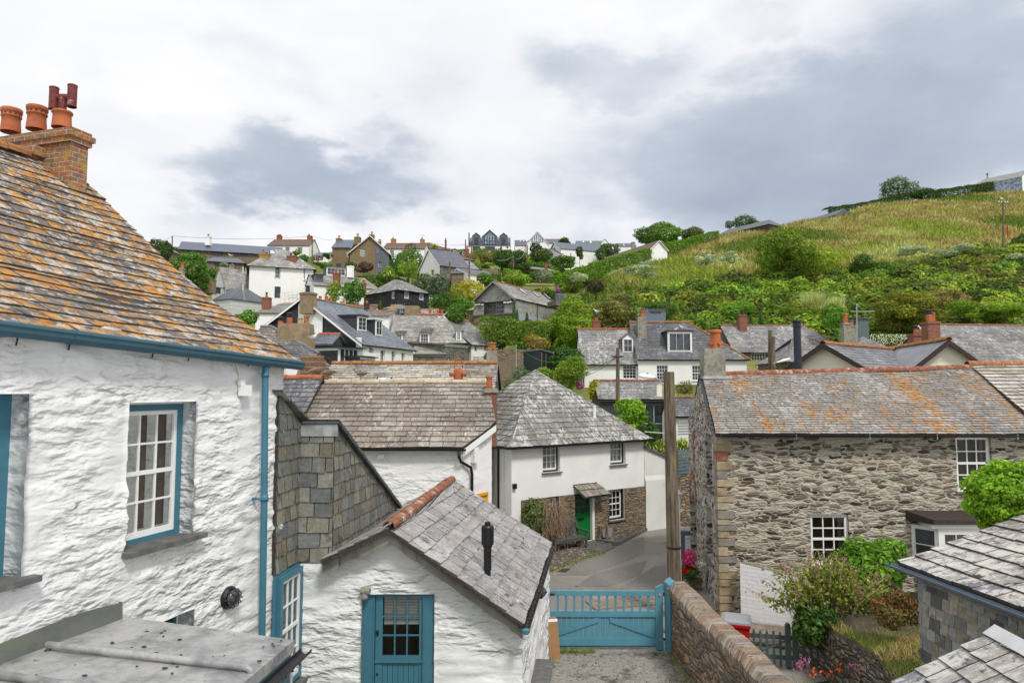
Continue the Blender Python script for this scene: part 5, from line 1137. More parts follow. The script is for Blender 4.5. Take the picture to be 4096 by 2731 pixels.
mb.lbox(fr,a,b-.02,-.17,-.12,z0,zc,gr);mb.lbox(fr,a,a+.1,-.17,-.12,zc,z1,gr);mb.lbox(fr,b-.12,b-.02,-.17,-.12,zc,z1,gr);mb.lbox(fr,a+.1,b-.12,-.17,-.12,z1-.1,z1,gr);mb.lbox(fr,a,b-.02,-.12,-.1,zc-.06,zc,gr)
for i in (1,2):x=lerp(a+.1,b-.12,i/3);mb.lbox(fr,x-.015,x+.015,-.165,-.13,zc,z1-.1,gr)
for i in (1,2):x=lerp(zc,z1-.1,i/3);mb.lbox(fr,a+.1,b-.12,-.164,-.132,x-.012,x+.012,gr)
dd_=mb.build('door', R);mb=MB();mb.face([fr.p(a+.1,-.15,zc),fr.p(b-.12,-.15,zc),fr.p(b-.12,-.15,z1-.1),fr.p(a+.1,-.15,z1-.1)],None,M['glass']);mb.build('pane', dd_)
mb=MB();mb.lbox(fr,lerp(a,b,.3),lerp(a,b,.62),-.12,-.1,zc-.3,zc-.19,M['black']);mb.build('letter_box', dd_)
c0_=fr.hit(2292,1938);c1_=fr.hit(2385,1938);zt1=fr.hit(2340,1935)[1];mb=MB();P_=[fr.p(c0_[0]+.1,.62,zt1-.42),fr.p(c1_[0]+.25,.62,zt1-.42),fr.p(c1_[0],.0,zt1),fr.p(c0_[0],.0,zt1)]
slate_plane(mb,P_,.34,.4,.03,M['sl_brown'],M['slab'],slab=.05);mb.build('door_canopy', R)
s_,z_=fr.hit(2414,1990);mb=MB();mb.lbox(fr,s_-.18,s_+.18,.05,.07,z_-.07,z_+.08,M['slab']);mb.build('name_plate', R)
fs=ct['fr']['L'];g0=A+Vector((-.55,.55,-.2));pipe(R,[g0+ZV*.05,g0+Vector((.05,.1,-.25)),Vector((g0.x+.06,g0.y+.1,0))],.045,M['black'])
q_=hitplane(2378,1672,*ct['roofs']['f']);mb=MB();mb.tube([q_-ZV*.1,q_+ZV*.52],.065,M['white'],12);mb.lbox(Fr(q_-Vector((.12,0,0)),ct['d']),-.05,.3,-.1,.14,q_.z-.06,q_.z+.0,M['lead']);mb.build('vent_pipe', R)
s_,z_=fs.hit(2038,1940);mb=MB();mb.lbox(fr,.03,.17,.0,.12,fr.hit(2040,1955)[1],fr.hit(2040,1935)[1],M['black']);mb.build('lamp', R)
# ---- garden wall right of the cottage
zgt=0;A2=B+fr.d*.02;GW=MB();pA=Vector((A2.x,A2.y,0));pB=pxz(2712,30.5,1.5);pB.z=0;frq=Fr(pA,pB-pA);Lq=(pB-pA).length
za,zb_=frq.hit(2578,1790)[1],frq.hit(2705,1850)[1];wall_grid(GW,frq,Lq,-.3,lambda s:lerp(za,zb_,s/Lq),[],M['white_dirty'],cell=.2,disp=lambda s,z: .02*N3(s,z,1,1)+(.06 if z<2.2 else 0))
GW.lbox(frq,Lq*0,Lq,-.4,-.01,-.3,min(za,zb_)-.03,M['white_dirty']);GWt=thing('garden_wall', 'stained white garden wall with slate coping right of the green-doored cottage', 'wall', pA);GW.build('wall', GWt)
mb=MB();V=[frq.p(-.05,.1,za),frq.p(Lq+.05,.1,zb_),frq.p(Lq+.05,-.45,zb_),frq.p(-.05,-.45,za)];mb.solid(V+[v+ZV*.09 for v in V],[(0,1,5,4),(1,2,6,5),(2,3,7,6),(3,0,4,7),(4,5,6,7),(3,2,1,0)],M['slab']);mb.build('coping', GWt)
p0,p1=pxz(2708,29.9,1),pxz(2800,31,1);p0.z=p1.z=0;fq=Fr(p0,p1-p0);zt0=fq.hit(2720,1900)[1]
BW=MB();wall_grid(BW,fq,(p1-p0).length+1,-.3,zt0,[],M['drystone'],cell=.15,disp=lambda s,z: .03*N3(s,z,3,6));tag(BW.build('stone_wall', loc=p0),'dark drystone wall beyond the white garden wall, at the bend of the street', 'wall')
FN=thing('slatted_fence', 'grey slatted fence on top of the dark stone wall behind the pole', 'fence', (p0.x,p0.y,zt0));mb=MB()
for i in range(7):mb.lbox(fq,-.02,1.0,-.05,-.03,zt0+.03+i*.155,zt0+.15+i*.155,M['steel_blue'])
mb.build('slats', FN);mb=MB();mb.lbox(fq,0,.09,-.03,.04,zt0,zt0+1.15,M['grey_wood']);mb.build('post', FN)
# ---- bench
bA=atz(2223,2212,0);bB=atz(2348,2190,0);dB=(bB-bA).normalized();frb_=Fr(bA,dB);Lb=(bB-bA).length;BN=thing('garden_bench', 'weathered grey wooden bench in front of the green-doored cottage', 'bench', (bA+bB)/2)
gw=M['grey_wood'];n_=frb_.n
for x in (0,Lb):
    mb=MB();mb.lbox(frb_,x-.035,x+.035,-.07,0,0,.62,gw);mb.build('leg', BN)
    mb=MB();a=[frb_.p(x-.03,-.5,0),frb_.p(x+.03,-.5,0),frb_.p(x+.03,-.56,0),frb_.p(x-.03,-.56,0)];sh=n_*-.12+ZV*.93;mb.solid(a+[v+ZV*.4 for v in a]+[v+sh for v in a],[(0,1,5,4),(1,2,6,5),(2,3,7,6),(3,0,4,7),(4,5,9,8),(5,6,10,9),(6,7,11,10),(7,4,8,11),(8,9,10,11)],gw);mb.build('leg', BN)
    mb=MB();mb.lbox(frb_,x-.045,x+.045,-.58,.04,.62,.665,gw);mb.build('armrest', BN)
mb=MB()
for i in range(5):mb.lbox(frb_,.0,Lb,-.1-i*.095,-.015-i*.095,.40,.425,gw)
mb.lbox(frb_,0,Lb,-.04,-.015,.31,.39,gw);mb.build('seat', BN)
mb=MB()
def bk_(s,z,o=0):return frb_.p(s,-.51-(z-.4)*.2+o,z)
def bbar(s0,s1,z0,z1,t=.025):mb.solid([bk_(s0,z0),bk_(s1,z0),bk_(s1,z1),bk_(s0,z1),bk_(s0,z0,-t),bk_(s1,z0,-t),bk_(s1,z1,-t),bk_(s0,z1,-t)],[(0,1,2,3),(7,6,5,4),(3,2,6,7),(1,5,6,2),(0,3,7,4)],gw)
bbar(0,Lb,.86,.94,.035);bbar(0,Lb,.46,.52,.03)
for i in range(11):x=(i+.6)*Lb/11.4;bbar(x-.028,x+.028,.52,.86,.018)
mb.build('backrest', BN)
# planter tub, stones
p=atz(2432,2148,.06);TB=thing('metal_planter', 'square grey metal planter with withered plant below the cottage window', 'planter', p);mb=MB();f_=Fr(p-Vector((.22,0,0)),Vector((1,.3,0)));V=[f_.p(a,o,z) for z,k in ((.06,0),(.46,.05)) for a,o in ((0-k,.04+k),(.38+k,.04+k),(.38+k,-.34-k),(0-k,-.34-k))]
mb.solid(V,[(0,1,5,4),(1,2,6,5),(2,3,7,6),(3,0,4,7)],M['grey_plastic']);mb.face([v-ZV*.04 for v in V[4:]],None,M['soil']);mb.build('tub', TB)
mb=MB();st=p+ZV*.42;mb.tube([st,st+Vector((.05,0,.5)),st+Vector((.12,0,.85))],[.02,.015,.01],M['bark'],5)
for i in range(16):a=random.uniform(0,6.28);q1=st+Vector((-.2+cos(a)*.18,-.12+sin(a)*.1,-.05));mb.tube([st,q1+ZV*.12,q1-ZV*random.uniform(.1,.35)],[.012,.02,.012],M['new_wood'],4)
mb.build('dead_plant', TB)
p=atz(2325,2190,0)+Vector((0,.3,0));mb=MB();mb.lathe(p,[(.17,0),(.2,.08),(.16,.2),(.05,.26)],M['quoin'],10);tag(mb.build('boulder', loc=p),'round brown boulder on the cobbles under the bench', 'boulder')
# ---- shrub of dead twigs by the cottage
p=fr.p(fr.hit(2150,2060)[0],.35,0);SB=thing('climbing_shrub', 'tangled shrub of bare brown twigs and green leaves climbing the white cottage', 'shrub', p);mb=MB();rnd=random.Random(12)
for i in range(330):
    x=rnd.gauss(.2,.33);z=rnd.uniform(.8,1.95);q1=p+fr.d*x+n_*0+ZV*z+fr.n*rnd.uniform(0,.4);q2=q1+fr.d*rnd.uniform(-.3,.3)-ZV*rnd.uniform(.2,.9)+fr.n*rnd.uniform(-.1,.15);q3=q2+fr.d*rnd.uniform(-.2,.2)-ZV*rnd.uniform(0,.4)
    mb.tube([q1,q2,q3],.008,M['twig'] if 'twig' in M else M['new_wood'],3,caps=False)
mb.build('twigs', SB)
Vv,Cc=lobes_leaves(p-fr.d*.35+ZV*1.25+fr.n*.1,(.6,.38,.85),.10,(.05,.09,.025),9,1.0,(.09,.12,.03),seed=3);mesh_np('leaves', Vv,4,Cc,M['foliage'],SB)
#stone house on the right
sA=Vector((pxz(2868,18.5,4.9).x,18.5,4.9));sx1=14.3;SHs=thing('stone_house', 'long grey rubble stone house with orange lichen slate roof and red ridge tiles', 'house', (10,21,0))
frS=Fr(sA,Vector((1,0,0)));gA=Vector((6.42,25,0));LS=sx1+4-sA.x
def prr(x0,y0,x1,y1,fr=frS):return rect(fr,x0,y0,x1,y1)
v1=prr(3244,2058,3398,2262);v2=prr(3827,1746,3968,1966)
mb=MB();lmp=lambda s,z: .025*N3(s,z,2.4,11,1,31)+.014*N3(s,z,6,20,1,5)
wall_grid(mb,frS,LS,-.2,4.86,[v1+(.1,),v2+(.1,)],M['stone_house'],cell=.07,disp=lambda s,z:lmp(s,z)*min(1,s*4+.2))
fG=Fr(gA,sA-gA);LG=(Vector((gA.x,gA.y,0))-Vector((sA.x,sA.y,0))).length       # street side, far corner to near corner
zap=6.36;topG=lambda s:ivl(s,[0,LG*.5,LG],[4.86,zap,4.86])
g1=prr(2824,1735,2851,1950,fG);g2=prr(2826,2030,2852,2232,fG);g3=prr(2764,1990,2786,2190,fG)
g1=(g1[0],min(g1[1],LG-.55))+g1[2:];g2=(g2[0],min(g2[1],LG-.55))+g2[2:]
wall_grid(mb,fG,LG,-.2,topG,[g1+(.22,),g2+(.22,),(g3[0],g3[1],-.15,g3[3],.35)],M['stone_side'],cell=.09,disp=lambda s,z:lmp(s,z)*min(1,(LG-s)*4+.2),knots=(LG*.5,));mb.build('wall', SHs)
window(SHs,frS,*v1,3,4,.08,fw=.085,bw=.028,rail=2,gm=M['glass_clear'],curtain=((.86,1.),),sill=M['slab'],sillo=.05);window(SHs,frS,*v2,3,4,.08,fw=.085,bw=.028,rail=2,gm=M['glass_clear'],curtain=((0,.08),(.9,1.)),sill=M['slab'],sillo=.04)
window(SHs,fG,*g1,2,4,.18,sill=M['slab']);window(SHs,fG,*g2,2,4,.18,sill=M['slab'])
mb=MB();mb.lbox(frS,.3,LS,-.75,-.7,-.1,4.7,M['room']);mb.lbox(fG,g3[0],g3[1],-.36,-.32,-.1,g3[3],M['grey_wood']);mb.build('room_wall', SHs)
mb=MB()                                             # brick arch over the street door, niche, quoins
def brick_arc(fr,s,z,r,n,mat,w=.12):
    for i in range(n):
        a=pi*i/(n-1);b=a+pi/(n-1)*.85;mb.solid([fr.p(s+cos(q)*rr,o,z+sin(q)*rr) for o in (.0,.022) for q,rr in ((a,r),(b,r),(b,r+w),(a,r+w))],[(4,5,6,7),(0,1,5,4),(2,3,7,6),(1,2,6,5),(3,0,4,7)],mat)
s3=(g3[0]+g3[1])/2;brick_arc(fG,s3,g3[3]-.1,(g3[1]-g3[0])/2,9,M['terra_lich'],.22);mb.build('brick_arch', SHs);mb=MB()
nx0,nz0=fG.hit(2776,1800);
for i in range(9):mb.lbox(fG,nx0-.16,nx0+.16,.0,.022,nz0-.45+i*.1,nz0-.36+i*.1,M['terra_lich'])
brick_arc(fG,nx0,nz0+.42,.12,7,M['terra_lich'],.12);mb.build('brick_arch', SHs)
mb=MB();rnd=random.Random(4);z=.0;i=0;qm=[M['quoin'],paint('quoin_pale', (.36,.3,.2),.9,.3,5,2),paint('quoin_grey', (.22,.2,.17),.9,.3,5,2)]
while z<4.7:
    hh=rnd.uniform(.15,.26);w_=.42 if i % 2 else .26;m_=M['terra_lich'] if 20==i else rnd.choice(qm);mb.lbox(frS,-.03,w_+rnd.uniform(-.05,.05),-.2,.035,z,z+hh*.86,m_);z+=hh;i+=1
mb.build('quoin', SHs)
# roof: front slope, with the street verge slanting back
e0=Vector((sA.x-.12,18.2,4.82));e1=Vector((14.6,18.2,4.82));r1=Vector((14.5,21.6,6.68));r0=Vector((6.0,21.6,6.45));e0b=Vector((6.6,25.2,4.82));e1b=Vector((14.6,25.2,4.82))
mb=MB();slate_plane(mb,[e0,e1,r1,r0],.128,.27,.016,M['sl_stone'],M['iron'],dim=0,w_var=.45,sag=.05,seed=12);slate_plane(mb,[e1b,e0b,r0,r1],None,.3,.02,M['slate_far'],M['slate_dk'])
for (a,b) in ((e0,r0),(e0b,r0)):               # dark slates under the verge
    for i in range(14):
        p,q_=lerp(a,b,i/14),lerp(a,b,(i+1.2)/14);s_=Vector((-.1,0,0));mb.solid([p+s_-ZV*.02,q_+s_-ZV*.04,q_+Vector((.3,0,0))-ZV*.03,p+Vector((.3,0,0))-ZV*.02,p+s_-ZV*.055,q_+s_-ZV*.06],[(0,1,2,3),(4,5,1,0)],M['slate_dk'])
mb.build('roof', SHs);ridge(SHs,r0+ZV*.01+Vector((.55,0,0)),r1+ZV*.01,M['terra_lich'],r=.13,tl=.46)
gutter(SHs,e0+Vector((.12,-.05,-.02)),Vector((17,18.15,4.78)),Vector((0,-1,0)),M['black'],.06)
mb=MB()
for x in (3186,3750,4072,3480):p=frS.p(pxz(x,18.1,4.8).x-sA.x,.42,4.72);mb.lbox(frS,p.x-sA.x-.01,p.x-sA.x+.01,.38,.4,4.68,4.82,M['grey_plastic'])
mb.build('gutter_bracket', SHs)
chm=chimney(SHs,2812,2908,1392,1520,21.3,M['cement'],dep=.62,cap=False,taper=.06)
pot(chm,at(2862,1394,21.6),.6,.165,M['terra'],'horn');mb=MB();p=at(2862,1500,21.3);mb.lbox(Fr(p-Vector((.42,0,0)),Vector((1,0,0))),0,.9,-.3,.12,p.z-.12,p.z-.03,M['lead']);mb.build('flashing', chm)
# right-hand wing with big pale slates
mb=MB();slate_plane(mb,[Vector((14.05,18.0,4.86)),Vector((19,18.0,4.86)),Vector((19,21.7,6.78)),Vector((14.52,21.7,6.78))],.23,.55,.025,M['sl_pale'],M['iron'],dim=0,sag=.04,seed=2)
wing=thing('stone_house_wing', 'wing at the far right under big pale slates, joined to the rubble stone house', 'house wing', (17,20,0));mb.build('roof', wing);ridge(wing,Vector((14.45,21.7,6.80)),Vector((19,21.7,6.77)),M['terra_orange'],r=.13,tl=.5)
mb=MB();mb.lbox(Fr((18.4,18.45,0),(1,0,0)),0,1,-3,0,0,4.8,M['stone_house']);mb.build('wall', wing)
# bay window
b0=prr(3690,2080,3900,2300);bx0=b0[0];bz1=b0[3];mb=MB();fb_=Fr(frS.p(bx0,.55,0),Vector((1,0,0)));mb.lbox(frS,bx0,bx0+2.1,.0,.45,0,bz1-1.55,M['white_smooth']);BWn=mb.build('bay_window', SHs)
mb=MB();V=[frS.p(a,o,z) for z in (bz1+.02,bz1+.14) for a,o in ((bx0-.42,0),(bx0-.1,.72),(bx0+2.3,.72),(bx0+2.5,0))];V[4]+=ZV*.12;V[7]+=ZV*.12
mb.solid(V,[(0,1,5,4),(1,2,6,5),(2,3,7,6),(4,5,6,7),(3,2,1,0)],M['iron']);mb.build('bay_roof', BWn)
mb=MB();mb.lbox(frS,bx0-.1,bx0+2.2,.0,.62,bz1-.1,bz1+.01,M['white']);mb.build('fascia', BWn)
window(BWn,frS,bx0+.1,bx0+1.9,bz1-1.5,bz1-.1,5,3,-.56,fw=.16,gm=M['glass_clear'],curtain=((0,.2),));fbs=Fr(frS.p(bx0-.28,0,0),frS.p(bx0+.1,.55,0)-frS.p(bx0-.28,0,0));window(BWn,fbs,0,.66,bz1-1.5,bz1-.1,1,3,0,fw=.09)
s_,z_=fG.hit(2748,1995);LTN=thing('wall_lantern', 'white wall lantern beside the arched street door of the stone house', 'lantern', fG.p(s_,.25,z_));c=fG.p(s_,.3,z_)
mb=MB();mb.lathe(c+ZV*.17,[(.13,0),(.06,.1),(.02,.16)],M['white'],6);mb.lathe(c-ZV*.2,[(.05,-.03),(.07,0),(.07,.03)],M['white'],6);
for i in range(6):a=i*pi/3;mb.tube([c-ZV*.17+Vector((cos(a),sin(a),0))*.06,c+ZV*.17+Vector((cos(a),sin(a),0))*.1],.012,M['white'],4)
mb.tube([c+ZV*.2,fG.p(s_,.0,z_+.25)],.015,M['white'],5);mb.build('frame', LTN);mb=MB();mb.lathe(c-ZV*.17,[(.055,0),(.092,.33)],M['glass'],6);mb.build('pane', LTN)
# wheelie bin in the street
p=atz(2738,2222,0);p+=Vector((.05,0,0));BN2=thing('wheelie_bin', 'dark wheelie bin with white lettered label against the stone house in the street', 'bin', p);f_=Fr(p-Vector((.22,0,0)),Vector((1,-.1,0)))
def wbin(root,f_,w,dp,h,body,lid):
    mb=MB();V=[f_.p(a,o,z) for z,k in ((.05,.05),(h,0)) for a,o in ((k,-k),(w-k,-k),(w-k,-dp+k),(k,-dp+k))];mb.solid(V,[(0,1,5,4),(1,2,6,5),(2,3,7,6),(3,0,4,7),(3,2,1,0),(4,5,6,7)],body);mb.lbox(f_,-.02,w+.02,-dp-.02,.03,h-.06,h,body);mb.build('body', root)
    mb=MB();V=[f_.p(a,o,z) for z,k in ((h,-.03),(h+.04,-.02),(h+.08,.06)) for a,o in ((k,-k),(w-k,-k),(w-k,-dp+k),(k,-dp+k))];mb.solid(V,[(4*i+j,4*i+(j+1) % 4,4*i+4+(j+1) % 4,4*i+4+j) for i in (0,1) for j in range(4)]+[(8,9,10,11),(3,2,1,0)],lid);mb.tube([f_.p(.05,-dp-.05,h),f_.p(w-.05,-dp-.05,h)],.02,lid,8);mb.build('lid', root)
    for x in (.03,w-.03):mb=MB();mb.tube([f_.p(x-.03,-dp,.1),f_.p(x+.03,-dp,.1)],.1,M['black'],14);mb.build('wheel', root)
wbin(BN2,f_,.46,.5,.88,M['steel_blue'],M['grey_plastic']);mb=MB();mb.lbox(f_,.2,.42,.0,.012,.12,.72,M['white']);mb.build('sticker', BN2)
for i,t in enumerate(('HO', 'N', 'L', 'H')):text(t,BN2,f_,.31,.58-.13*i,.11,M['steel_blue'],off=.02)
p=atz(2925,2530,0.05);p=pxz(2925,15.6,.8);p.z=0;RB=thing('red_bin', 'red plastic bin with grey lid standing behind the stone garden wall', 'bin', p);wbin(RB,Fr(p-Vector((.3,.3,0)),Vector((1,-.35,0))),.58,.6,.92,M['red'],M['grey_plastic'])
# geranium planter
p=pxz(2786,20.9,0);p.z=0;FPt=thing('flower_planter', 'stone planter of pink, red and white geraniums at the corner of the stone house', 'planter', p)
mb=MB();f_=Fr(p-Vector((.17,0,0)),Vector((1,.05,0)));mb.lbox(f_,0,.34,-.3,.0,0,.3,M['stone_wall']);mb.lbox(f_,-.02,.36,-.32,.02,.26,.32,M['stone_wall']);mb.build('box', FPt)
V1,C1_=lobes_leaves(p+Vector((-.12,.1,.55)),(.42,.3,.3),.07,(.05,.12,.02),6,1.3,seed=2);mesh_np('leaves', V1,4,C1_,M['foliage'],FPt)
for nm,c_,dx,dz,r_ in (('pink_flowers', (.36,.05,.17),-.28,.95,(.36,.3,.32)),('red_flowers', (.33,.015,.015),-.2,.6,(.3,.25,.16)),('white_flowers', (.5,.5,.5),.12,.74,(.24,.2,.13))):
    V1,C1_=lobes_leaves(p+Vector((dx,0,dz)),r_,.06,c_,7,1.4,seed=int(dz*100));mesh_np(nm,V1,4,C1_,M['foliage'],FPt)
# white low wall, planks, gravel
pa=Vector((5.92,18.1,0));pb_=Vector((8.6,16.3,0));fw_=Fr(pa,pb_-pa);lw=(pb_-pa).length;za=fw_.hit(2936,2247)[1];zb_=fw_.hit(3195,2300)[1]
mb=MB();topw=lambda s:lerp(za,zb_-.1,min(s/1.8,1.3));wall_grid(mb,fw_,lw,-.1,topw,[],M['white_brick'],cell=.1,disp=lambda s,z: .003*N3(s,z,4,9));mb.lbox(fw_,0,lw,-.28,-.01,-.1,za-.3,M['white_brick'])
WW=thing('white_low_wall', 'low white painted wall with pebble top in front of the stone house', 'wall', pa);mb.build('wall', WW)
mb=MB();rnd=random.Random(9)
for i in range(150):
    s=rnd.uniform(.03,lw);r=rnd.uniform(.03,.06);mb.lathe(fw_.p(s,rnd.uniform(-.25,-.03),topw(s)-.03),[(r*.8,0),(r,r*.5),(r*.6,r*1.1),(.001,r*1.3)],M['cement'] if rnd.random()<.6 else M['quoin'],6)
mb.build('pebble_top', WW)
# plank ramp laid out from the road to the right, board by board
c0,c1_=atz(2345,2432,.03),atz(2655,2392,.03);mb=MB();rnd=random.Random(7)
def planks(nm,P,Q,wd,n,z,skew=0.):
    mb=MB();dd=(Q-P).normalized();f=Fr(P,dd);L=(Q-P).length
    for i in range(n):
        o=-i*wd;a=0
        while a<L:b=min(a+rnd.uniform(.9,1.8),L);mb.lbox(f,a+.004,b-.004,o-wd+.01,o,z-.05,z+rnd.uniform(0,.012),M['plank']);a=b
    return tag(mb.build(nm),kind='structure')
planks('boardwalk', atz(2380,2437,.03),atz(2668,2412,.03),.13,6,.05)
planks('boardwalk', pxz(2770,17.9,.1)+Vector((-.9,-.6,0)),Vector((8.9,15.1,0)),.14,10,.1)
sheet('gravel_patch', [(2950,2560),(2990,2500),(3330,2490),(3420,2700),(3100,2760)],.02,M['gravel'])
# picket fence and gate
PK=thing('picket_gate', 'low grey-green picket gate and fence in the garden behind the stone wall', 'picket fence', Vector((5.9,15.1,0)));gg=M['green_grey'];pk0=pxz(2950,15.3,.5);pk1=pxz(3345,14.9,.5);fp=Fr(pk0,pk1-pk0);Lp=(pk1-pk0).length
for k,zz in enumerate((.2,.62)):mb=MB();mb.lbox(fp,0,Lp,-.05,-.02,zz,zz+.09,gg);mb.build('rail', PK)
x=.05;i=0
while x<Lp-.05:
    mb=MB();big=i in (7,8);w_,h_=(.11,.98) if big else (.05,.80+.01*(i % 3));V=[fp.p(x,0,.05),fp.p(x+w_,0,.05),fp.p(x+w_,0,h_-.05),fp.p(x+w_/2,0,h_),fp.p(x,0,h_-.05)];V2=[v-fp.n*(.1 if big else .02) for v in V];mb.solid(V+V2,[(0,1,2,3,4),(9,8,7,6,5),(0,4,9,5),(1,6,7,2),(2,7,8,3),(3,8,9,4)],gg);mb.build('post' if big else 'picket', PK);x+=w_+(.04 if i==7 else .085);i+=1
mb=MB();mb.solid([fp.p(.1,.0,.2),fp.p(.2,.0,.2),fp.p(1.05,0,.62),fp.p(.95,0,.62),fp.p(.1,.02,.2),fp.p(.2,.02,.2),fp.p(1.05,.02,.62),fp.p(.95,.02,.62)],[(4,5,6,7),(0,1,5,4),(2,3,7,6)],gg);mb.build('brace', PK)
p=atz(3307,2475,.6);mb=MB();f_=Fr(p,Vector((1,0,0)));p=pxz(3307,16.0,1.5);f_=Fr(Vector((p.x,16,0)),Vector((1,0,0)));zt5=at(3307,2234,16).z;mb.lbox(f_,-.05,.06,-.05,.05,0,zt5,gg);tag(mb.build('green_post', loc=(p.x,16,0)),'single grey-green post standing in front of the ivy bush', 'post')
# terrace with drystone wall and grass
T=[pxz(3320,14.4,1.2),pxz(3520,12.2,1.35),pxz(3625,10.6,1.35),pxz(3700,9.0,1.35)];T=[Vector((p.x,p.y,0)) for p in T];TW=thing('terrace_wall', 'rough grey drystone retaining wall holding the grassy bank', 'wall', T[0]);mb=MB()
TZ=[1.02,1.32,1.36,1.36]
for i in range(3):
    f_=Fr(T[i],T[i+1]-T[i]);ln=(T[i+1]-T[i]).length;wall_grid(mb,f_,ln,-.1,lambda s,i=i,ln=ln:lerp(TZ[i],TZ[i+1],s/ln)+.05*N3(s+i*3,0,6,1),[],M['drystone_grey'],cell=.06,disp=lambda s,z: .05*N3(s+i,z,3,10,1,i)+.02*N3(s,z,9,25)+.06*(1.3-z)*.5)
f_=Fr(T[0]+Vector((-.05,1.5,0)),Vector((.05,-1.5,0)));wall_grid(mb,f_,1.5,-.1,1.05,[],M['drystone_grey'],cell=.08,disp=lambda s,z: .04*N3(s,z,4,11));mb.build('wall', TW)
bank=[T[0]+Vector((0,1.6,0)),T[0],T[1],T[2],T[3],Vector((T[3].x+4,9,0)),Vector((T[0].x+5.5,16.6,0)),Vector((T[0].x+1,16.4,0))];bz=[1.05,1.02,1.32,1.36,1.36,1.4,1.3,1.2]
mb=MB();mb.face([Vector((p.x,p.y,z-.01)) for p,z in zip(bank,bz)],None,M['soil']);tag(mb.build('garden_bank'),kind='structure')
def inpoly(x,y,P):
    c=False;j=len(P)-1
    for i in range(len(P)):
        if (P[i].y>y)!=(P[j].y>y) and x<(P[j].x-P[i].x)*(y-P[i].y)/(P[j].y-P[i].y)+P[i].x:c=not c
        j=i
    return c
def blades(nm,n,gen,hgt,wid,colf,lean=.35,lab=None,kind='stuff', parent=None):
    V=np.zeros((n,3,3));C=np.zeros((n,3));g=np.random.default_rng(n)
    P=np.array([gen(g) for _ in range(n)]);a=g.uniform(0,2*pi,n);h=hgt*g.uniform(.5,1.3,n);w_=wid*g.uniform(.6,1.3,n);dx=np.stack([np.cos(a),np.sin(a),0*a],1);ln=g.normal(size=(n,3))*lean;ln[:,2]=0
    V[:,0]=P-dx*w_[:,None]/2;V[:,1]=P+dx*w_[:,None]/2;V[:,2]=P+np.array([0,0,1])*h[:,None]+ln*h[:,None];C=np.array([colf(p,g) for p in P])
    o=mesh_np(nm,V.reshape(-1,3),3,C,M['foliage'],parent)
    if not parent:tag(o,lab,kind=kind)
    return o
def gbank(g):
    while True:
        x,y=g.uniform(5.5,9.5),g.uniform(9.5,16)
        if inpoly(x,y,bank):return (x,y,1.02+.33*min(1,max(0,(15-y)/2.5)))
blades('bank_grass', 16000,gbank,.13,.014,lambda p,g:np.array([.16,.2,.04] if noise.noise(Vector(p)*1.5)>-.1 else [.3,.24,.09])*g.uniform(.6,1.3),.6,lab='short green and yellow grass on the bank above the drystone wall')
blades('garden_weeds', 5000,lambda g:(g.uniform(4.9,7.6),g.uniform(8.5,13.6),.02),.35,.03,lambda p,g:np.array([.06,.13,.02])*g.uniform(.5,1.6),.6,lab='low green weeds and long leaves at the foot of the drystone wall')
# ivy bush, clipped bush, valerian and small flowers
def blob(nm,lab,cat,c,rad,ls,col,col2,nl=12,cover=1.5,seed=0,**k):
    t=thing(nm,lab,cat,(c[0],c[1],max(0,c[2]-rad[2])));crown_lobes('foliage', t,c,rad,ls,col,nl,cover,col2,seed=seed,**k);return t
c=at(3490,2285,16.3);blob('ivy_bush', 'large rounded ivy bush with big leaves against the stone house', 'bush', c,(1.0,.9,1.0),.12,(.06,.14,.012),(.11,.2,.02),14,2.2,3);
c=at(4055,1996,14);blob('clipped_bush', 'dense round bright green bush in front of the upper stone house window', 'bush', c,(.82,.85,.72),.085,(.10,.2,.013),(.15,.25,.018),6,2.6,8,lr=(.86,.97),spread=.14)
mb=MB();mb.tube([Vector((c.x,c.y,0)),Vector((c.x,c.y,c.z))],.09,M['bark'],7);mb.build('trunk', bpy.data.objects['clipped_bush'])
c=at(3230,2480,14.8);blob('ivy_clump', 'dark ivy hanging over the left end of the grassy bank', 'ivy', c+Vector((.15,0,-.0)),(.55,.5,.6),.09,(.03,.07,.015),(.05,.1,.02),8,1.8,5)
c=at(3590,2430,12.9);blob('withered_shrub', 'reddish withered low shrub between the bank and the checkered slate wall', 'shrub', c,(.5,.45,.38),.06,(.14,.06,.025),(.09,.08,.02),8,1.4,6)
VL=thing('valerian', 'tall straggly valerian with pink flower heads in front of the ivy bush', 'flowering plant', pxz(3300,15,1.2));base=pxz(3300,15,1.2);base.z=1.1;rnd=random.Random(31);st=MB();fl=[];lf=[];sd_=[]
for i in range(150):
    x=rnd.gauss(0,.62);tgt=Vector((base.x+x*1.15+.05,base.y+rnd.uniform(-.5,.5),base.z+rnd.uniform(.7,1.5)*(1-abs(x)*.35)));b=Vector((base.x+x*.4,base.y+rnd.uniform(-.25,.25),base.z-.1));m_=lerp(b,tgt,.5)+Vector((-x*.12,0,.05))
    st.tube([b,m_,tgt],.008,M['twig'],3,caps=False)
    for k in range(22):q=lerp(m_ if k % 2 else b,tgt,rnd.uniform(.05,.9));lf.append(q+Vector((rnd.gauss(0,.05),rnd.gauss(0,.05),rnd.gauss(0,.03))))
    if rnd.random()<.14:fl.append(tgt)
    else:sd_+=[tgt+Vector((rnd.gauss(0,.05),rnd.gauss(0,.05),rnd.gauss(-.05,.09))) for _ in range(16)]
st.build('stem', VL)
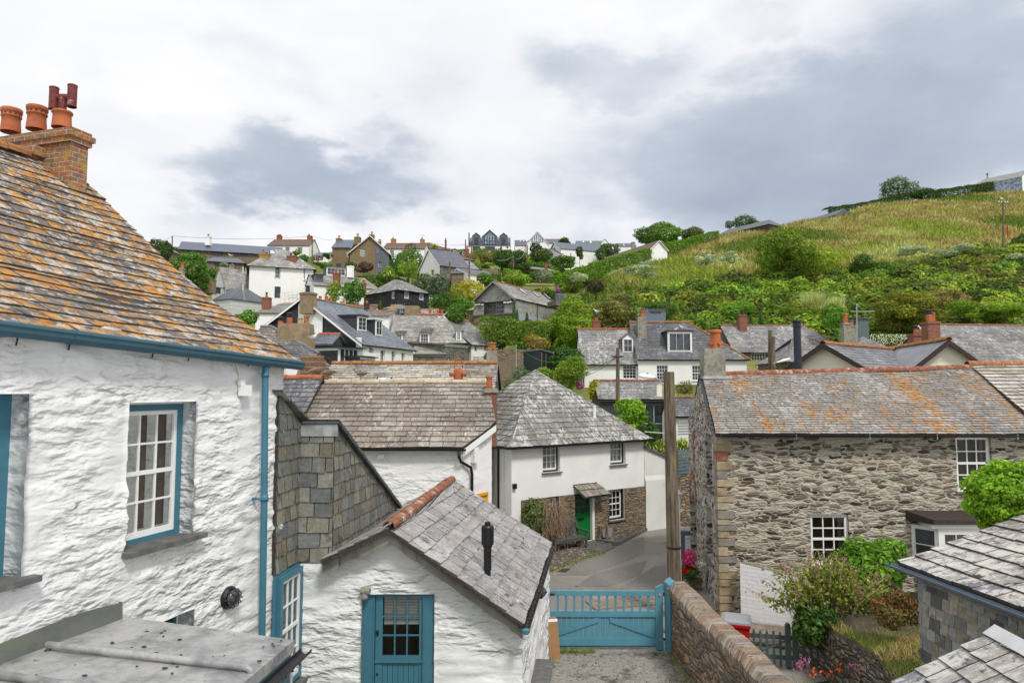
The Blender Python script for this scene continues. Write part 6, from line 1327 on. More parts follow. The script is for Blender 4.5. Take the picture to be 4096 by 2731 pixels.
def pts_leaves(nm,P,size,col,var,root):
    P=np.array([tuple(p) for p in P]);g=np.random.default_rng(len(P));Nn=g.normal(size=P.shape);Nn /= np.linalg.norm(Nn,axis=1)[:,None];C=.55*np.array(col)*g.uniform(1-var,1+var,(len(P),1));return mesh_np(nm,leaf_quads(P,Nn,size*g.uniform(.6,1.3,len(P))),4,C,M['foliage'],root)
pts_leaves('leaves', lf,.1,(.24,.3,.05),.5,VL);pts_leaves('seed_head', sd_,.035,(.42,.34,.14),.4,VL)
pts_leaves('flower', [p+Vector((rnd.gauss(0,.03),rnd.gauss(0,.03),rnd.gauss(0,.025))) for p in fl for _ in range(22)],.035,(.5,.12,.3),.3,VL)
ORF=thing('orange_montbretia', 'clump of long green blades with orange flowers at the bottom edge', 'flowering plant', pxz(3400,10.8,.3));b0_=pxz(3420,10.8,.3);mb=MB();ofl=[]
for i in range(70):
    a=rnd.uniform(0,2*pi);L_=rnd.uniform(.35,.75);b=Vector((b0_.x+rnd.gauss(0,.3),b0_.y+rnd.gauss(0,.25),.1));d_=Vector((cos(a),sin(a)*.5,0));w_=Vector((-d_.y,d_.x,0))*.012
    P_=[b,b+d_*L_*.35+ZV*L_*.7,b+d_*L_*.75+ZV*L_*.85,b+d_*L_*1.1+ZV*L_*.6]
    mb.solid([p+w_ for p in P_]+[p-w_ for p in P_],[(0,1,5,4),(1,2,6,5),(2,3,7,6)],M['blade'])
mb.build('blades', ORF)
for x,y in ((3270,2680),(3290,2690),(3345,2665),(3352,2675),(3245,2700),(3330,2700)):p=at(x,y,10.9);ofl+=[p+Vector((rnd.gauss(0,.05),rnd.gauss(0,.04),rnd.gauss(0,.04))) for _ in range(9)]
pts_leaves('flower', ofl,.045,(.75,.14,.01),.3,ORF)
PF=thing('pink_valerian', 'small pink flower heads among weeds below the picket fence', 'flowering plant', pxz(3200,12.2,.3));pf=[]
for x,y in ((3200,2650),(3195,2668),(3205,2655),(3405,2660),(3430,2662),(3225,2640)):p=at(x,y,12.0 if x<3300 else 11);pf+=[p+Vector((rnd.gauss(0,.04),rnd.gauss(0,.03),rnd.gauss(0,.03))) for _ in range(30)]
pts_leaves('flower', pf,.035,(.6,.2,.42),.3,PF)
V1,C1_=lobes_leaves(pxz(3230,12.0,.35),(.7,.5,.32),.09,(.07,.12,.03),7,1.0,(.12,.1,.04),seed=9);mesh_np('leaves', V1,4,C1_,M['foliage'],PF)
#slate-hung shed and near roof, far right
SA=thing('slate_hung_shed', 'shed at right hung with checkered slates under a mottled slate roof', 'shed', (7,8,0));k0=at(3612,2245,10.0);k0.z=3.5;k1=Vector((6.05,7.0,3.5));k1=k0+(Vector((.24,-2.1,0)).normalized())*4.6
w0_=k0+Vector((.14,-.12,0));w1_=w0_+(k1-k0).normalized()*4.4;mb=MB();z0=.4
a,b=Vector((w0_.x,w0_.y,z0)),Vector((w1_.x,w1_.y,z0));slate_plane(mb,[a,b,b+ZV*(3.32-z0),a+ZV*(3.32-z0)],.165,.17,.012,M['sl_hang_lt'],M['iron'],slab=.04,dim=0,w_var=.3,sag=.02,seed=5,gap=.003)
f_=Fr(w0_+Vector((4,.3,0)),Vector((-4,-.3,0)));wall_grid(mb,f_,4.0,0,3.4,[],M['stone_wall']);mb.build('wall', SA)
mb=MB();up=Vector((1.97,.2,.62));kk0=k0+Vector((-.03,.08,0));kk1=k1+Vector((-.03,0,0));slate_plane(mb,[kk0,kk1,kk1+up*1.8,kk0+up*1.8],.27,.34,.022,M['sl_rt'],M['iron'],seed=7,dim=0,w_var=.25,sag=.03);mb.build('roof', SA)
gd_=(k1-k0).normalized();gn_=Vector((gd_.y,-gd_.x,0));gutter(SA,k0+gn_*.06-ZV*.04-gd_*.25,k1+gn_*.06-ZV*.04,gn_,M['steel_blue'],.06)
mb=MB();f_=Fr(w0_,gd_);mb.lbox(f_,-.02,4.4,.0,.03,3.3,3.42,M['barge_slate']);mb.build('fascia', SA)
SB2=thing('near_slate_roof', 'pale mottled slate roof in the bottom right corner, nearest the camera', 'shed', (4.5,5,0));n1=Vector((3.44,6.78,3.08));n2=Vector((4.60,6.66,3.72));gdn=Vector((-.05,-1,0));mb=MB()
slate_plane(mb,[n1,n1+gdn*3.5,n2+gdn*3.5,n2],.24,.27,.018,M['sl_rt'],M['iron'],seed=3,dim=0,w_var=.2,sag=.02)
n3=n2+Vector((1.6,-.1,-.9));slate_plane(mb,[n3+gdn*3.5,n3,n2,n2+gdn*3.5],.24,.27,.018,M['sl_rt'],M['iron'],seed=4,dim=0);mb.build('roof', SB2)
mb=MB();V=[n2+Vector((-.12,.02,-.03)),n2+Vector((0,.02,.05)),n2+Vector((.12,.02,-.03))];V+=[v+gdn*3.5 for v in V];mb.solid(V,[(0,1,4,3),(1,2,5,4)],M['lead_pale']);mb.build('ridge', SB2)
mb=MB();f_=Fr(n1+Vector((.12,-.1,0)),gdn);mb.lbox(f_,0,3.3,-1.9,0,0,2.95,M['stone_wall']);mb.build('wall', SB2)

for o in bpy.data.objects:
    if o.name.startswith('flower') and o.parent:o['kind'] = 'stuff'
# weeds along the gate, the drive edges and the kerb
def gw_(g):
    k=g.integers(4)
    if k==0:return (g.uniform(.9,1.9),16.05+g.normal()*.06,0)
    if k==1:y=g.uniform(12.5,16);return (3.6+(16-y)*.055-abs(g.normal())*.12,y,0)
    if k==2:y=g.uniform(12,16);return (.35+(y-12)*.12+abs(g.normal())*.06,y,0)
    p=lerp(atz(2175,2300,0),atz(2410,2212,0),g.random());return (p.x+g.normal()*.12,p.y+g.normal()*.12,.02)
blades('drive_weeds', 2600,gw_,.09,.014,lambda p,g:np.array([.1,.16,.03] if g.random()<.6 else [.2,.19,.06])*g.uniform(.6,1.4),.5,lab='tufts of grass and weeds along the gate and the edges of the drive')
def gl_(g):return (g.uniform(.6,3.6),g.uniform(11.5,16),.008)
blades('drive_litter', 900,gl_,.02,.03,lambda p,g:np.array([.04,.03,.02])*g.uniform(.5,2),.9,lab='dark leaf litter and grit scattered on the concrete drive')
#houses of the valley floor and slopes
def P2(px,Y,z):return pxz(px,Y,z)
def rise_to(A,py,px,Y):return at(px,py,Y).z-A.z
T_=M['terra'];TO=M['terra_orange']
# long beige roof behind the gull ridge
A=P2(1232,26.4,5.25);B=P2(1958,26.0,5.25)
h=house('beige_slate_house', 'long low house with beige stone slates and orange ridge tiles behind the gull ridge', A,B,6.2,1.85,base=1,wm=M['slate_wall_dk'],rm=M['sl_gull'],slate=(.20,.42,.022),oh=.1,ov=.1,ridge_m=TO,rr=.13,under=M['iron'])
chimney(h['root'],1945,1990,1400,1460,29.1,M['cement'],cap=False,taper=.03,pots=[(.5,.5,.36,.17,M['terra_orange'],'horn')])
skylight(h,1510,1515,1562,1535)
# small dark roof left of the brown roof, with red ridge
A=P2(1030,21.5,5.4);B=P2(1215,21.5,5.4);h=house('dark_slate_lean_to', 'scrap of dark slate roof with red ridge beside the corner of the big white house', A,B,3.4,.98,base=1,wm=M['white_rubble'],rm=M['sl_mid_dk'],slate=(.28,.35,.02),ridge_m=T_,rr=.12,under=M['iron'])
# brown roof with four-pot stack
A=P2(1005,30,at(1120,1408,30).z);B=P2(1262,30.5,A.z);h=house('four_pot_house', 'brown-grey slate roof with a broad rendered stack of four pots', A,B,5.5,1.35,base=2,wm=M['white_smooth'],rm=M['sl_brown'],slate=(.2,.3,.018),hr=2.3,ridge_m=M['sl_blue'],rr=.1,under=M['iron'],wins=[('F', 1190,1420,1258,1470,dict(nx=3,ny=2))],fascia=M['white'])
chm=chimney(h['root'],1100,1246,1292,1400,31.5,M['cement_brown'],cap=False,taper=.05,dep=.9)
for x,yb,yt,m_,st in ((1122,1306,1270,T_,'cowl'),(1158,1296,1254,T_,'cowl'),(1200,1294,1272,M['terra_pale'],'plain'),(1226,1294,1263,TO,'plain')):p=at(x,yb,31.9);pot(chm,p,at(x,yt,31.9).z-p.z,.13,m_,st)
A=P2(1240,28,at(1300,1470,28).z);B=P2(1330,29.5,A.z);house('mossy_lean_to', 'small dark mossy slate lean-to roof below the black flat-roofed block', A,B,3,1.0,base=2,wm=M['white_smooth'],rm=M['sl_mid_dk'],slate=(.2,.3,.018),under=M['iron'])
# black slate-hung gable house
zB=at(1447,1372,48).z;B=P2(1447,48,zB);A=B-Vector((.94,-.34,0))*10.8
h=house('black_slate_house', 'gabled house hung with black slates, white stone strip and blue-grey roof with two dormers', A,B,7.6,3.5,ori='gab', rf=.46,base=3,wm={'F': M['sl_black_w'],'*': M['white_smooth']},rm=M['sl_blue'],slate=(.26,.35,.012),barge=M['white'],ov=.25,oh=.15,under=M['slate_dk'],
    wins=[('R', 1522,1400,1540,1455,dict(nx=2,ny=4)),('R', 1566,1404,1582,1452,dict(nx=2,ny=4)),('R', 1606,1410,1620,1452,dict(nx=2,ny=4)),('R', 1476,1392,1494,1412,dict(nx=2,ny=2))],ridge_m=M['cement_brown'],gut=M['black'])
R=h['root'];fr=h['fr']['F'];mb=MB();s0=fr.hit(1194,1300)[0];s1=fr.hit(1292,1300)[0];zt2=h['zr']-.55;L_=(B-A).length
wall_grid(mb,fr,s1,3,lambda s:h['ze']+3.5*min(s/(L_*.54),(L_-s)/(L_*.46))-.25,[],M['white_rubble'],s0=s0,knots=(L_*.54,),out_o=.06,cell=.3,disp=lambda s,z: .03*N3(s,z,2,6));mb.build('wall', R)
mb=MB();s2=fr.hit(1425,1400)[0];wall_grid(mb,fr,L_+.02,3,h['ze']+.4,[],M['white_smooth'],s0=s2,out_o=.05,cell=.5);mb.build('wall', R)
chimney(R,1194,1246,1168,1215,48.8,M['cement_brown'],h['d'],dep=.8,pots=[(.5,.4,.5,.16,M['black'],'cowl')])
dormer(h,1427,1265,1464,1325,'flat', 'f', wm=M['slate_dk'],rm=M['slate_dk'],nx=2,ny=3);dormer(h,1499,1280,1527,1344,'flat', 'f', wm=M['slate_dk'],rm=M['white'],nx=2,ny=2)
mb=MB();p=at(1478,1392,47.5);mb.lathe(p,[(.02,0),(.3,.06),(.32,.07)],M['black'],12);mb.tube([p,p+Vector((.2,.6,-.1))],.03,M['black'],5);mb.build('satellite_dish', R)
z4=at(1430,1386,43).z;A=P2(1256,44,z4);B=P2(1352,43.2,z4);bl=house('flat_roofed_block', 'black slate-hung flat-roofed block with wide white windows', A,B,2.6,.05,lean=True,rf=1,base=3,wm={'F': M['sl_black_w'],'*': M['white_smooth']},rm=M['slate_dk'],fascia=M['white'],oh=.3,ov=.3,wins=[('R', 1360,1393,1434,1475,dict(nx=4,ny=1,fw=.08,bw=.07,rec=.03))])
z5=at(1450,1425,44).z;A=P2(1440,43.5,z5);B=P2(1500,45,z5);house('white_framed_porch', 'small flat-roofed porch with white window left of the tall sash windows', A,B,3,.05,lean=True,rf=1,base=3,wm=M['slate_dk'],rm=M['slate_dk'],fascia=M['white'],oh=.2,wins=[('F', 1458,1430,1496,1466,dict(nx=3,ny=2,bw=.05))])
A=P2(1242,45,at(1300,1372,45).z);B=P2(1325,45,A.z);house('red_ridge_lean_to', 'small dark blue slate roof with bright red ridge against the black slate gable', A,B,4,.75,base=3,wm=M['slate_dk'],rm=M['sl_blue'],slate=(.25,.35,.012),ridge_m=T_,rr=.12)
# dormer slate house
A=P2(1556,60,at(1700,1366,60).z);B=P2(1858,60,A.z)
h=house('dormer_slate_house', 'mottled grey slate house with three white dormers and slate-stone walls', A,B,7.5,2.75,base=5,wm=M['slate_wall_dk'],rm=M['sl_mid_lt'],slate=(.24,.36,.018),hr=2.2,ridge_m=None,under=M['iron'])
ridge(h['root'],lerp(h['r0'],h['r1'],.45)+ZV*.05,h['r1']+ZV*.05,T_,r=.14)
dormer(h,1578,1334,1612,1368,'shed', 'f', wm=M['sl_mid_lt'],rm=M['sl_mid_lt'],nx=3,ny=3,slate=(.22,.3));dormer(h,1679,1331,1718,1384,'shed', 'f', wm=M['sl_mid_lt'],rm=M['sl_mid_lt'],nx=3,ny=3,slate=(.22,.3))
dormer(h,1824,1322,1846,1362,'flat', 'f', wm=M['slate_barn_wall'],rm=M['slate_far'],nx=3,ny=3)
A2=P2(1652,57.6,at(1700,1413,57.6).z);B2=P2(1778,57.6,A2.z);l1=house('pale_lean_to', 'pale slate lean-to roof on dark slate-stone walls below the two dormers', A2,B2,2.4,1.05,lean=True,rf=1,base=5,wm=M['slate_wall_dk'],rm=M['sl_mid_lt'],slate=(.24,.36,.018),fascia=M['white'],wins=[],under=M['iron'])
z6=at(1800,1375,58).z;A3=P2(1778,57.6,z6);B3=P2(1872,60.5,z6);house('slate_stone_wing', 'slate-stone walled wing with white downpipe and small white windows', A3,B3,4,.3,lean=True,rf=1,base=5,wm=M['slate_wall_dk'],rm=M['sl_mid_lt'],fascia=M['white'],slate=(.24,.36,.018),wins=[('F', 1790,1428,1800,1450,dict(nx=1,ny=3)),('F', 1818,1436,1829,1452,dict(nx=2,ny=2)),('F', 1846,1434,1855,1450,dict(nx=2,ny=2))])
# chimneys behind it
def stack(lab,x0,x1,yt,yb,Y,mat,pots,taper=0.,cap=True,capm=None,name='chimney_stack'):
    t=thing(name,lab,'chimney', at((x0+x1)/2,yb,Y));chimney(t,x0,x1,yt,yb,Y,mat,cap=cap,taper=taper,pots=pots,capm=capm);return t
stack('grey rendered stack with one round pale pot behind the dormer roof', 1553,1588,1236,1265,66,M['cement'],[(.35,.4,.5,.13,M['terra_pale'],'plain'),(.7,.4,.5,.13,M['terra_pale'],'plain')])
stack('broad brown brick stack without pots above the dormer roof', 1615,1677,1222,1266,66,M['cement_brown'],[],taper=.03)
stack('low stack with three tall orange pots above the red ridge of the dormer house', 1706,1772,1258,1272,65,M['cement_brown'],[(.15,.5,.55,.13,TO,'plain'),(.42,.5,.4,.12,M['terra_pale'],'plain'),(.65,.5,.55,.14,T_,'plain'),(.88,.5,.6,.14,T_,'plain')])
# white house with grey roof running back
zA=at(1885,1374,66).z;A=P2(1885,66,zA);B=P2(1986,68.6,zA)
h=house('white_end_house', 'white house with long grey slate roof and red ridge beside the hedge bank', A,B,8.5,2.7,base=6,wm=M['white_rubble'],rm=M['sl_mid'],slate=(.24,.34,.018),ridge_m=T_,rr=.13,barge=M['black'],gut=M['black'],wins=[('F', 1898,1368+2,1909,1406,dict(nx=2,ny=3)),('F', 1938,1374,1948,1404,dict(nx=1,ny=3))],under=M['iron'])
TR=thing('trellis', 'black square trellis in front of the white end house', 'trellis', at(1915,1440,63));mb=MB();p0=at(1892,1441,63);f_=Fr(p0,Vector((1,0,0)));
for i in range(9):mb.lbox(f_,i*.13,i*.13+.03,0,.02,p0.z,p0.z+.35,M['black'])
for i in range(3):mb.lbox(f_,0,1.1,0,.025,p0.z+i*.15,p0.z+i*.15+.03,M['black'])
mb.build('lattice', TR)
# small hipped cottage
A=P2(1022,72,at(1080,1250,72).z);B=P2(1124,72,A.z);h=house('small_hipped_cottage', 'small white cottage with hipped grey roof and brick chimney below the tall white house', A,B,7,1.35,base=6,hl=1.4,hr=0,wm=M['white_rubble'],rm=M['sl_mid_lt'],slate=(.22,.3,.015),under=M['iron'],ridge_m=M['sl_mid_lt'])
chimney(h['root'],1047,1077,1188,1215,73,M['brick'],pots=[(.5,.4,.55,.13,T_,'cowl')])
A=P2(1100,75,at(1150,1240,75).z);B=P2(1200,75,A.z);house('red_ridge_cottage', 'grey slate roof with red ridge right of the small hipped roof', A,B,6,1.1,base=6,wm=M['white_rubble'],rm=M['sl_mid_lt'],slate=(.22,.3,.015),ridge_m=T_,rr=.13)
# red-ridge terrace
A=P2(1318,66,at(1400,1250,66).z);B=P2(1484,66,A.z);h=house('red_ridge_terrace', 'grey slate terrace roof with long red ridge and yellow pots', A,B,6,1.05,base=6,wm=M['white_rubble'],rm=M['sl_mid_dk'],slate=(.24,.34,.015),ridge_m=T_,rr=.13,under=M['iron'])
chimney(h['root'],1350,1382,1226,1245,66.5,M['cement_brown'],pots=[(.35,.5,.6,.14,M['terra_pale'],'plain'),(.7,.5,.75,.14,M['terra_pale'],'plain')]);chimney(h['root'],1456,1474,1212,1230,67,M['iron'],pots=[(.5,.5,.45,.13,T_,'cowl')])
A=P2(1450,62,at(1500,1262,62).z);B=P2(1556,62,A.z);house('pale_roof_link', 'pale slate roof strip between the dormer house and the red-ridge terrace', A,B,6,.75,base=6,wm=M['white_smooth'],rm=M['sl_mid_lt'],slate=(.24,.34,.015),ridge_m=TO,rr=.12)
A=P2(1262,64,at(1300,1262,64).z);B=P2(1318,64,A.z);h=house('three_pot_cottage', 'dark roof with three red pots left of the red-ridge terrace', A,B,5,.8,base=6,wm=M['white_smooth'],rm=M['sl_mid_dk'],slate=(.24,.34,.015),ridge_m=T_)
chimney(h['root'],1258,1323,1202,1230,65,M['cement_brown'],pots=[(.2,.5,.55,.16,T_,'plain'),(.6,.5,.55,.16,T_,'plain'),(.85,.6,.5,.15,T_,'plain')])
# tall white house
zA=at(998,1056,95).z;A=P2(961+37,95,zA);B=P2(1254,98,zA);
h=house('tall_white_house', 'tall white three-storey house with hipped slate roof, orange and brick chimneys', A,B,8,3.1,base=15.5,hl=3.4,hr=3.4,wm={'L': M['clap'],'*': M['white_smooth']},rm=M['sl_mid_lt'],slate=(.32,.5,.02),oh=.35,gut=M['black'],under=M['iron'],
    wins=[('F', 1100,1066,1121,1114,dict(nx=2,ny=3,outer=M['green_grey'],ow=.09)),('F', 1098,1146,1122,1192,dict(nx=3,ny=4,fm=M['black'],gm=M['glass'])),('L', 964,1085,972,1120),('L', 964,1155,972,1185)])
chimney(h['root'],1036,1074,1014,1055,97,M['brick_orange'],pots=[(.25,.5,.7,.15,T_,'plain'),(.6,.5,.25,.15,M['black'],'cowl')]);chimney(h['root'],1146,1184,1022,1056,98,M['brick'],pots=[(.3,.5,.45,.15,M['black'],'cowl'),(.75,.5,.45,.15,M['black'],'cowl')])
skylight(h,1078,1002,1100,1018);skylight(h,1208,1048+15,1214,1052+18)
pipe(h['root'],[h['fr']['F'].p(*(lambda q:(q[0],.06,q[1]))(h['fr']['F'].hit(1217,y))) for y in (1075,1125)],.05,M['black'])
# garden fence of white rails and greenhouse frames at its foot
WF=thing('white_rail_fence', 'white wooden railings and pots on the terrace of the tall white house', 'fence', at(1160,1200,88));mb=MB();p0=at(1122,1203,90);p1=at(1205,1205,88);f_=Fr(p0,p1-p0);L_=(p1-p0).length
for z in (.2,.6,1.0):mb.lbox(f_,0,L_,0,.05,p0.z+z,p0.z+z+.06,M['white'])
mb.build('rail', WF)
for i in range(6):mb=MB();x=L_*i/5;mb.lbox(f_,x-.04,x+.04,-.03,.06,p0.z-.5,p0.z+1.15,M['white']);mb.build('post', WF)
mb=MB();
for i in range(16):mb.tube([f_.p(L_*.3+i*.12,.1,p0.z+.05),f_.p(L_*.3+i*.16,.1,p0.z+.75)],.02,M['white'],4)
mb.build('picket', WF)
p=at(1246,1190,86);mb=MB();mb.lathe(p-ZV*.7,[(.3,0),(.32,1.0),(.2,1.25),(.001,1.3)],M['green_br'],8);tag(mb.build('garden_parasol', loc=p-ZV),'bright green closed cover at the right foot of the tall white house', 'garden cover')
# white boarded house and dark roofs at its left
zA=at(850,1165,100).z;zE_=at(905,1130,98).z;A=P2(848,98,zE_-1.0);B=P2(905,96,zE_-1.0);
h=house('white_boarded_house', 'small white boarded gable house left of the tall white house', A,B,7,at(878,1072,98).z-zE_+1.0,ori='gab', base=13,wm=M['clap'],rm=M['sl_mid_lt'],slate=(.3,.45,.02),wins=[('F', 890,1148,899,1170,dict(nx=1,ny=2))])
chimney(h['root'],917,934,1058,1085,100,M['cement'],pots=[(.5,.5,.3,.13,T_,'plain')])
A=P2(850,88,at(900,1200,88).z);B=P2(925,86,A.z);h=house('skylight_roof_house', 'dark slate roof with small skylight dormer behind the orange lichen roof', A,B,6,1.9,base=11,wm=M['clap'],rm=M['slate_far_dk'],hr=1.5,hl=0)
dormer(h,833,1150,850,1168,'flat', 'f', nx=1,ny=1);chimney(h['root'],807,848,1115,1150,90,M['cement_brown'],pots=[(.5,.3,.5,.16,M['black'],'plain'),(.8,.3,.5,.16,M['black'],'plain')])
stack('terracotta pot on a short render stack peeping over the lichen roof edge', 717,733,1072,1090,70,M['cement'],[(.5,.5,.55,.16,T_,'horn')])
# house with long dormer
A=P2(1256,92,at(1300,1138,92).z);B=P2(1512,96,A.z);h=house('long_dormer_house', 'long house with mottled slate roof, boxy grey dormer and white chimney', A,B,7.5,2.0,base=13,wm=M['white_smooth'],rm=M['sl_mid_lt'],slate=(.3,.45,.02),hr=1.0,under=M['iron'],wins=[('F', 1366,1142,1396,1162,dict(nx=3,ny=1))])
dormer(h,1306,1072,1382,1102,'flat', 'f', wm=M['steel_blue'],rm=M['steel_blue'],nx=5,ny=2);dormer(h,1257,1100,1294,1128,'flat', 'f', nx=2,ny=1,fm=M['steel_blue'])
chimney(h['root'],1331,1356,1092,1135,92,M['brick'],pots=[(.3,.5,.5,.14,T_,'plain'),(.7,.5,.5,.14,M['terra_pale'],'plain')]);chimney(h['root'],1387,1411,1064,1090,97,M['white_smooth'],pots=[(.5,.5,.2,.14,M['terra_pale'],'plain')])
mb=MB();p=at(1413,1125,90);mb.tube([p-ZV,at(1415,1062,90)],.05,M['white'],6);tag(mb.build('flagpole', loc=p-ZV),'bare white flagpole in front of the long dormer house', 'flagpole')
# black hipped house
zA=at(1594,1155,83).z;A=P2(1594,83,zA);B=P2(1716,86.5,zA);kw=dict(outer=M['blue_sash'],ow=.09,fm=M['white'])
h=house('black_hipped_house', 'black-walled house with low hipped grey roof and pale blue sash windows', A,B,6.5,1.75,base=13,hl=1.9,hr=1.9,wm=M['slate_wall_bk'],rm=M['sl_mid'],slate=(.26,.4,.018),oh=.3,under=M['iron'],wins=[('F', 1617,1166,1638,1195,dict(nx=4,ny=4,**kw)),('F', 1677,1173,1697,1201,dict(nx=4,ny=4,**kw)),('L', 1564,1166,1579,1196,dict(nx=3,ny=4,**kw))])
A=P2(1456,88,zA);B=P2(1540,87.5,zA);h=house('black_house_wing', 'lower left wing of the black hipped house with one blue sash window', A,B,5.5,1.3,base=13,hl=1.6,wm=M['slate_wall_bk'],rm=M['sl_mid'],slate=(.26,.4,.018),oh=.25,ridge_m=T_,rr=.1,under=M['iron'],wins=[('F', 1487,1168,1509,1198,dict(nx=4,ny=4,**kw))])
chimney(h['root'],1446,1462,1132,1155,90,M['brick'],pots=[(.3,.5,.4,.13,T_,'plain'),(.7,.5,.4,.13,T_,'plain')])
A=P2(1538,76,at(1590,1232,76).z);B=P2(1632,76,A.z);house('low_porch_roof', 'low pale-roofed outhouse with blue window frames in front of the black house', A,B,4,.65,base=9,hl=1.2,hr=1.2,wm=M['slate_wall_bk'],rm=M['sl_mid_lt'],slate=(.24,.34,.015),wins=[('F', 1598,1236,1614,1252,dict(nx=3,ny=2,**kw))])
A=P2(1680,72,at(1700,1252,72).z);B=P2(1745,72,A.z);house('teal_outhouse', 'small outhouse with teal gable and orange ridge right of the broad brown stack', A,B,3.5,.6,base=9,wm=M['steel_blue'],rm=M['sl_mid_lt'],slate=(.24,.34,.015),ridge_m=TO,rr=.1)
# slate barn with balcony
zB=at(2066,1194,85).z;B=P2(2066,85,zB);A=P2(1896,88.3,zB);dB=(B-A).normalized();fr0=Fr(A,dB);Lb=(B-A).length;ap=at(1978,1126,86.8).z-zB
q1=rect(fr0,1934,1180,2048,1259)
h=house('slate_hung_barn', 'pale slate-hung house with open gable balcony, french windows and three roof lights', A,B,11.5,ap,ori='gab', base=12.5,wm=M['slate_barn_wall'],rm=M['sl_mid_lt'],slate=(.26,.42,.018),barge=M['slate_barn_wall'],ov=.5,oh=.1,ridge_m=TO,rr=.12,gut=M['black'],under=M['slate_dk'],
    wins=[('F', 1902,1206,2048,1257,dict(rec=1.2,nx=1,ny=1,fm=M['slate_barn_wall'],gm=M['slate_barn_wall'],fw=.01)),('F', 1929,1274,1960,1297,dict(nx=4,ny=2))])
R=h['root'];fr=h['fr']['F'];s0,s1,z0,z1=rect(fr,1969,1184,2043,1253);window(R,fr,s0,s1,z0,z1,8,4,.95,fw=.1,bw=.05,name='french_window')
mb=MB();s0,s1,z0,z1=rect(fr,1896,1225,1937,1260);mb.lbox(fr,s0,s1,.02,.1,z0,z1,M['slate_barn_wall']);s0_,s1_,_,_=rect(fr,2019,1215,2055,1255);mb.lbox(fr,s0_,s1_,.02,.1,z0,z1,M['slate_barn_wall']);mb.lbox(fr,-.05,Lb+.05,.0,.14,z0-.15,z0,M['slab']);mb.build('parapet', R)
mb=MB();n_=14
for i in range(n_):x=lerp(s1,s0_,i/(n_-1));mb.lbox(fr,x-.015,x+.015,.02,.05,z0,z1-.05,M['black'])
mb.lbox(fr,s1,s0_,.01,.06,z1-.08,z1-.03,M['black']);mb.build('railing', R)
mb=MB();s0,s1,z0_,z1_=rect(fr,1897,1262,2058,1300);wall_grid(mb,fr,Lb,12.5,z1_,[rect(fr,1927,1272,1962,1299)+(.1,)],M['stone_brown'],cell=.3,out_o=.04);mb.build('wall', R)
frr=h['fr']['R'];mb=MB();zz=frr.hit(2100,1262)[1];wall_grid(mb,frr,11.5,12.5,zz,[],M['grey_render'],cell=2,out_o=.04);mb.build('wall', R)
for x in (2082+10,2128+12,2178+10):
    P,N=h['roofs']['f'];y=1168+(x-2092)*.2;c=hitplane(x,y,P,N);d_=Vector((-N.y,N.x,0)).normalized();v=N.cross(d_);m_=c+N*.06;mb=MB();V=[m_+d_*i*.3+v*j*.7+N*k for k in (-.05,.03) for i,j in ((-1,-1),(1,-1),(1,1),(-1,1))];mb.solid(V,[(4,5,6,7),(0,1,5,4),(1,2,6,5),(2,3,7,6),(3,0,4,7)],M['black']);o=mb.build('skylight', R);g=MB();g.face([m_+d_*i*.22+v*j*.62+N*.04 for i,j in ((-1,-1),(1,-1),(1,1),(-1,1))],None,M['glass_sky']);g.build('pane', o)
pipe(R,[frr.p(frr.hit(2148,1240)[0],.06,zB),frr.p(frr.hit(2148,1240)[0],.06,13)],.06,M['black'])
FBL=iter(('purple flowers at the left end of the left barn parapet', 'red flowers between two purple boxes on the left barn parapet', 'purple flowers next to the railing on the left barn parapet', 'purple flowers next to the french windows on the right barn parapet', 'middle purple flower box of the three on the right barn parapet', 'purple flowers at the outer corner of the right barn parapet'))
for (x,y,c_) in ((1908,1214,(.11,.04,.22)),(1920,1212,(.33,.03,.14)),(1933,1213,(.11,.04,.22)),(2024,1204,(.1,.04,.23)),(2036,1204,(.11,.03,.25)),(2047,1202,(.11,.03,.25))):
    s_,z_=fr.hit(x,y);p=fr.p(s_,.25,z_);t=thing('flower_box', next(FBL),'flower box', p,'flower boxes on the barn balcony');V1,C1_=lobes_leaves(p,(.26,.22,.2),.1,c_,4,1.4,(.06,.12,.04),seed=x);mesh_np('flowers', V1,4,C1_,M['foliage'],t);mb=MB();mb.lbox(Fr(p-dB*.15,dB),0,.3,-.1,.1,p.z-.3,p.z-.1,M['white']);mb.build('box', t)
A=P2(1868,91,at(1890,1240,91).z);B=P2(1894,90,A.z);house('stone_outbuilding', 'small brown stone outbuilding with red ridge left of the slate barn', A,B,3,.8,base=12,wm=M['stone_brown'],rm=M['sl_mid_lt'],ridge_m=T_,rr=.1)
# balcony deck right of the barn
DK=thing('garden_deck', 'dark garden deck with railing and pink flowers right of the slate barn', 'deck', at(2280,1195,88));p0=at(2224,1202,88);p1=at(2322,1192,90);f_=Fr(p0,p1-p0);L_=(p1-p0).length;mb=MB();mb.lbox(f_,0,L_,-2,0,p0.z-.6,p0.z,M['slab']);mb.build('platform', DK);mb=MB()
for i in range(22):mb.lbox(f_,L_*i/21-.015,L_*i/21+.015,-.03,.0,p0.z,p0.z+.85,M['grey_plastic'])
mb.lbox(f_,0,L_,-.04,.02,p0.z+.83,p0.z+.9,M['grey_plastic']);mb.build('railing', DK);mb=MB();mb.lbox(f_,.8,L_+.3,-1.6,-1.2,p0.z,p0.z+1.35,M['slate_dk']);mb.build('screen', DK)
V1,C1_=lobes_leaves(f_.p(L_*.5,-.3,p0.z+.3),(.9,.25,.22),.1,(.36,.05,.14),7,1.2,seed=4);mesh_np('pink_flowers', V1,4,C1_,M['foliage'],DK);V1,C1_=lobes_leaves(f_.p(.9,-.9,p0.z+1.7),(.35,.3,.4),.1,(.2,.05,.4),5,1.2,(.6,.1,.03),seed=4);mesh_np('purple_flowers', V1,4,C1_,M['foliage'],DK)
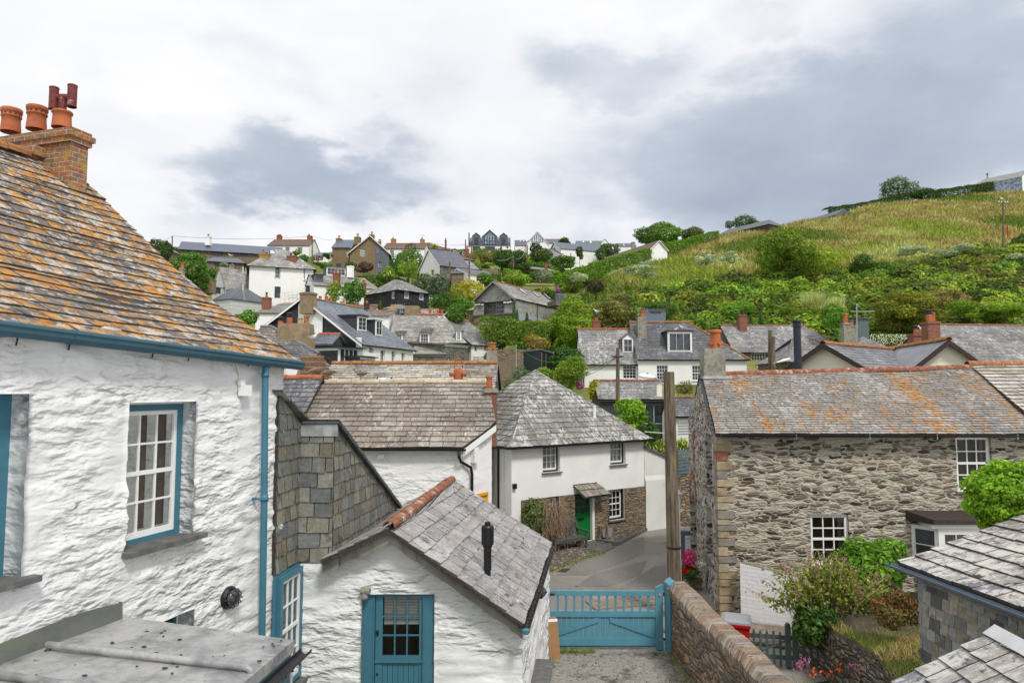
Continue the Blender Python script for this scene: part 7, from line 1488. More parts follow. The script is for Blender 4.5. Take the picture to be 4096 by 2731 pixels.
#white house right of centre
A=P2(2332,58,at(2440,1450,58).z);B=P2(2556,58,A.z)
h=house('white_gable_dormer_house', 'white cottage with pale grey roof, red ridge and one narrow gabled dormer', A,B,7,3.15,base=3,wm=M['white_smooth'],rm=M['sl_mid'],slate=(.235,.42,.018),ridge_m=T_,rr=.12,gut=M['black'],under=M['iron'],wins=[('F', 2492,1461,2546,1515,dict(nx=4,ny=4,bw=.025))])
chimney(h['root'],2372,2402,1281,1305,61.5,M['brick'],pots=[(.5,.5,.55,.15,T_,'cowl')]);dormer(h,2490,1352,2533,1411,'gable', 'f', wm=M['sl_mid_dk'],rm=M['sl_mid'],nx=2,ny=2,slate=(.2,.3))
pipe(h['root'],[A+Vector((.05,-.08,-.1)),Vector((A.x+.05,A.y-.08,4))],.05,M['black'])
A=P2(2553,57.6,at(2760,1430,57.6).z);B=P2(2986,57.6,A.z)
h=house('white_box_dormer_house', 'wide white house with dark slate hipped roof, orange ridge and white box dormer', A,B,7.4,3.35,base=3,hr=3.9,wm=M['white_smooth'],rm=M['sl_mid_dk'],slate=(.235,.36,.018),ridge_m=TO,rr=.12,gut=M['black'],under=M['iron'],wins=[('F', 2627,1461,2672,1520,dict(nx=4,ny=4,rail=2,bw=.025,sill=M['white'])),('F', 2769,1462,2815,1522,dict(nx=4,ny=4,rail=2,bw=.025,sill=M['white']))])
chimney(h['root'],2551,2587,1266,1338,59.5,M['cement'],cap=False,taper=.04,pots=[(.55,.5,.55,.17,TO,'plain'),(.75,.6,.65,.16,T_,'plain')]);dormer(h,2670,1326,2768,1407,'flat', 'f', wm=M['slate_dk'],rm=M['iron'],nx=3,ny=1,casing=.12)
# annexe in front
A=P2(2398,44,at(2550,1590,44).z);B=P2(2702,44,A.z);h=house('annexe', 'low annexe with mottled slate roof, black slate wall and pale green window frames', A,B,4.2,1.1,base=1.5,wm=M['slate_dk'],rm=M['sl_mid'],slate=(.21,.32,.016),ridge_m=M['terra_lich'],rr=.12,gut=M['black'],fascia=M['white'],under=M['iron'],wins=[('F', 2580,1618,2655,1696,dict(nx=2,ny=1,fm=M['green_sash'],bw=.06)),('F', 2660,1618,2700,1696,dict(nx=1,ny=1,fm=M['green_sash'],bw=.06))])
A=P2(2694,40,at(2740,1656,40).z);B=P2(2800,40,A.z);house('low_white_annexe', 'small slate-roofed white annexe between the pole and the stone gable', A,B,3,.95,base=1,wm=M['white_smooth'],rm=M['sl_mid_dk'],slate=(.2,.32,.016),ridge_m=M['terra_lich'],rr=.1,gut=M['black'],under=M['iron'])
WS=thing('white_slat_fence', 'pale horizontal slat fence below the small white annexe', 'fence', at(2735,1730,37));p0=at(2712,1740,37);p1=at(2775,1740,37.5);f_=Fr(p0,p1-p0);mb=MB()
for i in range(6):mb.lbox(f_,0,.9,0,.03,p0.z+i*.14,p0.z+i*.14+.1,M['grey_plastic'])
mb.build('slats', WS)
# stone-roofed house further right
A=P2(2938,66,at(3040,1404,66).z);B=P2(3335+60,66,A.z);h=house('mottled_roof_house', 'wide slate-roofed stone house with white four-light window right of the white house', A,B,8,2.85,base=6,hr=2.6,wm=M['stone_wall'],rm=M['sl_mid'],slate=(.23,.36,.018),ridge_m=M['terra_lich'],rr=.11,gut=M['black'],under=M['iron'],wins=[('F', 3004,1411,3077,1474,dict(nx=6,ny=4,bw=.03,fw=.09))])
chimney(h['root'],2958,2988,1258,1305,69,M['brick'],pots=[(.5,.5,.5,.16,M['black'],'cowl')])
A=P2(2850,67,at(2900,1404,66).z);B=P2(2960,67,A.z);house('dark_link_roof', 'dark slate roof linking the white box-dormer house to the mottled roof', A,B,7,2.3,base=6,wm=M['white_smooth'],rm=M['sl_mid_dk'],slate=(.23,.36,.018),ridge_m=M['terra_lich'],rr=.1)
A=P2(3150,50,at(3200,1440,50).z);B=P2(3345,50,A.z);house('low_hipped_roof', 'low hipped slate roof behind the cream gables', A,B,6,1.8,base=3,hl=2,hr=2,wm=M['stone_wall'],rm=M['sl_mid'],slate=(.23,.34,.018))
A=P2(3425,52,at(3480,1392,52).z);B=P2(3560,52,A.z);house('pyramid_roof_hut', 'tip of a small pyramid slate roof among the white daisies', A,B,3,.95,base=3,hl=1.2,hr=1.2,wm=M['stone_wall'],rm=M['sl_mid'],slate=(.2,.3,.018))
stack('tall grey rendered stack with horned red pot among the right-hand roofs', 3374,3403,1290,1380,52,M['cement'],[(.5,.5,.75,.16,T_,'horn')]);stack('grey stack with plain red pot beside the tall horned one', 3403,3430,1300,1370,53,M['cement'],[(.4,.5,.45,.13,T_,'plain')])
stack('brick stack with small red pot, a gull on it, beside the large brick chimney', 3655,3700,1334,1390,40,M['brick'],[(.5,.5,.5,.13,T_,'cowl')])
stack('large brick chimney with metal cowl in front of the wide mottled roof', 3712,3760,1284,1390,38,M['brick'],[(.4,.5,.68,.17,T_,'cowl'),(.8,.6,.55,.12,T_,'plain')])
mb=MB();pl=[at(3195,1480,27)-ZV*.6];p=at(3193,1480,27);tp=at(3193,1280,27).z;mb.lathe((p.x,p.y,p.z-2),[(.145,0),(.145,tp-p.z+1.7),(.17,tp-p.z+1.72),(.17,tp-p.z+1.76),(.145,tp-p.z+1.78),(.15,tp-p.z+1.9),(.22,tp-p.z+1.93),(.2,tp-p.z+2)],M['flue'],22);tag(mb.build('black_flue', loc=(p.x,p.y,p.z-2)),'tall blue-black metal flue rising in front of the cream gables', 'flue')
# wide roof at the far right
A=P2(3925,42,at(3800,1462,42).z);B=P2(4500,43,A.z);h=house('wide_roof_house', 'wide house at the right edge under a white-spotted grey slate roof', A,B,10,3.0,base=3,wm=M['slate_barn_wall'],rm=M['sl_mid'],slate=(.2,.3,.016),ridge_m=M['terra_lich'],rr=.1,under=M['iron'])
# cream twin gables
def twin(nm,lab,ax,ay,Y,ex,ey,half,dl,rz=1.45):
    a=at(ax,ay,Y);Ye=a.y;r=ray(ex,ey);t=(a.z-CZ)/r.z;e=Vector((r.x*t,r.y*t,a.z));di=e-a;di.z=0;Ln=di.length;di.normalize();dd=Vector((di.y,-di.x,0));A_=a-dd*half;B_=a+dd*half;A_.z=B_.z=a.z-rz
    return house(nm,lab,A_,B_,Ln+dl,rz,ori='gab', base=1,wm=M['cream_rough'],rm=M['sl_blue2'],slate=(.25,.2,.014),barge=M['barge_brown'],ov=.3,oh=.25,ridge_m=TO,rr=.13,under=M['slate_dk'])
twin('cream_gable_house', 'cream stone gable with dark brown bargeboards, the left and wider of the twin gables', 3303,1374,29,3560,1396,2.35,.3)
twin('cream_gable_wing', 'narrower right-hand cream gable with brown bargeboards below the brick chimney', 3784,1360,28,3568,1394,1.75,.3)
# timber shed, fence, stone wall, washing poles in the back gardens
p=P2(2094,55,0);zb=at(2100,1490,55).z;zt3=at(2100,1408,55).z;f0=P2(2094,55,1);f1=P2(2162,54,1);f2=P2(2212,57,1);BS=thing('black_garden_shed', 'black boarded garden shed with nearly flat roof on the slope', 'shed', (f0.x,f0.y,zb));mb=MB();fa=Fr(f0,f1-f0);fb=Fr(f1,f2-f1);la,lb=(f1-f0).length,(f2-f1).length
wall_grid(mb,fa,la,zb-.6,zt3,[],M['shed_boards']);wall_grid(mb,fb,lb,zb-.6,zt3,[],M['shed_boards2']);mb.build('wall', BS);mb=MB();c=[fa.p(-.15,.15,zt3),fb.p(-.1,.15,zt3+.12),fb.p(lb+.2,.15,zt3-.05),fa.p(-.15,-lb,zt3-.2)];mb.solid(c+[v+ZV*.08 for v in c],[(4,5,6,7),(0,1,5,4),(1,2,6,5),(2,3,7,6),(3,0,4,7)],M['steel_blue']);mb.build('roof', BS)
for s_ in (.06,.4):mb=MB();mb.lbox(fb,lb*s_,lb*s_+.12,.01,.05,zb-.5,zt3-.05,M['fence_boards']);mb.build('post', BS)
AW=thing('corrugated_awning', 'grey corrugated lean-to awning right of the black shed', 'awning', at(2260,1415,56));mb=MB();a,b,c,d=at(2210,1407,57),at(2306,1414,58),at(2312,1420,56),at(2212,1416,55.5);V=[]
for i in range(25):
    t=i/24;V+=[lerp(a,b,t)+ZV*.05*(i % 2),lerp(d,c,t)+ZV*.05*(i % 2)]
mb.solid(V,[(2*i,2*i+1,2*i+3,2*i+2) for i in range(24)],M['steel_blue']);mb.build('sheet', AW)
for x in (2270,2305):mb=MB();q=at(x,1418,56.5);mb.tube([q,q-ZV*1.8],.07,M['fence_boards'],5);mb.build('post', AW)
p0,p1=P2(1990,54,0),P2(2090,54,0);fz=Fr(p0,p1-p0);zz0,zz1=at(2040,1492,54).z,at(2040,1428,54).z;FN2=thing('board_fence', 'weathered brown board fence left of the black garden shed', 'fence', (p0.x,p0.y,zz0));L_=(p1-p0).length;mb=MB();
for i in range(16):mb.lbox(fz,L_*i/16+.01,L_*(i+1)/16-.01,-.02,.02,zz0-.4,zz1-.2,M['fence_boards'])
mb.lbox(fz,0,L_,.0,.05,zz1-.24,zz1-.16,M['fence_boards']);mb.lbox(fz,0,L_,.0,.04,zz1-.02,zz1+.03,M['fence_boards']);mb.build('boards', FN2)
for x in (0,L_*.6,L_-.1):mb=MB();mb.lbox(fz,x,x+.1,-.03,.07,zz0-.5,zz1+.04,M['fence_boards']);mb.build('post', FN2)
p0,p1=P2(1985,60,0),P2(2105,60,0);fz=Fr(p0,p1-p0);mb=MB();zz1=at(2040,1397,60).z;wall_grid(mb,fz,(p1-p0).length,4,zz1,[],M['stone_brown'],cell=.3,disp=lambda s,z: .05*N3(s,z,3,6));mb.lbox(fz,0,(p1-p0).length,-.4,-.05,4,zz1,M['stone_brown']);tag(mb.build('terrace_stone_wall', loc=(p0.x,p0.y,4)),'brown stone garden wall above the weathered board fence', 'wall')
mb=MB();q=at(2065,1378,50);mb.tube([at(2065,1490,50)-ZV,q],.035,M['grey_plastic'],6);tag(mb.build('washing_pole', loc=at(2065,1490,50)-ZV),'thin grey washing line pole in front of the board fence', 'pole')
mb=MB();L0,L1=at(2068,1382,50),at(2310,1418,52);mb.tube([lerp(L0,L1,t)-ZV*(.9*4*t*(1-t)) for t in np.linspace(0,1,14)],.012,M['green_br'],4);tag(mb.build('washing_line', loc=L0),'green washing line sagging across the garden by the black shed', 'washing line')
A=P2(2289,59.5,at(2300,1516,59).z);B=P2(2328,59,A.z);house('wooden_hut', 'small new wooden hut tucked beside the white gable dormer house', A,B,2,.5,ori='gab', base=4,wm=M['new_wood'],rm=M['new_wood'],barge=M['new_wood'],cat='shed')
gy=P2(2668,64,0);z0=at(2668,1290,68).z;A=P2(2600-19,70,at(2660,1236,70).z);B=P2(2662,70,A.z);house('grey_summerhouse', 'blue-grey flat-roofed summerhouse peeping over the white box-dormer house', A,B,3,.1,lean=True,rf=1,base=8,wm=M['steel_blue'],rm=M['steel_blue'],fascia=M['grey_plastic'],cat='summerhouse', wins=[('F', 2600,1240,2622,1258,dict(nx=4,ny=1,fm=M['grey_plastic'])),('F', 2624,1240,2644,1258,dict(nx=4,ny=1,fm=M['grey_plastic']))])
A=P2(3426,66,at(3450,1270,66).z);B=P2(3474,66,A.z);house('green_hut', 'small dark green hut with sloping roof among the hillside bushes', A,B,2.5,.25,lean=True,rf=1,base=8,wm=M['green_grey'],rm=M['steel_blue'],cat='hut')
#houses along the hilltop
def hh(nm,lab,xa,ya,Ya,xb,Yb,dep,rise,**k):
    A=at(xa,ya,Ya);B=P2(xb,Yb,A.z);k.setdefault('base', A.z-7);k.setdefault('cat', 'house');return house(nm,lab,A,B,dep,rise,**k)
fw=dict(fm=M['black'],bw=.06,fw=.08)
h=hh('long_bungalow', 'long low stone house with dark blue slate roof on the left skyline', 714,994,130,1126,136,9,2.3,wm=M['stone_brown'],rm=M['slate_far_blue'],oh=.4,barge=M['black'],gut=M['black'],
    wins=[('F', 748,1003,794,1018,dict(nx=3,ny=1,**fw)),('F', 843,1005,891,1023,dict(nx=3,ny=1,**fw)),('F', 938,1007,986,1026,dict(nx=3,ny=1,**fw))])
chimney(h['root'],820,839,944,966,133,M['white_smooth'],pots=[(.5,.5,.5,.2,T_,'plain')])
h=hh('bungalow_extension', 'lower slate-roofed extension with blue windows in front of the long bungalow', 824,1042,120,975,122,4,1.0,hl=1,hr=1,wm=M['stone_brown'],rm=M['slate_far_blue'],oh=.3,gut=M['black'],wins=[('F', 860,1050,884,1068,dict(nx=2,ny=1,**fw)),('F', 914,1051,944,1072,dict(nx=3,ny=1,**fw))])
h=hh('brown_roof_house', 'white house with dark brown roof and red ridge on the left skyline', 1070,981,142,1236,142,8,2.0,wm=M['white_smooth'],rm=M['slate_far_brown'],ridge_m=T_,rr=.15,wins=[('F', 1141,988,1158,1016,dict(nx=3,ny=4,outer=M['green_sash'])),('F', 1189,989,1209,1016,dict(nx=4,ny=4,outer=M['green_sash']))])
chimney(h['root'],1106,1124,941,955,146,M['brick'],pots=[(.3,.5,.3,.2,T_,'plain'),(.7,.5,.3,.2,T_,'plain')]);chimney(h['root'],1228,1243,942,958,146,M['brick'],pots=[(.4,.5,.4,.2,T_,'plain')])
# brown brick villa
zA=at(1402,990,120).z;A=at(1402,990,120);B=P2(1556,124,A.z);B=P2(1556,122,A.z)
h=hh('brown_brick_house', 'tall brown brick house with white scalloped gable and slate-hung side', 1400,1006,120,1556,121,8,3.0,ori='gab', wm={'F': M['brick_brown'],'*': M['slate_far_dk']},rm=M['slate_far_blue'],barge=M['white'],ov=.4,oh=.4,base=at(1400,1110,120).z-2,wins=[('F', 1441,994,1461,1025,dict(nx=4,ny=4,bw=.05)),('F', 1440,1047,1460,1068,dict(nx=2,ny=2)),('F', 1514,1047,1528,1067,dict(nx=2,ny=2))])
fr=h['fr']['F'];q=rect(fr,1501,984,1557,1110);mb=MB();Lf=(h['B']-h['A']).length;wall_grid(mb,fr,Lf,at(1400,1110,120).z-2,lambda s:h['ze']+3.0*(s/(Lf/2) if s<Lf/2 else (Lf-s)/(Lf/2))-.3,[rect(fr,1514,1047,1528,1067)+(.1,)],M['slate_far_dk'],s0=q[0],out_o=.06);mb.build('wall', h['root'])
mb=MB();s_,z_=fr.hit(1509,1007);mb.tube([fr.p(s_,.05,z_),fr.p(s_,.1,z_)],.32,M['steel_blue'],16);mb.build('round_window', h['root'])
h2=hh('brown_brick_wing', 'recessed left wing of the brown brick house under a pale slate roof', 1329,988,123,1400,123,8,2.2,wm=M['brick_brown'],rm=M['slate_far_blue'],base=at(1400,1110,120).z-2,oh=.3,barge=M['white'],wins=[('F', 1386,998,1394,1026,dict(nx=2,ny=4)),('F', 1344,1055,1364,1072,dict(nx=3,ny=2,fm=M['black'])),('L', 1318,1010,1322,1036,dict(nx=1,ny=3))])
for a in ((1343,1364,953,966,126,[(.5,.5,.6,.22,M['terra_pale'],'plain')]),(1416,1440,947,962,124,[(.5,.5,.7,.22,M['terra_pale'],'plain')]),(1476,1495,938,965,124,[(.5,.5,.6,.22,M['terra_pale'],'plain')])):chimney((h2 if a[0]<1400 else h)['root'],*a[:5],M['brick_brown'],pots=a[5])
stack('thin brown stack with two pots between the brick house and the white villa', 1513,1523,966,984,135,M['brick_brown'],[(.3,.5,.5,.18,M['terra_pale'],'plain'),(.8,.5,.5,.18,M['terra_pale'],'plain')])
h=hh('white_villa', 'white villa with brown-grey roof and stubby chimneys right of the brown brick house', 1532,994,140,1697,140,9,2.0,wm=M['white_smooth'],rm=M['slate_far_brown'],ridge_m=T_,rr=.15,wins=[('F', 1560,1000,1575,1022,dict(nx=3,ny=4)),('F', 1609,1001,1623,1022,dict(nx=3,ny=4)),('F', 1551,1044,1565,1060,dict(nx=2,ny=2))])
chimney(h['root'],1563,1582,955,965,144,M['brick_orange'],pots=[(.4,.5,.4,.2,M['terra_pale'],'plain')]);chimney(h['root'],1680,1697,957,970,144,M['brick_orange'],pots=[(.4,.5,.4,.2,T_,'plain')])
h=hh('brown_hipped_bungalow', 'pinkish bungalow with brown hipped roof on the skyline', 1700,992,150,1800,152,9,2.1,hl=.0,hr=3.5,wm=paint('pink_render', (.5,.25,.2),.85),rm=M['slate_far_brown'],ridge_m=T_,rr=.13,wins=[('F', 1722,998,1738,1008,dict(nx=3,ny=1)),('F', 1755,999,1775,1008,dict(nx=3,ny=1))])
chimney(h['root'],1779,1786,961,980,152,M['brick'],pots=[(.5,.5,.5,.17,T_,'plain')])
h=hh('twin_dormer_bungalow', 'brown-tiled bungalow with two small timber dormers', 1800,1030,135,1900,138,8,1.9,hr=2.5,wm=M['fence_boards'],rm=M['slate_far_brown'],ridge_m=None,barge=M['barge_brown'],ov=.3)
dormer(h,1811,1002,1827,1016,'gable', 'f', nx=2,ny=1,rm=M['slate_far_brown'],wm=M['fence_boards'],front=M['fence_boards']);dormer(h,1848,1008,1866,1021,'gable', 'f', nx=2,ny=1,rm=M['slate_far_brown'],wm=M['fence_boards'],front=M['fence_boards'])
chimney(h['root'],1860,1876,995,1012,140,M['brick'],pots=[(.5,.5,.7,.2,T_,'plain')])
# white gable cottage on the slope
h=hh('sloping_white_cottage', 'white gabled cottage with dark roof on the middle slope among trees', 1676,1083,108,1759,102,5,2.9,ori='gab', wm={'F': M['white_smooth'],'*': M['slate_wall_dk']},rm=M['slate_far_dk'],barge=M['white'],ov=.2,wins=[('F', 1723,1079,1735,1103,dict(nx=3,ny=4)),('R', 1789,1089,1798,1107,dict(nx=3,ny=3))],gut=M['white'])
h=hh('pale_roof_cottage', 'stone cottage with long pale mottled roof behind the sloping white cottage', 1786,1064,114,1914,117,7,2.0,wm=M['stone_brown'],rm=M['slate_far'])
chimney(h['root'],1776,1792,1028,1045,117,M['white_smooth'],pots=[(.3,.5,.3,.2,M['black'],'plain')])
h=hh('low_grey_roof_house', 'low grey roof with white edge running down among the bushes', 1872,1092,100,1985,103,6,1.2,wm=M['white_smooth'],rm=M['slate_far_dk'],barge=M['white'],gut=M['white']);hh('flat_grey_roof', 'plain grey roof patch left of the low grey roof house', 1806,1092,101,1876,101,5,1.0,wm=M['stone_brown'],rm=M['slate_far_dk'])
# modern house
h=hh('glass_gable_house', 'large modern white and slate house with three gables and glass centre on the skyline', 1878,974,200,2040,200,10,2.9,wm=M['white_smooth'],rm=M['slate_far_blue'],oh=.1,barge=M['slate_far_dk'],wins=[('F', 1890,986,1921,1005,dict(nx=4,ny=1,**fw)),('F', 1939,986,1980,1007,dict(nx=4,ny=1,**fw)),('F', 2000,986,2008,1003,dict(nx=1,ny=1,**fw)),('F', 2026,986,2033,994,dict(nx=1,ny=1,**fw))])
R=h['root'];fr=h['fr']['F']
mb=MB();a=fr.hit(1876,980)[0];b=fr.hit(2041,980)[0];z0,z1=fr.hit(1950,984)[1],fr.hit(1950,972)[1];mb.lbox(fr,a,b,.0,.15,z0,z1+.1,M['slate_far_dk']);mb.lbox(fr,fr.hit(1935,1010)[0],fr.hit(1985,1010)[0],.0,1.2,fr.hit(1950,1009)[1]-.1,fr.hit(1950,1009)[1]+.1,M['white']);mb.build('band', R)
for (x0,x1,ya,ye,yb,w0,w1_) in ((1889,1921,935,948,978,1897,1914),(1929,1989,924,950,978,1938,1980),(1998,2031,936,949,978,2006,2023)):
    p=[fr.hit(x0,ye),fr.hit(x1,ye),fr.hit((x0+x1)/2,ya),fr.hit((x0+x1)/2,yb)];s0,s1,z1,z2,z0=p[0][0],p[1][0],p[0][1],p[2][1],p[3][1];mb=MB();V=[fr.p(s0,.3,z0),fr.p(s1,.3,z0),fr.p(s1,.3,z1),fr.p((s0+s1)/2,.3,z2),fr.p(s0,.3,z1)];V2=[v-fr.n*4 for v in V]
    mb.solid(V+V2,[(0,1,2,3,4),(1,6,7,2),(0,4,9,5),(2,7,8,3),(4,3,8,9)],M['slate_far_dk']);
    for (i,j) in ((4,3),(3,2)):mb.solid([V[i]+fr.n*.1,V[j]+fr.n*.1,V[j]+fr.n*.1+ZV*.3,V[i]+fr.n*.1+ZV*.3-(V[j]-V[i])*.08,V[i]-fr.n*3,V[j]-fr.n*3,V[j]-fr.n*3+ZV*.3,V[i]-fr.n*3+ZV*.3],[(0,1,2,3),(3,2,6,7),(0,4,5,1)],M['black'])
    dm=mb.build('dormer', R);wi=[fr.hit(w0,yb-1),fr.hit(w1_,ye+1)];top=z2-.5 if x1-x0>40 else fr.hit(w0,ye+3)[1]
    if x1-x0>40:
        g=MB();sm=(s0+s1)/2;g.face([fr.p(wi[0][0],.33,wi[0][1]),fr.p(wi[1][0],.33,wi[0][1]),fr.p(wi[1][0],.33,z1+.1),fr.p(sm,.33,top),fr.p(wi[0][0],.33,z1+.1)],None,M['glass_sky2']);g.build('pane', dm)
        mb=MB()
        for t in (0,.25,.5,.75,1):x=lerp(wi[0][0],wi[1][0],t);zt_=lerp(top,z1+.1,abs(t-.5)*2);mb.lbox(fr,x-.08,x+.08,.3,.4,z0,zt_,M['black'])
        mb.lbox(fr,wi[0][0],wi[1][0],.3,.39,lerp(z0,z1,.45)-.06,lerp(z0,z1,.45)+.06,M['black']);mb.build('mullion', dm)
    else:window(dm,fr,wi[0][0],wi[1][0],wi[0][1],top,2,2,-.34,fm=M['black'],bw=.05,name='dormer_window')
mb=MB();mb.tube([at(1876,990,199),at(1876,931,199)],.18,M['black'],6);mb.build('flue', R)
h=hh('skylight_bungalow', 'grey-roofed white house with three rooflights beside the glazed gable', 2060,981,200,2160,200,9,2.5,wm=M['white_smooth'],rm=M['slate_far_dk']);
for x in (2082,2095,2107):skylight(h,x-4,959,x+4,967)
h=hh('glazed_gable_house', 'white gabled house with tall glazed gable on the skyline', 2106,972,196,2192,196,12,3.4,ori='gab', wm=M['white_smooth'],rm=M['slate_far_dk'],barge=M['white'],ov=.3);fr=h['fr']['F'];L_=(h['B']-h['A']).length
g=MB();z0=fr.hit(2150,970)[1];k=3.4/(L_/2);g.face([fr.p(L_*.2,.03,z0),fr.p(L_*.8,.03,z0),fr.p(L_*.8,.03,h['ze']+L_*.2*k-.45),fr.p(L_/2,.03,h['zr']-.6),fr.p(L_*.2,.03,h['ze']+L_*.2*k-.45)],None,M['glass_sky2']);g.build('pane', h['root']);mb=MB()
for t in (.2,.32,.42,.5,.58,.68,.8):mb.lbox(fr,L_*t-.07,L_*t+.07,.02,.08,z0,h['ze']+min(t,1-t)*L_*k-.5,M['white'])
mb.build('mullion', h['root'])
h=hh('red_ridge_bungalow', 'brown-ridged roof partly hidden by a tree right of the glazed gable', 2178,972,205,2275,205,8,2.0,wm=M['white_smooth'],rm=M['slate_far_dk'],ridge_m=T_,rr=.15)
h=hh('two_dormer_house', 'white house with pale slate roof and two white gabled dormers below the skyline', 2194,1016,172,2244,165,14,2.3,ori='gab', wm=M['white_smooth'],rm=M['slate_far_blue'],barge=M['white'],ov=.3,wins=[('F', 2215,991,2221,1004,dict(nx=1,ny=2))])
dormer(h,2263,988,2283,1003,'gable', 'f', nx=2,ny=1,wm=M['slate_far_dk'],rm=M['slate_far_blue']) if False else None
h3=hh('two_dormer_wing', 'long pale slate roof with the two gabled dormers, side of the white house', 2244,1014,165,2395,172,8,1.95,wm=M['white_smooth'],rm=M['slate_far_blue'],wins=[('F', 2330,1030,2350,1042,dict(nx=4,ny=1))])
dormer(h3,2263,992,2284,1004,'gable', 'f', nx=2,ny=1,wm=M['slate_far_dk'],rm=M['slate_far_blue']);dormer(h3,2358,998,2378,1011,'gable', 'f', nx=2,ny=1,wm=M['slate_far_dk'],rm=M['slate_far_blue'])
h=hh('green_slate_house', 'white house with green-grey roof and two rooflights on the skyline', 2310,984,210,2430,210,9,2.6,wm=M['white_smooth'],rm=M['slate_far_green']);skylight(h,2328,963,2339,972);skylight(h,2357,964,2369,973);
hh('white_cross_gable', 'small white cross gable at the right end of the green-grey roof', 2396,980,205,2442,205,8,1.9,ori='gab', wm=M['white_smooth'],rm=M['slate_far_green'],wins=[('F', 2410,981,2420,990,dict(nx=1,ny=1))])
h=hh('small_rooflight_house', 'small grey roof with one rooflight left of the large skyline trees', 2470,985,215,2545,215,7,1.7,wm=M['white_smooth'],rm=M['slate_far_dk']);skylight(h,2490,976,2501,985)
h=hh('brown_tiled_house', 'long brown-tiled roof with white gable end sloping behind the clipped hedge', 2395,1056,160,2600,142,4.5,1.9,wm=M['white_smooth'],rm=M['slate_far_brown'],base=28,barge=M['white'],ov=.3);chimney(h['root'],2527,2541,968,1000,160,M['cement'])
h=hh('long_skyline_roof', 'grey slate roof with dark timber wall half sunk in the hill crest', 2862,944,186,3075,172,7,2.0,hl=2.2,hr=2.2,wm=M['barge_brown'],rm=M['slate_far_dk'],base=42);hh('sunken_skyline_roof', 'sliver of slate roof with rooflights sunk behind the crest hedge', 3205,898,202,3345,190,7,2.0,wm=M['slate_far_dk'],rm=M['slate_far_dk'],base=50)
h=hh('glass_front_house', 'modern grey-roofed house with long glass front at the top right edge', 3885,745,205,4088,195,9,2.6,hl=2.5,wm={'*': M['white_smooth'],'F': M['glass_sky2']},rm=M['slate_far'],fascia=M['white'],base=60,gut=M['white']);pot(h['root'],at(3950,706,208)-ZV,2.0,.25,M['grey_plastic'],'cowl')
hh('grey_outhouse', 'low pale outhouse roof with brick chimney among the mid-slope gardens', 2130,1074,125,2235,128,4,.7,base=at(2130,1082,125).z,wm=M['stone_wall'],rm=M['slate_far'],hl=1,hr=1);stack('small red brick chimney among the mid-slope gardens', 2180,2191,1050,1065,126,M['brick'],[])
hh('cone_roof', 'tip of a grey roof rising behind the orange lichen roof edge', 555,985,120,640,120,8,1.9,wm=M['stone_brown'],rm=M['slate_far'],hl=3,hr=2)
hh('small_grey_roof', 'small pale grey roof between the white house and the brown brick house', 1258,1022,135,1312,135,5,1.1,wm=M['white_smooth'],rm=M['slate_far_blue'])
PNl=thing('timber_panels', 'two weathered timber garden panels on the mid slope', 'fence panel', at(1960,1080,115));mb=MB()
p=at(1966,1094,112);mb.lbox(Fr(p,(1,0,0)),-1.2,.1,0,.1,p.z,p.z+.8,M['fence_boards']);mb.build('panel', PNl);mb=MB();mb.lbox(Fr(p,(1,.1,0)),.2,1.1,0,.1,p.z-.2,p.z+.8,M['fence_boards']);mb.build('panel', PNl)
#poles and wires
def pole(lab,x,yt,yb,Y,r=.13,cross=False,mat=None,lamp=False):
    b,t=at(x,yb,Y),at(x,yt,Y);o=thing('utility_pole', lab,'utility pole', (b.x,b.y,b.z-.3));mb=MB();mb.tube([b-ZV*.5,t],r,mat or M['pole'],8,r1=r*.8);mb.build('post', o)
    if cross:
        mb=MB();mb.lbox(Fr(t-ZV*.3,(1,.1,0)),-.9,.9,-.05,.05,t.z-.35,t.z-.22,M['fence_boards']);mb.build('crossarm', o)
        for k in (-.8,-.3,.3,.8):
            mb=MB();mb.lathe(t+Vector((k,k*.1,-.2)),[(.06,0),(.14,.08),(.06,.14),(.12,.2),(.03,.28)],M['white'],8);mb.build('insulator', o)
    return t
def wire(lab,pts,sag,r=.025,mat=None):
    mb=MB()
    for a,b in zip(pts[:-1],pts[1:]):mb.tube([lerp(a,b,t)-ZV*(sag*4*t*(1-t)) for t in np.linspace(0,1,10)],r,mat or M['black'],4,caps=False)
    tag(mb.build('overhead_wire', loc=pts[0]),lab,'wire')
t1=pole('thin dark pole on the far left skyline beside the long bungalow', 689,944,1000,125);t2=pole('pole rising right of the brown-roofed skyline house', 1249,944,1035,135);t3=pole('slim pole in front of the skyline villas', 1716,970,1005,150)
t4=pole('dark pole left of the modern three-gable house', 1862,958,1005,190,.18);t5=pole('pale pole in front of the left end of the modern house', 1886,968,1038,150,.16);t6=pole('leaning pole beside the sloping white cottage', 1799,1048,1110,98);t7=pole('tall thin pole between the white cottage and low grey roof', 1877,1015,1112,96,.12)
t8=pole('pole with a grey transformer among mid-slope bushes', 2054,1024,1083,125,.15);t9=pole('white-banded pole with small street light on the mid slope', 2109,980,1040,150,.16);pole('short pole before the two-dormer house', 2283,1012,1068,150,.12)
t10=pole('tall pole with crossarm and white insulators on the right hillside', 4013,806,988,112,.17,True);mb=MB();p=at(4030,910,111.5);mb.lbox(Fr(p,(1,0,0)),-.05,.06,-.1,.1,p.z-1.6,p.z+.3,M['red']);tag(mb.build('red_marker', loc=p),'red metal marker strip fixed beside the tall hillside pole', 'marker')
t11=pole('slim green-stained telegraph pole in front of the white gable dormer house', 2471,1392,1600,42,.13);mb=MB();c=t11-ZV*.55;mb.tube([c+Vector((cos(a)*.32,sin(a)*.32,0)) for a in np.linspace(0,2*pi,13)],.02,M['iron'],4)
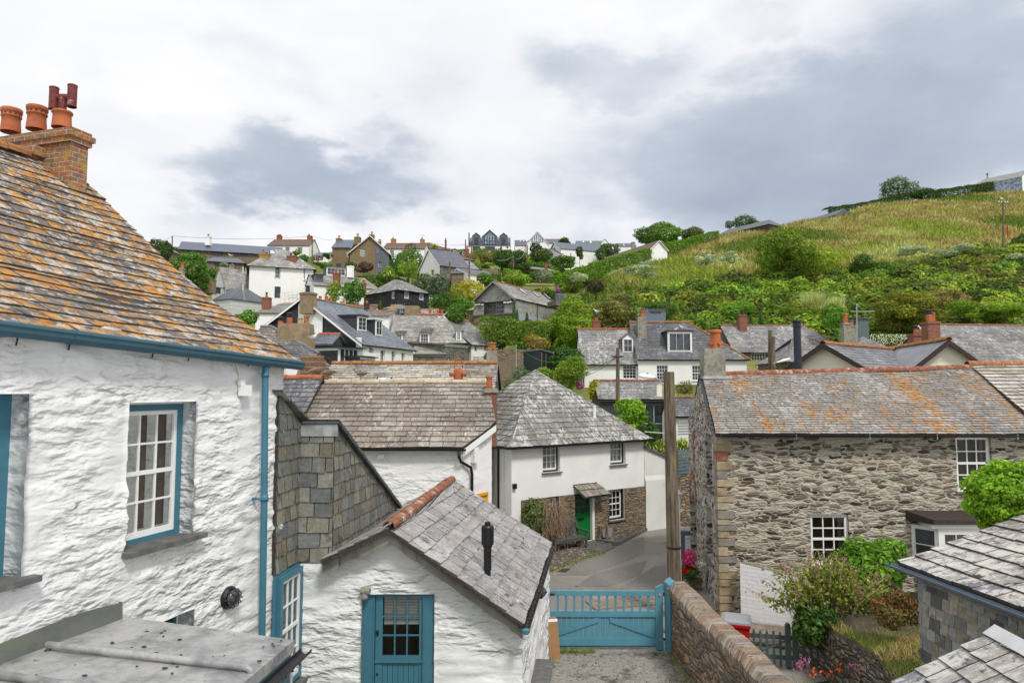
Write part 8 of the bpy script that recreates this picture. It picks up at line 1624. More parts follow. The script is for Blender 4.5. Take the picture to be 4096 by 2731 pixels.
for a in range(6):an=a*pi/3;mb.tube([c,c+Vector((cos(an)*.34,sin(an)*.34,.02))],.015,M['iron'],4);mb.lathe(c+Vector((cos(an)*.34,sin(an)*.34,.0)),[(.03,0),(.045,.05),(.02,.1)],M['black'],6)
mb.build('insulator_ring', [o for o in bpy.data.objects if o.name.startswith('utility_pole')][-1] if False else sorted([o for o in bpy.data.objects if o.name.startswith('utility_pole')],key=lambda o:o.name)[-1])
t12=pole('short twin-topped wooden pole in front of the white four-light window', 3080,1320,1480,50,.17);t13=pole('thinner wooden pole bound to the twin-topped pole', 3093,1346,1480,49.5,.17);
LQ=thing('street_light', 'small white street light reaching left from the twin wooden poles', 'street light', at(3140,1440,49));mb=MB();c=at(3135,1441,49);mb.tube([c-Vector((.5,0,.15)),c,c+Vector((.45,0,.12))],[.04,.1,.06],M['white'],8);mb.build('lamp_head', LQ);mb=MB();mb.tube([c-Vector((.5,0,.15)),c-Vector((.8,0,.2))],.03,M['grey_plastic'],6);mb.build('arm', LQ)
mb=MB();c=at(3427,1215,50);mb.tube([at(3427,1380,50),c],.04,M['grey_plastic'],6);am=at(3430,1248,50);mb.tube([am-Vector((.5,0,-.05)),am+Vector((1.3,0,.05))],.03,M['grey_plastic'],5)
for k in range(9):mb.tube([am+Vector((.1+k*.13,-.15,0)),am+Vector((.1+k*.13,.15,.02))],.012,M['grey_plastic'],4)
mb.build('tv_aerial', loc=at(3427,1380,50));tag(bpy.data.objects['tv_aerial'],'television aerial on a mast beside the grey rendered stacks', 'aerial')
wire('skyline wire from the far left pole over the long bungalow', [at(560,972,110),t1,t2],.6);wire('wire from the skyline pole past the brown brick house', [t2,at(1330,960,123)],.2,.02)
wire('long wire running right from the villas to the modern house', [t3,at(1890,975,150)],.5);wire('pale cable sagging between the transformer pole and the banded pole', [t8,t9],1.6,.035,M['grey_plastic']);wire('pale cable sagging left from the transformer pole', [at(1985,1040,118),t8],.4,.035,M['grey_plastic'])
for i,dy in enumerate((0,25,50)):wire(('upper', 'middle', 'lower')[i]+' of three wires running left from the telegraph pole past the white wall', [t11-ZV*(.5),at(2250,1480+dy,40)],.3,.012)
wire('white cable strung across the street at gutter height', [at(2580,1726,29),at(2768,1732,24)],.03,.018,M['white'])
#gulls
def gull(lab,x,yf,Y,s=1.,face=1,brown=False,head_down=False,nm='gull', cat='gull', group=None,sit=False):
    g=at(x,yf,Y);wht=M['gull_white'] if not brown else M['gull_brown'];gry=M['gull_grey'] if not brown else M['gull_brown2'];o=thing(nm,lab,cat,g,group)
    lg=0 if sit else .15*s;c=g+ZV*(lg+.11*s);f=Vector((face,-.25,0)).normalized();sd=Vector((-f.y,f.x,0))
    sp=[(-.27,.02,.012),(-.2,.02,.045),(-.1,.0,.085),(.02,-.005,.10),(.12,.02,.085),(.18,.07,.06),(.215,.125,.045),(.235,.165,.05),(.265,.175,.042),(.295,.168,.015)]
    if head_down:sp=sp[:5]+[(.19,.01,.055),(.25,-.02,.042),(.29,-.05,.045),(.32,-.075,.035),(.345,-.095,.012)]
    n=12;V=[]
    for dx,dz,r in sp:V+=[c+f*dx*s+ZV*dz*s+sd*cos(k*2*pi/n)*r*s*.9+ZV*sin(k*2*pi/n)*r*s for k in range(n)]
    mb=MB();mb.solid(V,[(i*n+k,i*n+(k+1) % n,(i+1)*n+(k+1) % n,(i+1)*n+k) for i in range(len(sp)-1) for k in range(n)]+[tuple(range(n)),tuple(range((len(sp)-1)*n,len(sp)*n))],wht);mb.build('body', o,smooth=True)
    for k in (-1,1):
        mb=MB();W_=[(.1,.05,.075),(.0,.075,.085),(-.15,.065,.075),(-.38,.02,.02),(-.15,-.0,.085),(.02,-.01,.092),(.1,.01,.085)];P_=[c+f*a*s+ZV*b*s+sd*k*(q+.012)*s for a,b,q in W_];mb.face(P_,None,gry);mb.face([p-sd*k*.02*s for p in P_][::-1],None,gry);mb.build('wing', o)
        if not sit:mb=MB();l=g+sd*k*.035*s;mb.tube([l+ZV*(lg+.04*s),l+ZV*.01,l+f*.05*s+ZV*.005],.008*s,M['gull_leg'] if not brown else M['iron'],5);mb.build('leg', o)
    e=Vector(V[-n*1])-sd*.0;hd=c+f*sp[-1][0]*s+ZV*sp[-1][1]*s;mb=MB();mb.tube([hd,hd+f*.03*s-ZV*.006*s,hd+f*.06*s-ZV*.02*s],[.014*s,.012*s,.004*s],M['yellow'] if not brown else M['black'],6);mb.build('beak', o)
    return o
gull('brown juvenile gull with head down at the left end of the pale ridge', 1273,1517,23.45,1.15,-1,True,True);gull('brown juvenile gull standing second from the left on the pale ridge', 1314,1517,23.45,.9,-1,True,True);gull('brown juvenile gull standing alone to the right on the pale ridge', 1443,1521,23.45,.85,-1,True)
gull('white gull on the dark roof beside the corner of the big white house', 1138,1494,23.4,1.0,1);gull('white gull perched on the black pot of the black slate gable house', 1221,1137,49,1.05,-1);gull('white gull on the chimney at the left end of the white gable dormer house', 2387,1257,61.3,1.1,-1)
gull('white gull standing on the box dormer roof', 2730,1322,60,1.1,-1);gull('white gull sitting by the left edge of the box dormer roof', 2700,1322,60,.9,1,sit=True);gull('white gull perched on the yellow pots of the red-ridge terrace', 1369,1206,66.3,1.1,-1);gull('white gull at the foot of the four-pot stack', 1252,1368,31.0,.9,1);gull('gull beside the small red pot of the brick stack at right', 3690,1334,40,1.,-1);gull('gull standing on the crossarm of the tall hillside pole', 4008,803,112,1.4,-1);gull('gull on the low extension roof of the long bungalow', 923,1030,121,1.5,-1)
FG=thing('flying_gull', 'gull with spread wings landing above the dormer house ridge', 'gull', at(1765,1268,60));c=at(1768,1268,60);mb=MB();mb.tube([c+Vector((.35,0,-.1)),c+Vector((.15,0,-.02)),c-Vector((.1,0,0)),c-Vector((.3,0,.05)),c-Vector((.42,0,.06))],[.03,.09,.1,.06,.02],M['gull_white'],10);mb.build('body', FG,smooth=True)
for k in (1,-1):
    mb=MB();P_=[c+Vector((.1,0,.05)),c+Vector((.28*1,.5*k,.35 if k>0 else .0)),c+Vector((.5,1.1*k,.75 if k>0 else .1)) if k>0 else c+Vector((-.55,-.9,.12)),c+Vector((.12,.5*k,.28 if k>0 else -.03)),c+Vector((-.14,0,.03))];mb.face(P_,None,M['gull_grey']);mb.face([p-ZV*.015 for p in P_][::-1],None,M['gull_white']);mb.build('wing', FG)

for i,(x,y,Y,lab) in enumerate(((1262,1018,124,'thin aerial on the pale grey roof left of the brown brick house'),(1600,1222,66,'small aerial behind the dormer house ridge'),(1120,958,146,'aerial on the brown-roofed skyline house'),(2570,1240,60,'aerial beside the rendered stack of the white box-dormer house'),(1690,940,144,'aerial on the right stack of the white villa'))):
    c=at(x,y,Y);mb=MB();mb.tube([c-ZV*1.6,c],.03,M['grey_plastic'],5);mb.tube([c-Vector((.5,0,.1)),c+Vector((.5,0,-.1))],.02,M['grey_plastic'],4)
    for k in range(5):mb.tube([c+Vector((-.4+k*.2,-.02,-.18)),c+Vector((-.4+k*.2,.02,.18))],.015,M['grey_plastic'],4)
    tag(mb.build('tv_aerial', loc=c-ZV*1.6),lab,'aerial')
#vegetation
DG,MG,LG_,YG,OG,GG,BG=(.022,.045,.012),(.04,.085,.015),(.085,.17,.02),(.15,.2,.02),(.22,.17,.02),(.17,.21,.13),(.035,.05,.015)
X=[]
def tr_(nm,lab,x0,y0,x1,y1,Y,c1,c2=None,ls=.28,nl=10,cov=1.3,cat='tree', **k):return plant(nm,lab,cat,x0,y0,x1,y1,Y,c1,c2,ls,nl,cov,**k)
def bu_(nm,lab,x0,y0,x1,y1,Y,c1,c2=None,ls=.25,nl=9,cov=1.4,cat='shrub', **k):return plant(nm,lab,cat,x0,y0,x1,y1,Y,c1,c2,ls,nl,cov,tr=False,**k)
tr_('conifer', 'dark conifer behind the edge of the orange lichen roof', 580,952,706,1080,100,BG,MG,.32,11);tr_('broadleaf_tree', 'full green tree behind the lichen roof, left of the boarded house', 660,1008,835,1180,88,MG,LG_,.3,14,1.5)
bu_('round_shrub', 'rounded bright green shrub at the edge of the orange lichen roof', 926,1236,1034,1320,42,(.03,.10,.01),LG_,.16,9,1.8);bu_('grassy_tuft', 'round grey-green tuft on the terrace above the boarded house', 880,1046,915,1076,104,(.12,.16,.06),GG,.2);bu_('terrace_shrub', 'low green shrubs on the terrace below the long bungalow', 820,1070,880,1120,103,MG,LG_,.25)
bu_('palm_shrub', 'spiky green shrub beside the brown-roofed skyline house', 1166,996,1202,1030,128,MG,YG,.3);bu_('green_mound', 'dark green mound beside the chimney of the tall white house', 1195,1015,1240,1055,118,MG,LG_,.28);bu_('pink_shrub', 'greenish shrub touched with pink right of the brown-roofed house', 1250,1022,1290,1050,125,MG,(.25,.12,.12),.28);bu_('pale_mound', 'pale green mound below the small grey roof', 1255,1045,1330,1072,118,(.08,.11,.03),LG_,.28)
bu_('dark_garden_bush', 'dark bush behind the pale grey roof by the brown brick house', 1290,1010,1330,1035,122,DG,MG,.28)
tr_('willow', 'loose light green tree left of the rounded dense tree', 1300,1118,1375,1215,76,LG_,YG,.22,9,.9);tr_('dense_round_tree', 'dense rounded green tree between dormer roof and black house', 1370,1116,1458,1225,76,(.045,.11,.015),LG_,.24,11,1.8)
bu_('purple_bush', 'purple-brown bush at the foot of the brown brick house', 1424,1044,1492,1098,110,(.07,.045,.035),(.09,.06,.05),.24);bu_('brick_foot_bush', 'green bush at the left foot of the brown brick house', 1378,1044,1436,1088,112,MG,DG,.24)
tr_('sparse_tree', 'sparse brownish tree in front of the white villa', 1618,962,1680,1040,118,(.07,.07,.03),MG,.26,9,.5);tr_('hillside_tree', 'large green tree in front of the white villa', 1560,1000,1700,1110,112,MG,LG_,.3,14,1.2);tr_('yellowish_tree', 'thin yellow-green tree above the palm', 1590,1030,1680,1130,100,LG_,YG,.25,10,.8)
tr_('leafy_tree', 'leafy tree left of the palm beside the slate-hung brick side', 1500,1060,1580,1130,106,MG,LG_,.28,10,1.4)
PMt=thing('palm', 'fan palm with spiky fronds above the black hipped house', 'palm', at(1556,1150,94));c=at(1556,1108,94);mb=MB();mb.tube([c-ZV*2.2,c],.18,M['bark'],7);mb.build('trunk', PMt);mb=MB();rnd=random.Random(6)
def fronds(mb,c,n,L,mat,w=.12,zl=.2):
    for i in range(n):
        a=rnd.uniform(0,2*pi);e=rnd.uniform(zl,1.3);d=Vector((cos(a)*cos(e),sin(a)*cos(e),sin(e)));l=L*rnd.uniform(.7,1.1);sd=d.cross(ZV).normalized()*w
        P=[c,c+d*l*.5,c+d*l*.85-ZV*l*.12,c+d*l-ZV*l*.38];mb.solid([P[0]-sd*.2,P[0]+sd*.2,P[1]+sd,P[1]-sd,P[2]+sd*.7,P[2]-sd*.7,P[3]],[(0,1,2,3),(3,2,4,5),(5,4,6)],mat)
fronds(mb,c,90,1.5,M['blade']);mb.build('frond', PMt)
PM2=thing('small_palm', 'small palm on the skyline in front of the pinkish bungalow', 'palm', at(1738,1010,142));c=at(1738,996,142);mb=MB();mb.tube([c-ZV*1,c],.2,M['bark'],6);mb.build('trunk', PM2);mb=MB();fronds(mb,c,60,1.4,M['blade']);mb.build('frond', PM2)
bu_('grey_green_tree', 'grey-green bushy tree right of the palm', 1640,1082,1735,1180,92,(.07,.09,.05),MG,.26,11,1.4);tr_('olive_tree', 'dense dark grey-green rounded tree right of the black hipped house', 1706,1102,1806,1208,82,(.045,.07,.035),(.09,.12,.07),.22,12,1.8);tr_('yellow_tree', 'broad yellow-green tree in the centre of the slope', 1798,1098,1955,1220,97,YG,(.3,.24,.02),.26,15,1.1)
tr_('deep_green_tree', 'green tree below the yellow tree and left of the barn', 1722,1168,1880,1290,76,MG,LG_,.24,14,1.5);tr_('light_green_tree', 'lighter green tree above the flying gull', 1772,1222,1868,1300,70,LG_,MG,.22,10,1.5);bu_('bright_bush', 'bright yellow-green bush left of the slate barn', 1858,1196,1898,1240,80,(.16,.26,.02),LG_,.22);tr_('green_tree', 'green tree right of the yellow tree above the barn roof', 1905,1090,1990,1150,92,MG,LG_,.26,10,1.4)
hb=[(1960,1000,2055,1075,150,MG,DG),(2050,1000,2110,1075,148,MG,DG),(1915,1010,1965,1050,160,(.1,.13,.05),OG)]
tr_('garden_tree', 'green trees in front of the modern house, left of the transformer pole', *hb[0][:5],MG,DG,.36,11,1.5);tr_('garden_tree', 'dark green tree just right of the transformer pole', *hb[1][:5],MG,DG,.36,10,1.5);bu_('mottled_bush', 'pale mottled bush at the foot of the modern house', 1912,1006,1965,1052,155,(.12,.14,.06),OG,.36)
tr_('dark_conifer', 'dark spreading conifer in front of the glazed gable', 2112,962,2196,1060,168,DG,BG,.4,11,1.5);bu_('pale_round_bush', 'pale green rounded bush between the conifer and the two-dormer house', 2150,995,2215,1055,158,(.11,.14,.05),MG,.36);tr_('skyline_round_tree', 'rounded dark tree on the skyline right of the glazed gable', 2224,950,2292,988,200,MG,BG,.42,9,1.7,gz=at(2250,1000,200).z)
bu_('bank_bush', 'green bushes below the two-dormer house', 2195,1018,2315,1068,150,MG,LG_,.36,12);tr_('narrow_tree', 'narrow dark tree between the two dormers', 2300,978,2340,1045,158,BG,MG,.36,8,1.6);tr_('windblown_tree', 'spreading tree at the left end of the brown-tiled house', 2378,975,2482,1050,165,(.05,.07,.02),MG,.38,12,1.4)
tr_('crest_tree', 'large green tree clump on the skyline at centre right', 2545,896,2722,990,188,(.045,.08,.018),LG_,.42,17,1.7,gz=at(2630,1000,188).z);tr_('crest_tree', 'browner rounded tree right of the large skyline clump', 2715,908,2826,970,188,(.08,.085,.035),MG,.42,11,1.7,gz=at(2770,975,188).z);tr_('crest_tree', 'dark tree behind the half-sunk slate roof on the crest', 2935,856,3062,925,205,DG,MG,.42,9,.9,gz=at(3000,930,205).z);tr_('small_crest_tree', 'small thin tree left of the dark crest tree', 2898,880,2938,925,205,DG,MG,.42,6,.8,gz=at(2915,930,205).z)
tr_('lone_tree', 'lone leafy tree with bare stems standing on the crest at right', 3526,712,3662,806,212,(.06,.09,.02),MG,.42,16,.9,gz=at(3590,812,212).z)
# the big ones on the bank above the white house
bu_('large_yellow_green_bush', 'very large yellow-green bush left of the white gable dormer house', 2205,1180,2420,1412,67,(.10,.17,.012),YG,.2,26,1.7,cat='bush', lr=(.25,.45),spread=.75);bu_('large_olive_bush', 'large olive-brown bush behind the chimney of the white house', 2365,1180,2548,1330,72,(.085,.10,.025),(.14,.13,.035),.2,22,1.7,cat='bush', lr=(.25,.45),spread=.75)
bu_('garden_bush', 'green bushes in front of the corrugated awning', 2206,1425,2340,1540,50,(.07,.13,.012),YG,.16,14,1.5);tr_('brown_hawthorn', 'wind-swept brown thorn tree above the garden deck', 2338,1110,2432,1178,92,(.06,.04,.025),BG,.25,10,1.0);
tr_('sycamore', 'big spreading sycamore rising in front of the meadow', 3000,918,3330,1180,100,(.06,.12,.014),(.16,.2,.02),.34,40,1.2,lr=(.2,.36),spread=.8);tr_('yellow_sycamore', 'rounded yellow-green tree right of the big sycamore', 3395,1012,3580,1160,100,(.10,.17,.015),MG,.3,20,1.4,lr=(.25,.42),spread=.75)
tr_('layered_tree', 'wide layered green tree behind the right-hand chimneys', 3478,1165,3745,1345,70,(.05,.08,.014),(.17,.17,.02),.2,30,1.4,lr=(.2,.36),spread=.85);bu_('reddish_bush', 'reddish-tipped bush above the wide mottled roof', 3700,1145,3880,1260,80,(.11,.12,.03),(.18,.11,.05),.24,18,1.5,lr=(.25,.42),spread=.75);bu_('right_edge_bush', 'bright green hedge bushes at the right edge above the wide roof', 3800,1190,4130,1290,72,(.09,.16,.015),YG,.2,24,1.6,lr=(.2,.36),spread=.85,dy=3)
bu_('yellow_spray_bush', 'yellow-green shrubs in front of the tall pampas plume', 3080,1220,3300,1310,78,(.12,.17,.015),LG_,.22,18,1.4,lr=(.22,.4),spread=.8);bu_('green_garden_shrub', 'bright green shrub beside the grey summerhouse', 2850,1205,3010,1300,80,(.08,.17,.015),LG_,.22,16,1.5);bu_('leafy_ball_bush', 'leafy green shrub behind the grey rendered stacks', 3290,1220,3400,1320,66,(.06,.14,.015),LG_,.2,14,1.5)
bu_('twig_bush', 'feathery green bush behind the left end of the box dormer house', 2575,1205,2700,1280,76,(.06,.10,.012),MG,.2,12,1.3)
bu_('oxeye_daisies', 'patch of white daisies below the layered tree', 3478,1330,3660,1385,58,(.06,.10,.02),(.1,.14,.03),.14,12,1.2);g=[Vector(at(random.uniform(3480,3655),random.uniform(1336,1380),56)) for _ in range(420)];pts_leaves('flower', g,.13,(.8,.8,.76),.1,bpy.data.objects['oxeye_daisies'])
def tuft(nm,lab,x0,y0,x1,y1,Y,col,n=1400):
    c=at((x0+x1)/2,y1,Y);rx=(x1-x0)/2*Y/F;h_=(y1-y0)*Y/F;t=thing(nm,lab,'grass clump', c);g=np.random.default_rng(int(x0));
    blades('blades', n,lambda g:(c.x+g.normal()*rx*.25,c.y+g.normal()*rx*.25,c.z-.1),h_*1.05,.07,lambda p,g:np.array(col)*g.uniform(.6,1.3),.42,parent=t)
tuft('pampas_plume', 'tall pale pampas grass clump above the low hipped roof', 3205,1172,3318,1235,80,(.3,.32,.14));tuft('pampas_plume', 'smaller pale grass clump right of the tall pampas', 3310,1190,3385,1232,82,(.32,.34,.16),900)
for i,(x0,y0,x1,y1,Y,lab) in enumerate([(2892,1006,2958,1056,112,'silvery bush in the meadow left of the big sycamore'),(2795,1010,2860,1060,112,'smaller silvery bush at the left edge of the meadow'),(3588,985,3700,1022,112,'low silvery bush in the middle of the meadow edge'),(3755,975,3880,1026,110,'broad silvery bush below the tall hillside pole'),(4025,1005,4130,1060,105,'silvery bush at the right edge of the scrub'),(2505,1060,2620,1110,110,'silvery bushes below the clipped hedge'),(2270,1090,2350,1130,115,'silvery scrub at the foot of the hedge'),(4040,1085,4120,1120,100,'pale flowering bush at the right edge')]):bu_('silver_bush', lab,x0-8,y0,x1+8,y1+4,Y,(.2,.24,.14),(.26,.3,.2),.3,16,1.0,lr=(.2,.36),spread=.85)
# clipped hedges as lengths of leafy box
def hedge(nm,lab,P,hgt,wd,ls,c1,c2,seed=0,n_per=260):
    g=np.random.default_rng(seed);V=[];C=[]
    for (a,b) in zip(P[:-1],P[1:]):
        a,b=Vector(a),Vector(b);L_=(b-a).length;n=int(L_*n_per*(hgt+wd)/4/ls/ls*.09)
        t=g.random(n);q=g.random(n);side=np.where(q<hgt/(hgt+wd),0,1);d=(b-a).normalized();nm_=np.array([d.y,-d.x,0]);pos=np.array(a)+np.outer(t,np.array(b-a));r=g.random(n)
        off=np.where(side==0,wd/2,(r-.5)*wd);zz=np.where(side==0,r*hgt,hgt);k=g.normal(size=n)*.12;pos=pos+np.outer(off+k,nm_);pos[:,2]+=zz+g.normal(size=n)*.1+.12*np.sin(t*L_*1.3)
        Nn=np.where(side[:,None]==0,nm_[None,:],np.array([[0,0,1.]]))+g.normal(size=(n,3))*.5;Nn /= np.linalg.norm(Nn,axis=1)[:,None];V.append(leaf_quads(pos,Nn,ls*g.uniform(.7,1.3,n)));m=g.random((n,1));C.append(np.array(c1)*(1-m)+np.array(c2)*m)
        mbx=Fr(a,d)
    V=np.concatenate(V);C=np.concatenate(C);o=mesh_np(nm,V,4,C,M['foliage'],None,P[0]);return tag(o,lab,'hedge')
hp=[(2200,1165),(2330,1122),(2450,1078),(2580,1040),(2700,1005),(2780,985),(2862,958)];hd_=[at(x,y,Y) for (x,y),Y in zip(hp,(112,120,130,142,155,165,176))]
for i in range(len(hd_)):hd_[i]=Vector((hd_[i].x,hd_[i].y,hd_[i].z))
hedge('clipped_hedge', 'long clipped bright green hedge climbing to the skyline', hd_,2.1,2.0,.34,(.11,.2,.012),(.045,.09,.012),3,330)
hedge('crest_hedge', 'dark untrimmed hedge along the crest below the lone tree', [at(x,y,Y) for x,y,Y in ((3300,868,200),(3420,852,202),(3500,836,204),(3590,818,206),(3660,800,206))],2.4,3,.42,DG,(.05,.09,.02),4,420);bu_('crest_bush', 'rounded dark bush on the crest right of the lone tree', 3650,750,3775,812,204,DG,MG,.42,11,1.7,gz=at(3700,812,204).z)
hedge('top_hedge', 'dark green hedge below the glass-fronted house at top right', [at(x,y,Y) for x,y,Y in ((3740,800,204),(3850,785,203),(3960,768,202),(4060,752,201),(4200,738,200))],2.6,3,.42,DG,(.06,.1,.02),5,420)
hedge('bank_hedge', 'mixed flowering hedge on the bank below the slate barn', [at(x,y,Y) for x,y,Y in ((1920,1362,68),(2010,1375,68),(2110,1385,67),(2215,1392,66))],2.2,2.2,.2,(.05,.09,.015),(.13,.19,.02),6,260)
for (x0,y0,x1,y1,lab,c_) in ((1925,1300,2050,1398,'green bank bush below the barn balcony', (.05,.09,.018)),(2040,1290,2140,1400,'yellow-green bush on the bank right of the trellis hedge', (.11,.16,.015)),(2125,1295,2225,1400,'bushy bank growth below the grey rendered barn wall', (.08,.13,.015)),(2090,1340,2200,1405,'dry straw-coloured growth above the black shed', (.16,.12,.05))):bu_('bank_bush', lab,x0,y0,x1,y1,70 if y0<1330 else 63,c_,MG if y0<1330 else OG,.2,12,1.5)
bu_('barn_creeper', 'green creeper mound left of the barn lower wall', 1990,1262,2055,1310,83,MG,LG_,.2,8,1.7);bu_('shrub_by_grey_wall', 'green shrubs below the grey rendered barn wall', 2080,1280,2150,1315,80,(.09,.12,.02),MG,.2)
def cypress(lab,x,yt,yb,Y,w):
    b=at(x,yb,Y);h_=at(x,yt,Y).z-b.z;t=thing('cypress', lab,'cypress', b);n=900;g=np.random.default_rng(x);z=g.random(n)**.8;a=g.uniform(0,2*pi,n);r=w*Y/F/2*(1-z)**.45*(1+.1*g.normal(size=n));P=np.stack([b.x+r*np.cos(a),b.y+r*np.sin(a),b.z+z*h_],1);Nn=np.stack([np.cos(a),np.sin(a),.3+0*a],1)+g.normal(size=(n,3))*.4;Nn /= np.linalg.norm(Nn,axis=1)[:,None];mesh_np('foliage', leaf_quads(P,Nn,.16*g.uniform(.7,1.3,n)),4,np.array([.06,.1,.03])*g.uniform(.7,1.3,(n,1)),M['foliage'],t)
cypress('tall narrow cypress at the corner of the slate barn', 2056,1203,1305,80,15);cypress('second narrow cypress just right of the tall one', 2069,1240,1310,79,12);cypress('third narrow cypress in front of the grey barn wall', 2108,1250,1300,79,13);cypress('slim cypress by the low porch roof of the black house', 1521,1200,1240,76,11);cypress('slim cypress behind the box dormer house', 2677,1203,1250,78,12);cypress('pair of pale conifers, the taller, right of the brick chimney', 3045,1240,1292,74,14);cypress('pair of pale conifers, the shorter, right of the brick chimney', 3003,1262,1292,74,12)
bu_('yellow_topiary', 'yellow-green climber ball against the left end of the annexe', 2350,1518,2402,1596,45.5,(.12,.17,.01),(.35,.3,.01),.12,8,2.0,cat='climber')
bu_('vine', 'fresh green vine spilling behind the cottage roof', 2420,1590,2600,1740,33.5,(.08,.17,.012),(.15,.25,.02),.14,16,1.3,cat='vine', lr=(.2,.35),spread=.8);bu_('dark_vine', 'darker green shrub below the vine, right of the cottage roof', 2540,1680,2640,1780,33,(.04,.09,.012),MG,.12,9,1.6)
SP=thing('cordyline', 'yellow-green strap-leaved clump between the cottage and the pole', 'cordyline', at(2620,1800,33));mb=MB();rnd=random.Random(16)
for x in (2605,2640,2680,2725,2750):fronds(mb,at(x,1810,33),70,1.0,M['blade'],.035,.25)
mb.build('frond', SP);bu_('fence_climber', 'yellow-flecked climber over the slatted fence', 2690,1800,2770,1880,32,(.14,.2,.01),(.3,.28,.02),.09,9,1.1)
bu_('buddleia', 'grey-green buddleia with small purple flowers behind the cottage roof', 2040,1478,2160,1580,40,(.09,.13,.06),MG,.12,14,1.1);g=[at(random.uniform(2060,2140),random.uniform(1480,1560),38.7) for _ in range(14)];pts_leaves('flower', [q+Vector((random.gauss(0,.03),0,random.gauss(0,.08))) for q in g for _ in range(12)],.06,(.25,.13,.45),.3,bpy.data.objects['buddleia'])
bu_('garden_greenery', 'low dark green hedge at the left of the buddleia', 2010,1520,2075,1590,41,(.05,.12,.015),LG_,.12,8,1.6);bu_('yellow_shrub', 'yellow-green shrub at the tip of the cottage roof', 2135,1470,2225,1520,44,(.12,.18,.015),LG_,.13,9,1.3)
bu_('pink_hydrangea', 'pink hydrangea at the corner of the white gable dormer house', 2300,1520,2334,1560,50,(.26,.08,.17),(.32,.13,.24),.13,8,1.8);t=bu_('climbing_rose', 'climbing rose with a few pink blooms on the white house wall', 2705,1515,2782,1590,42.5,(.06,.1,.02),(.12,.08,.03),.11,10,.6);g=[at(random.uniform(2712,2780),random.uniform(1520,1570),42) for _ in range(7)];pts_leaves('flower', [q+Vector((random.gauss(0,.04),0,random.gauss(0,.04))) for q in g for _ in range(7)],.07,(.55,.05,.12),.2,t)
bu_('pink_roses', 'pink roses on the wall in front of the barn', 1832,1278,1885,1300,75,(.05,.08,.02),(.3,.12,.14),.16,8,1.2)
# grassy scrub and meadow: what nobody could count
ex=[]
for o in bpy.data.objects:
    if o.parent is None and o.get('category') in ('house', 'tree', 'bush', 'shrub', 'hut'):ex.append((o.location.x,o.location.y,7 if o['category'] == 'house' else 1.5))
exa=np.array(ex);HOUSES=exa[exa[:,2]>5]
def clear(x,y,k=1.):
    return not np.any((HOUSES[:,0]-x)**2+(HOUSES[:,1]-y)**2<(HOUSES[:,2]*k)**2)
tmpl=[lobes_leaves((0,0,0),(1,1,.85),.2,(1,1,1),7,1.15,seed=50+i,low=-.1,spread=.55) for i in range(7)]
tmpl=[(V[np.repeat(V.reshape(-1,4,3)[:,:,2].mean(1)>-.35,4)],C[V.reshape(-1,4,3)[:,:,2].mean(1)>-.35]) for V,C in tmpl]
g=np.random.default_rng(77);pal=[(.045,.085,.015),(.08,.145,.016),(.12,.18,.018),(.06,.08,.018),(.15,.18,.025),(.065,.12,.018),(.12,.12,.03),(.18,.22,.02)]
Vs,Cs=[],[]
def addbush(x,y,s,h,col,sink=.1):
    V,C=tmpl[g.integers(7)];a=g.uniform(0,6.28);R=np.array([[cos(a),-sin(a),0],[sin(a),cos(a),0],[0,0,1]]);Vs.append((V@R.T)*np.array([s,s,h])+np.array([x,y,H(x,y)+h*.3-sink]));Cs.append(C*np.array(col)*g.uniform(.75,1.3))
n=0
for _ in range(2100):
    px=g.uniform(2280,4250);Y=g.uniform(71,122)
    top=ivl(px,[2280,2500,2800,3000,3300,3600,3900,4250],[86,96,104,108,104,103,112,122])
    if Y>top+g.normal()*2.5:continue
    x=(px-CX)/F*Y;s=g.uniform(1.0,2.9);addbush(x,Y,s,s*g.uniform(.6,.95),pal[int(min(7,max(0,(noise.noise(Vector((x*.08,Y*.08,3)))*4+3.5+g.normal()*1.2))))]);n+=1
print('scrub bushes', n)
V=np.concatenate(Vs);C=np.concatenate(Cs);tag(mesh_np('scrub', V,4,C,M['foliage'],None,(30,90,10)),'dense green bramble and gorse scrub covering the lower right hillside', kind='stuff')
Vs,Cs=[],[];n=0
for _ in range(1500):
    px=g.uniform(350,2420);Y=g.uniform(68,205);x=(px-CX)/F*Y
    if not clear(x,Y,1.15):continue
    p=Vector((x,Y,H(x,Y)));s=g.uniform(.9,2.2)*(1+(Y-70)/200)*.75
    if Y<80 and px<1700:s*=.6
    if px>2150 and Y>84 and g.random()<.7 and Y<112:continue
    addbush(x,Y,s,s*g.uniform(.7,1.0),pal[int(g.integers(7))],.3);n+=1
print('garden bushes', n)
V=np.concatenate(Vs);C=np.concatenate(Cs);tag(mesh_np('hillside_undergrowth', V,4,C,M['foliage'],None,(-20,110,15)),'mixed garden shrubs and undergrowth between the hillside houses', kind='stuff')
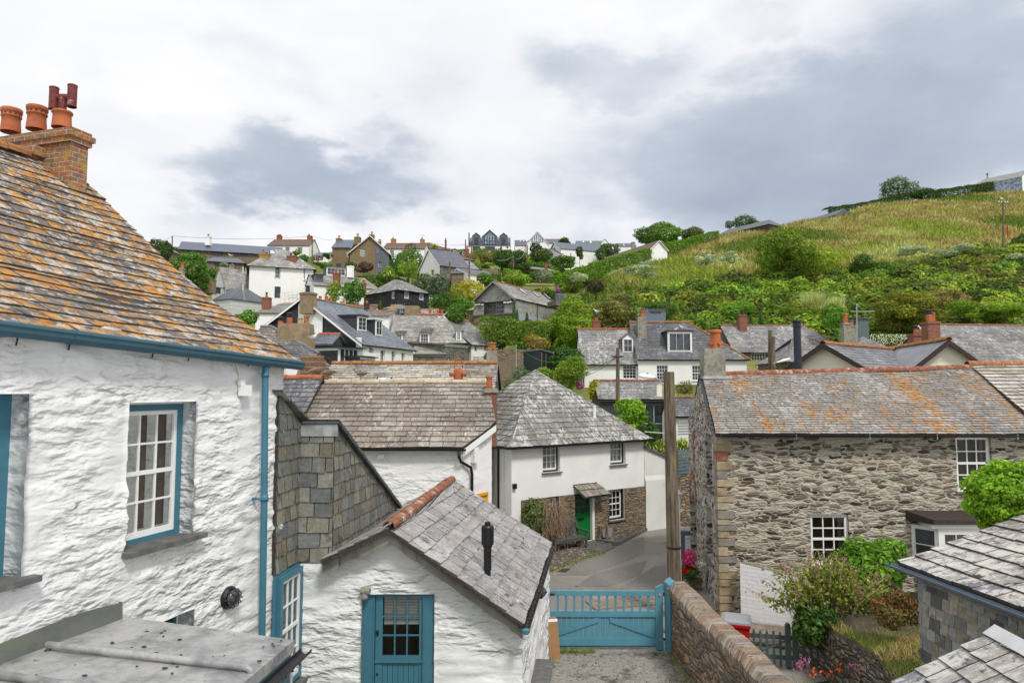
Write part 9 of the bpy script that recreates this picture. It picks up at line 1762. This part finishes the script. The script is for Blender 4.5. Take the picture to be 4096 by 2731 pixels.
def gm(g):
    while True:
        px=g.uniform(2200,4300);Y=g.uniform(84,212);x=(px-CX)/F*Y
        lo=ivl(px,[2200,2500,2800,3000,3300,3600,3900,4250],[84,94,102,106,103,102,111,121])
        hi=ivl(px,[2200,2330,2450,2580,2700,2862,3000,4300],[108,117,127,139,152,174,215,215])
        if Y>lo-3 and Y<hi and (px>2850 or clear(x,Y,.7)):return (x,Y,H(x,Y)-.1)
def gcol(p,g):
    a=noise.noise(Vector((p[0]*.05,p[1]*.035,1)))+g.normal()*.09;b=noise.noise(Vector((p[0]*.25,p[1]*.15,4)));h_=p[2];t=(h_-22)/30
    d=noise.noise(Vector((p[0]*.11,p[1]*.045,9)))+g.normal()*.06
    if d>.28 and t<.75:c=(.25,.26,.09)
    elif a+b*.5>.02+.5*t:c=(.15,.185,.028) if b>-.1 else (.19,.21,.04)
    else:c=(.20,.165,.06) if b<.15 else (.28,.25,.11)
    if a<-.28 or (t<.3 and a+d<-.12):c=(.075,.11,.015)
    return np.array(c)*g.uniform(.65,1.3)
blades('meadow_grass', 70000,gm,.85,.30,gcol,.5,lab='dry golden and green meadow grass on the upper right hillside')

bu_('shed_side_bush', 'dark green bushes between the black shed and the white gable dormer house', 2195,1395,2345,1500,55,MG,(.03,.06,.012),.16,16,1.6)
bu_('trellis_bush', 'low bushes at the foot of the white end house beside the stone garden wall', 1935,1400,2000,1450,61,MG,LG_,.16,8,1.5)
bu_('street_end_bush', 'mass of yellow-green leaves closing the street behind the pole', 2640,1830,2790,1960,34,(.12,.18,.015),MG,.12,14,1.6)

bu_('outhouse_bush', 'green bushes in front of the low pale outhouse on the mid slope', 2115,1084,2245,1125,118,LG_,MG,.3,12,1.5)

bu_('slope_bush', 'bright green bramble mound left of the banded pole', 2005,1078,2060,1128,112,LG_,YG,.28,12,1.5);bu_('slope_bush', 'dark green mound between the banded pole and the low pale outhouse', 2058,1050,2125,1095,125,MG,DG,.3,11,1.5)
bu_('slope_bush', 'wide yellow-green mound above the slate barn ridge', 2010,1085,2120,1150,98,LG_,YG,.26,16,1.5);bu_('slope_bush', 'grey-purple scrub mound right of the yellow-green mound', 2140,1085,2210,1130,108,(.10,.11,.07),GG,.26,11,1.4);bu_('slope_bush', 'olive scrub in front of the timber garden panels', 1930,1098,2010,1135,100,MG,LG_,.26,12,1.5)
for o in bpy.data.objects:
    if '_o' in o:del o['_o']
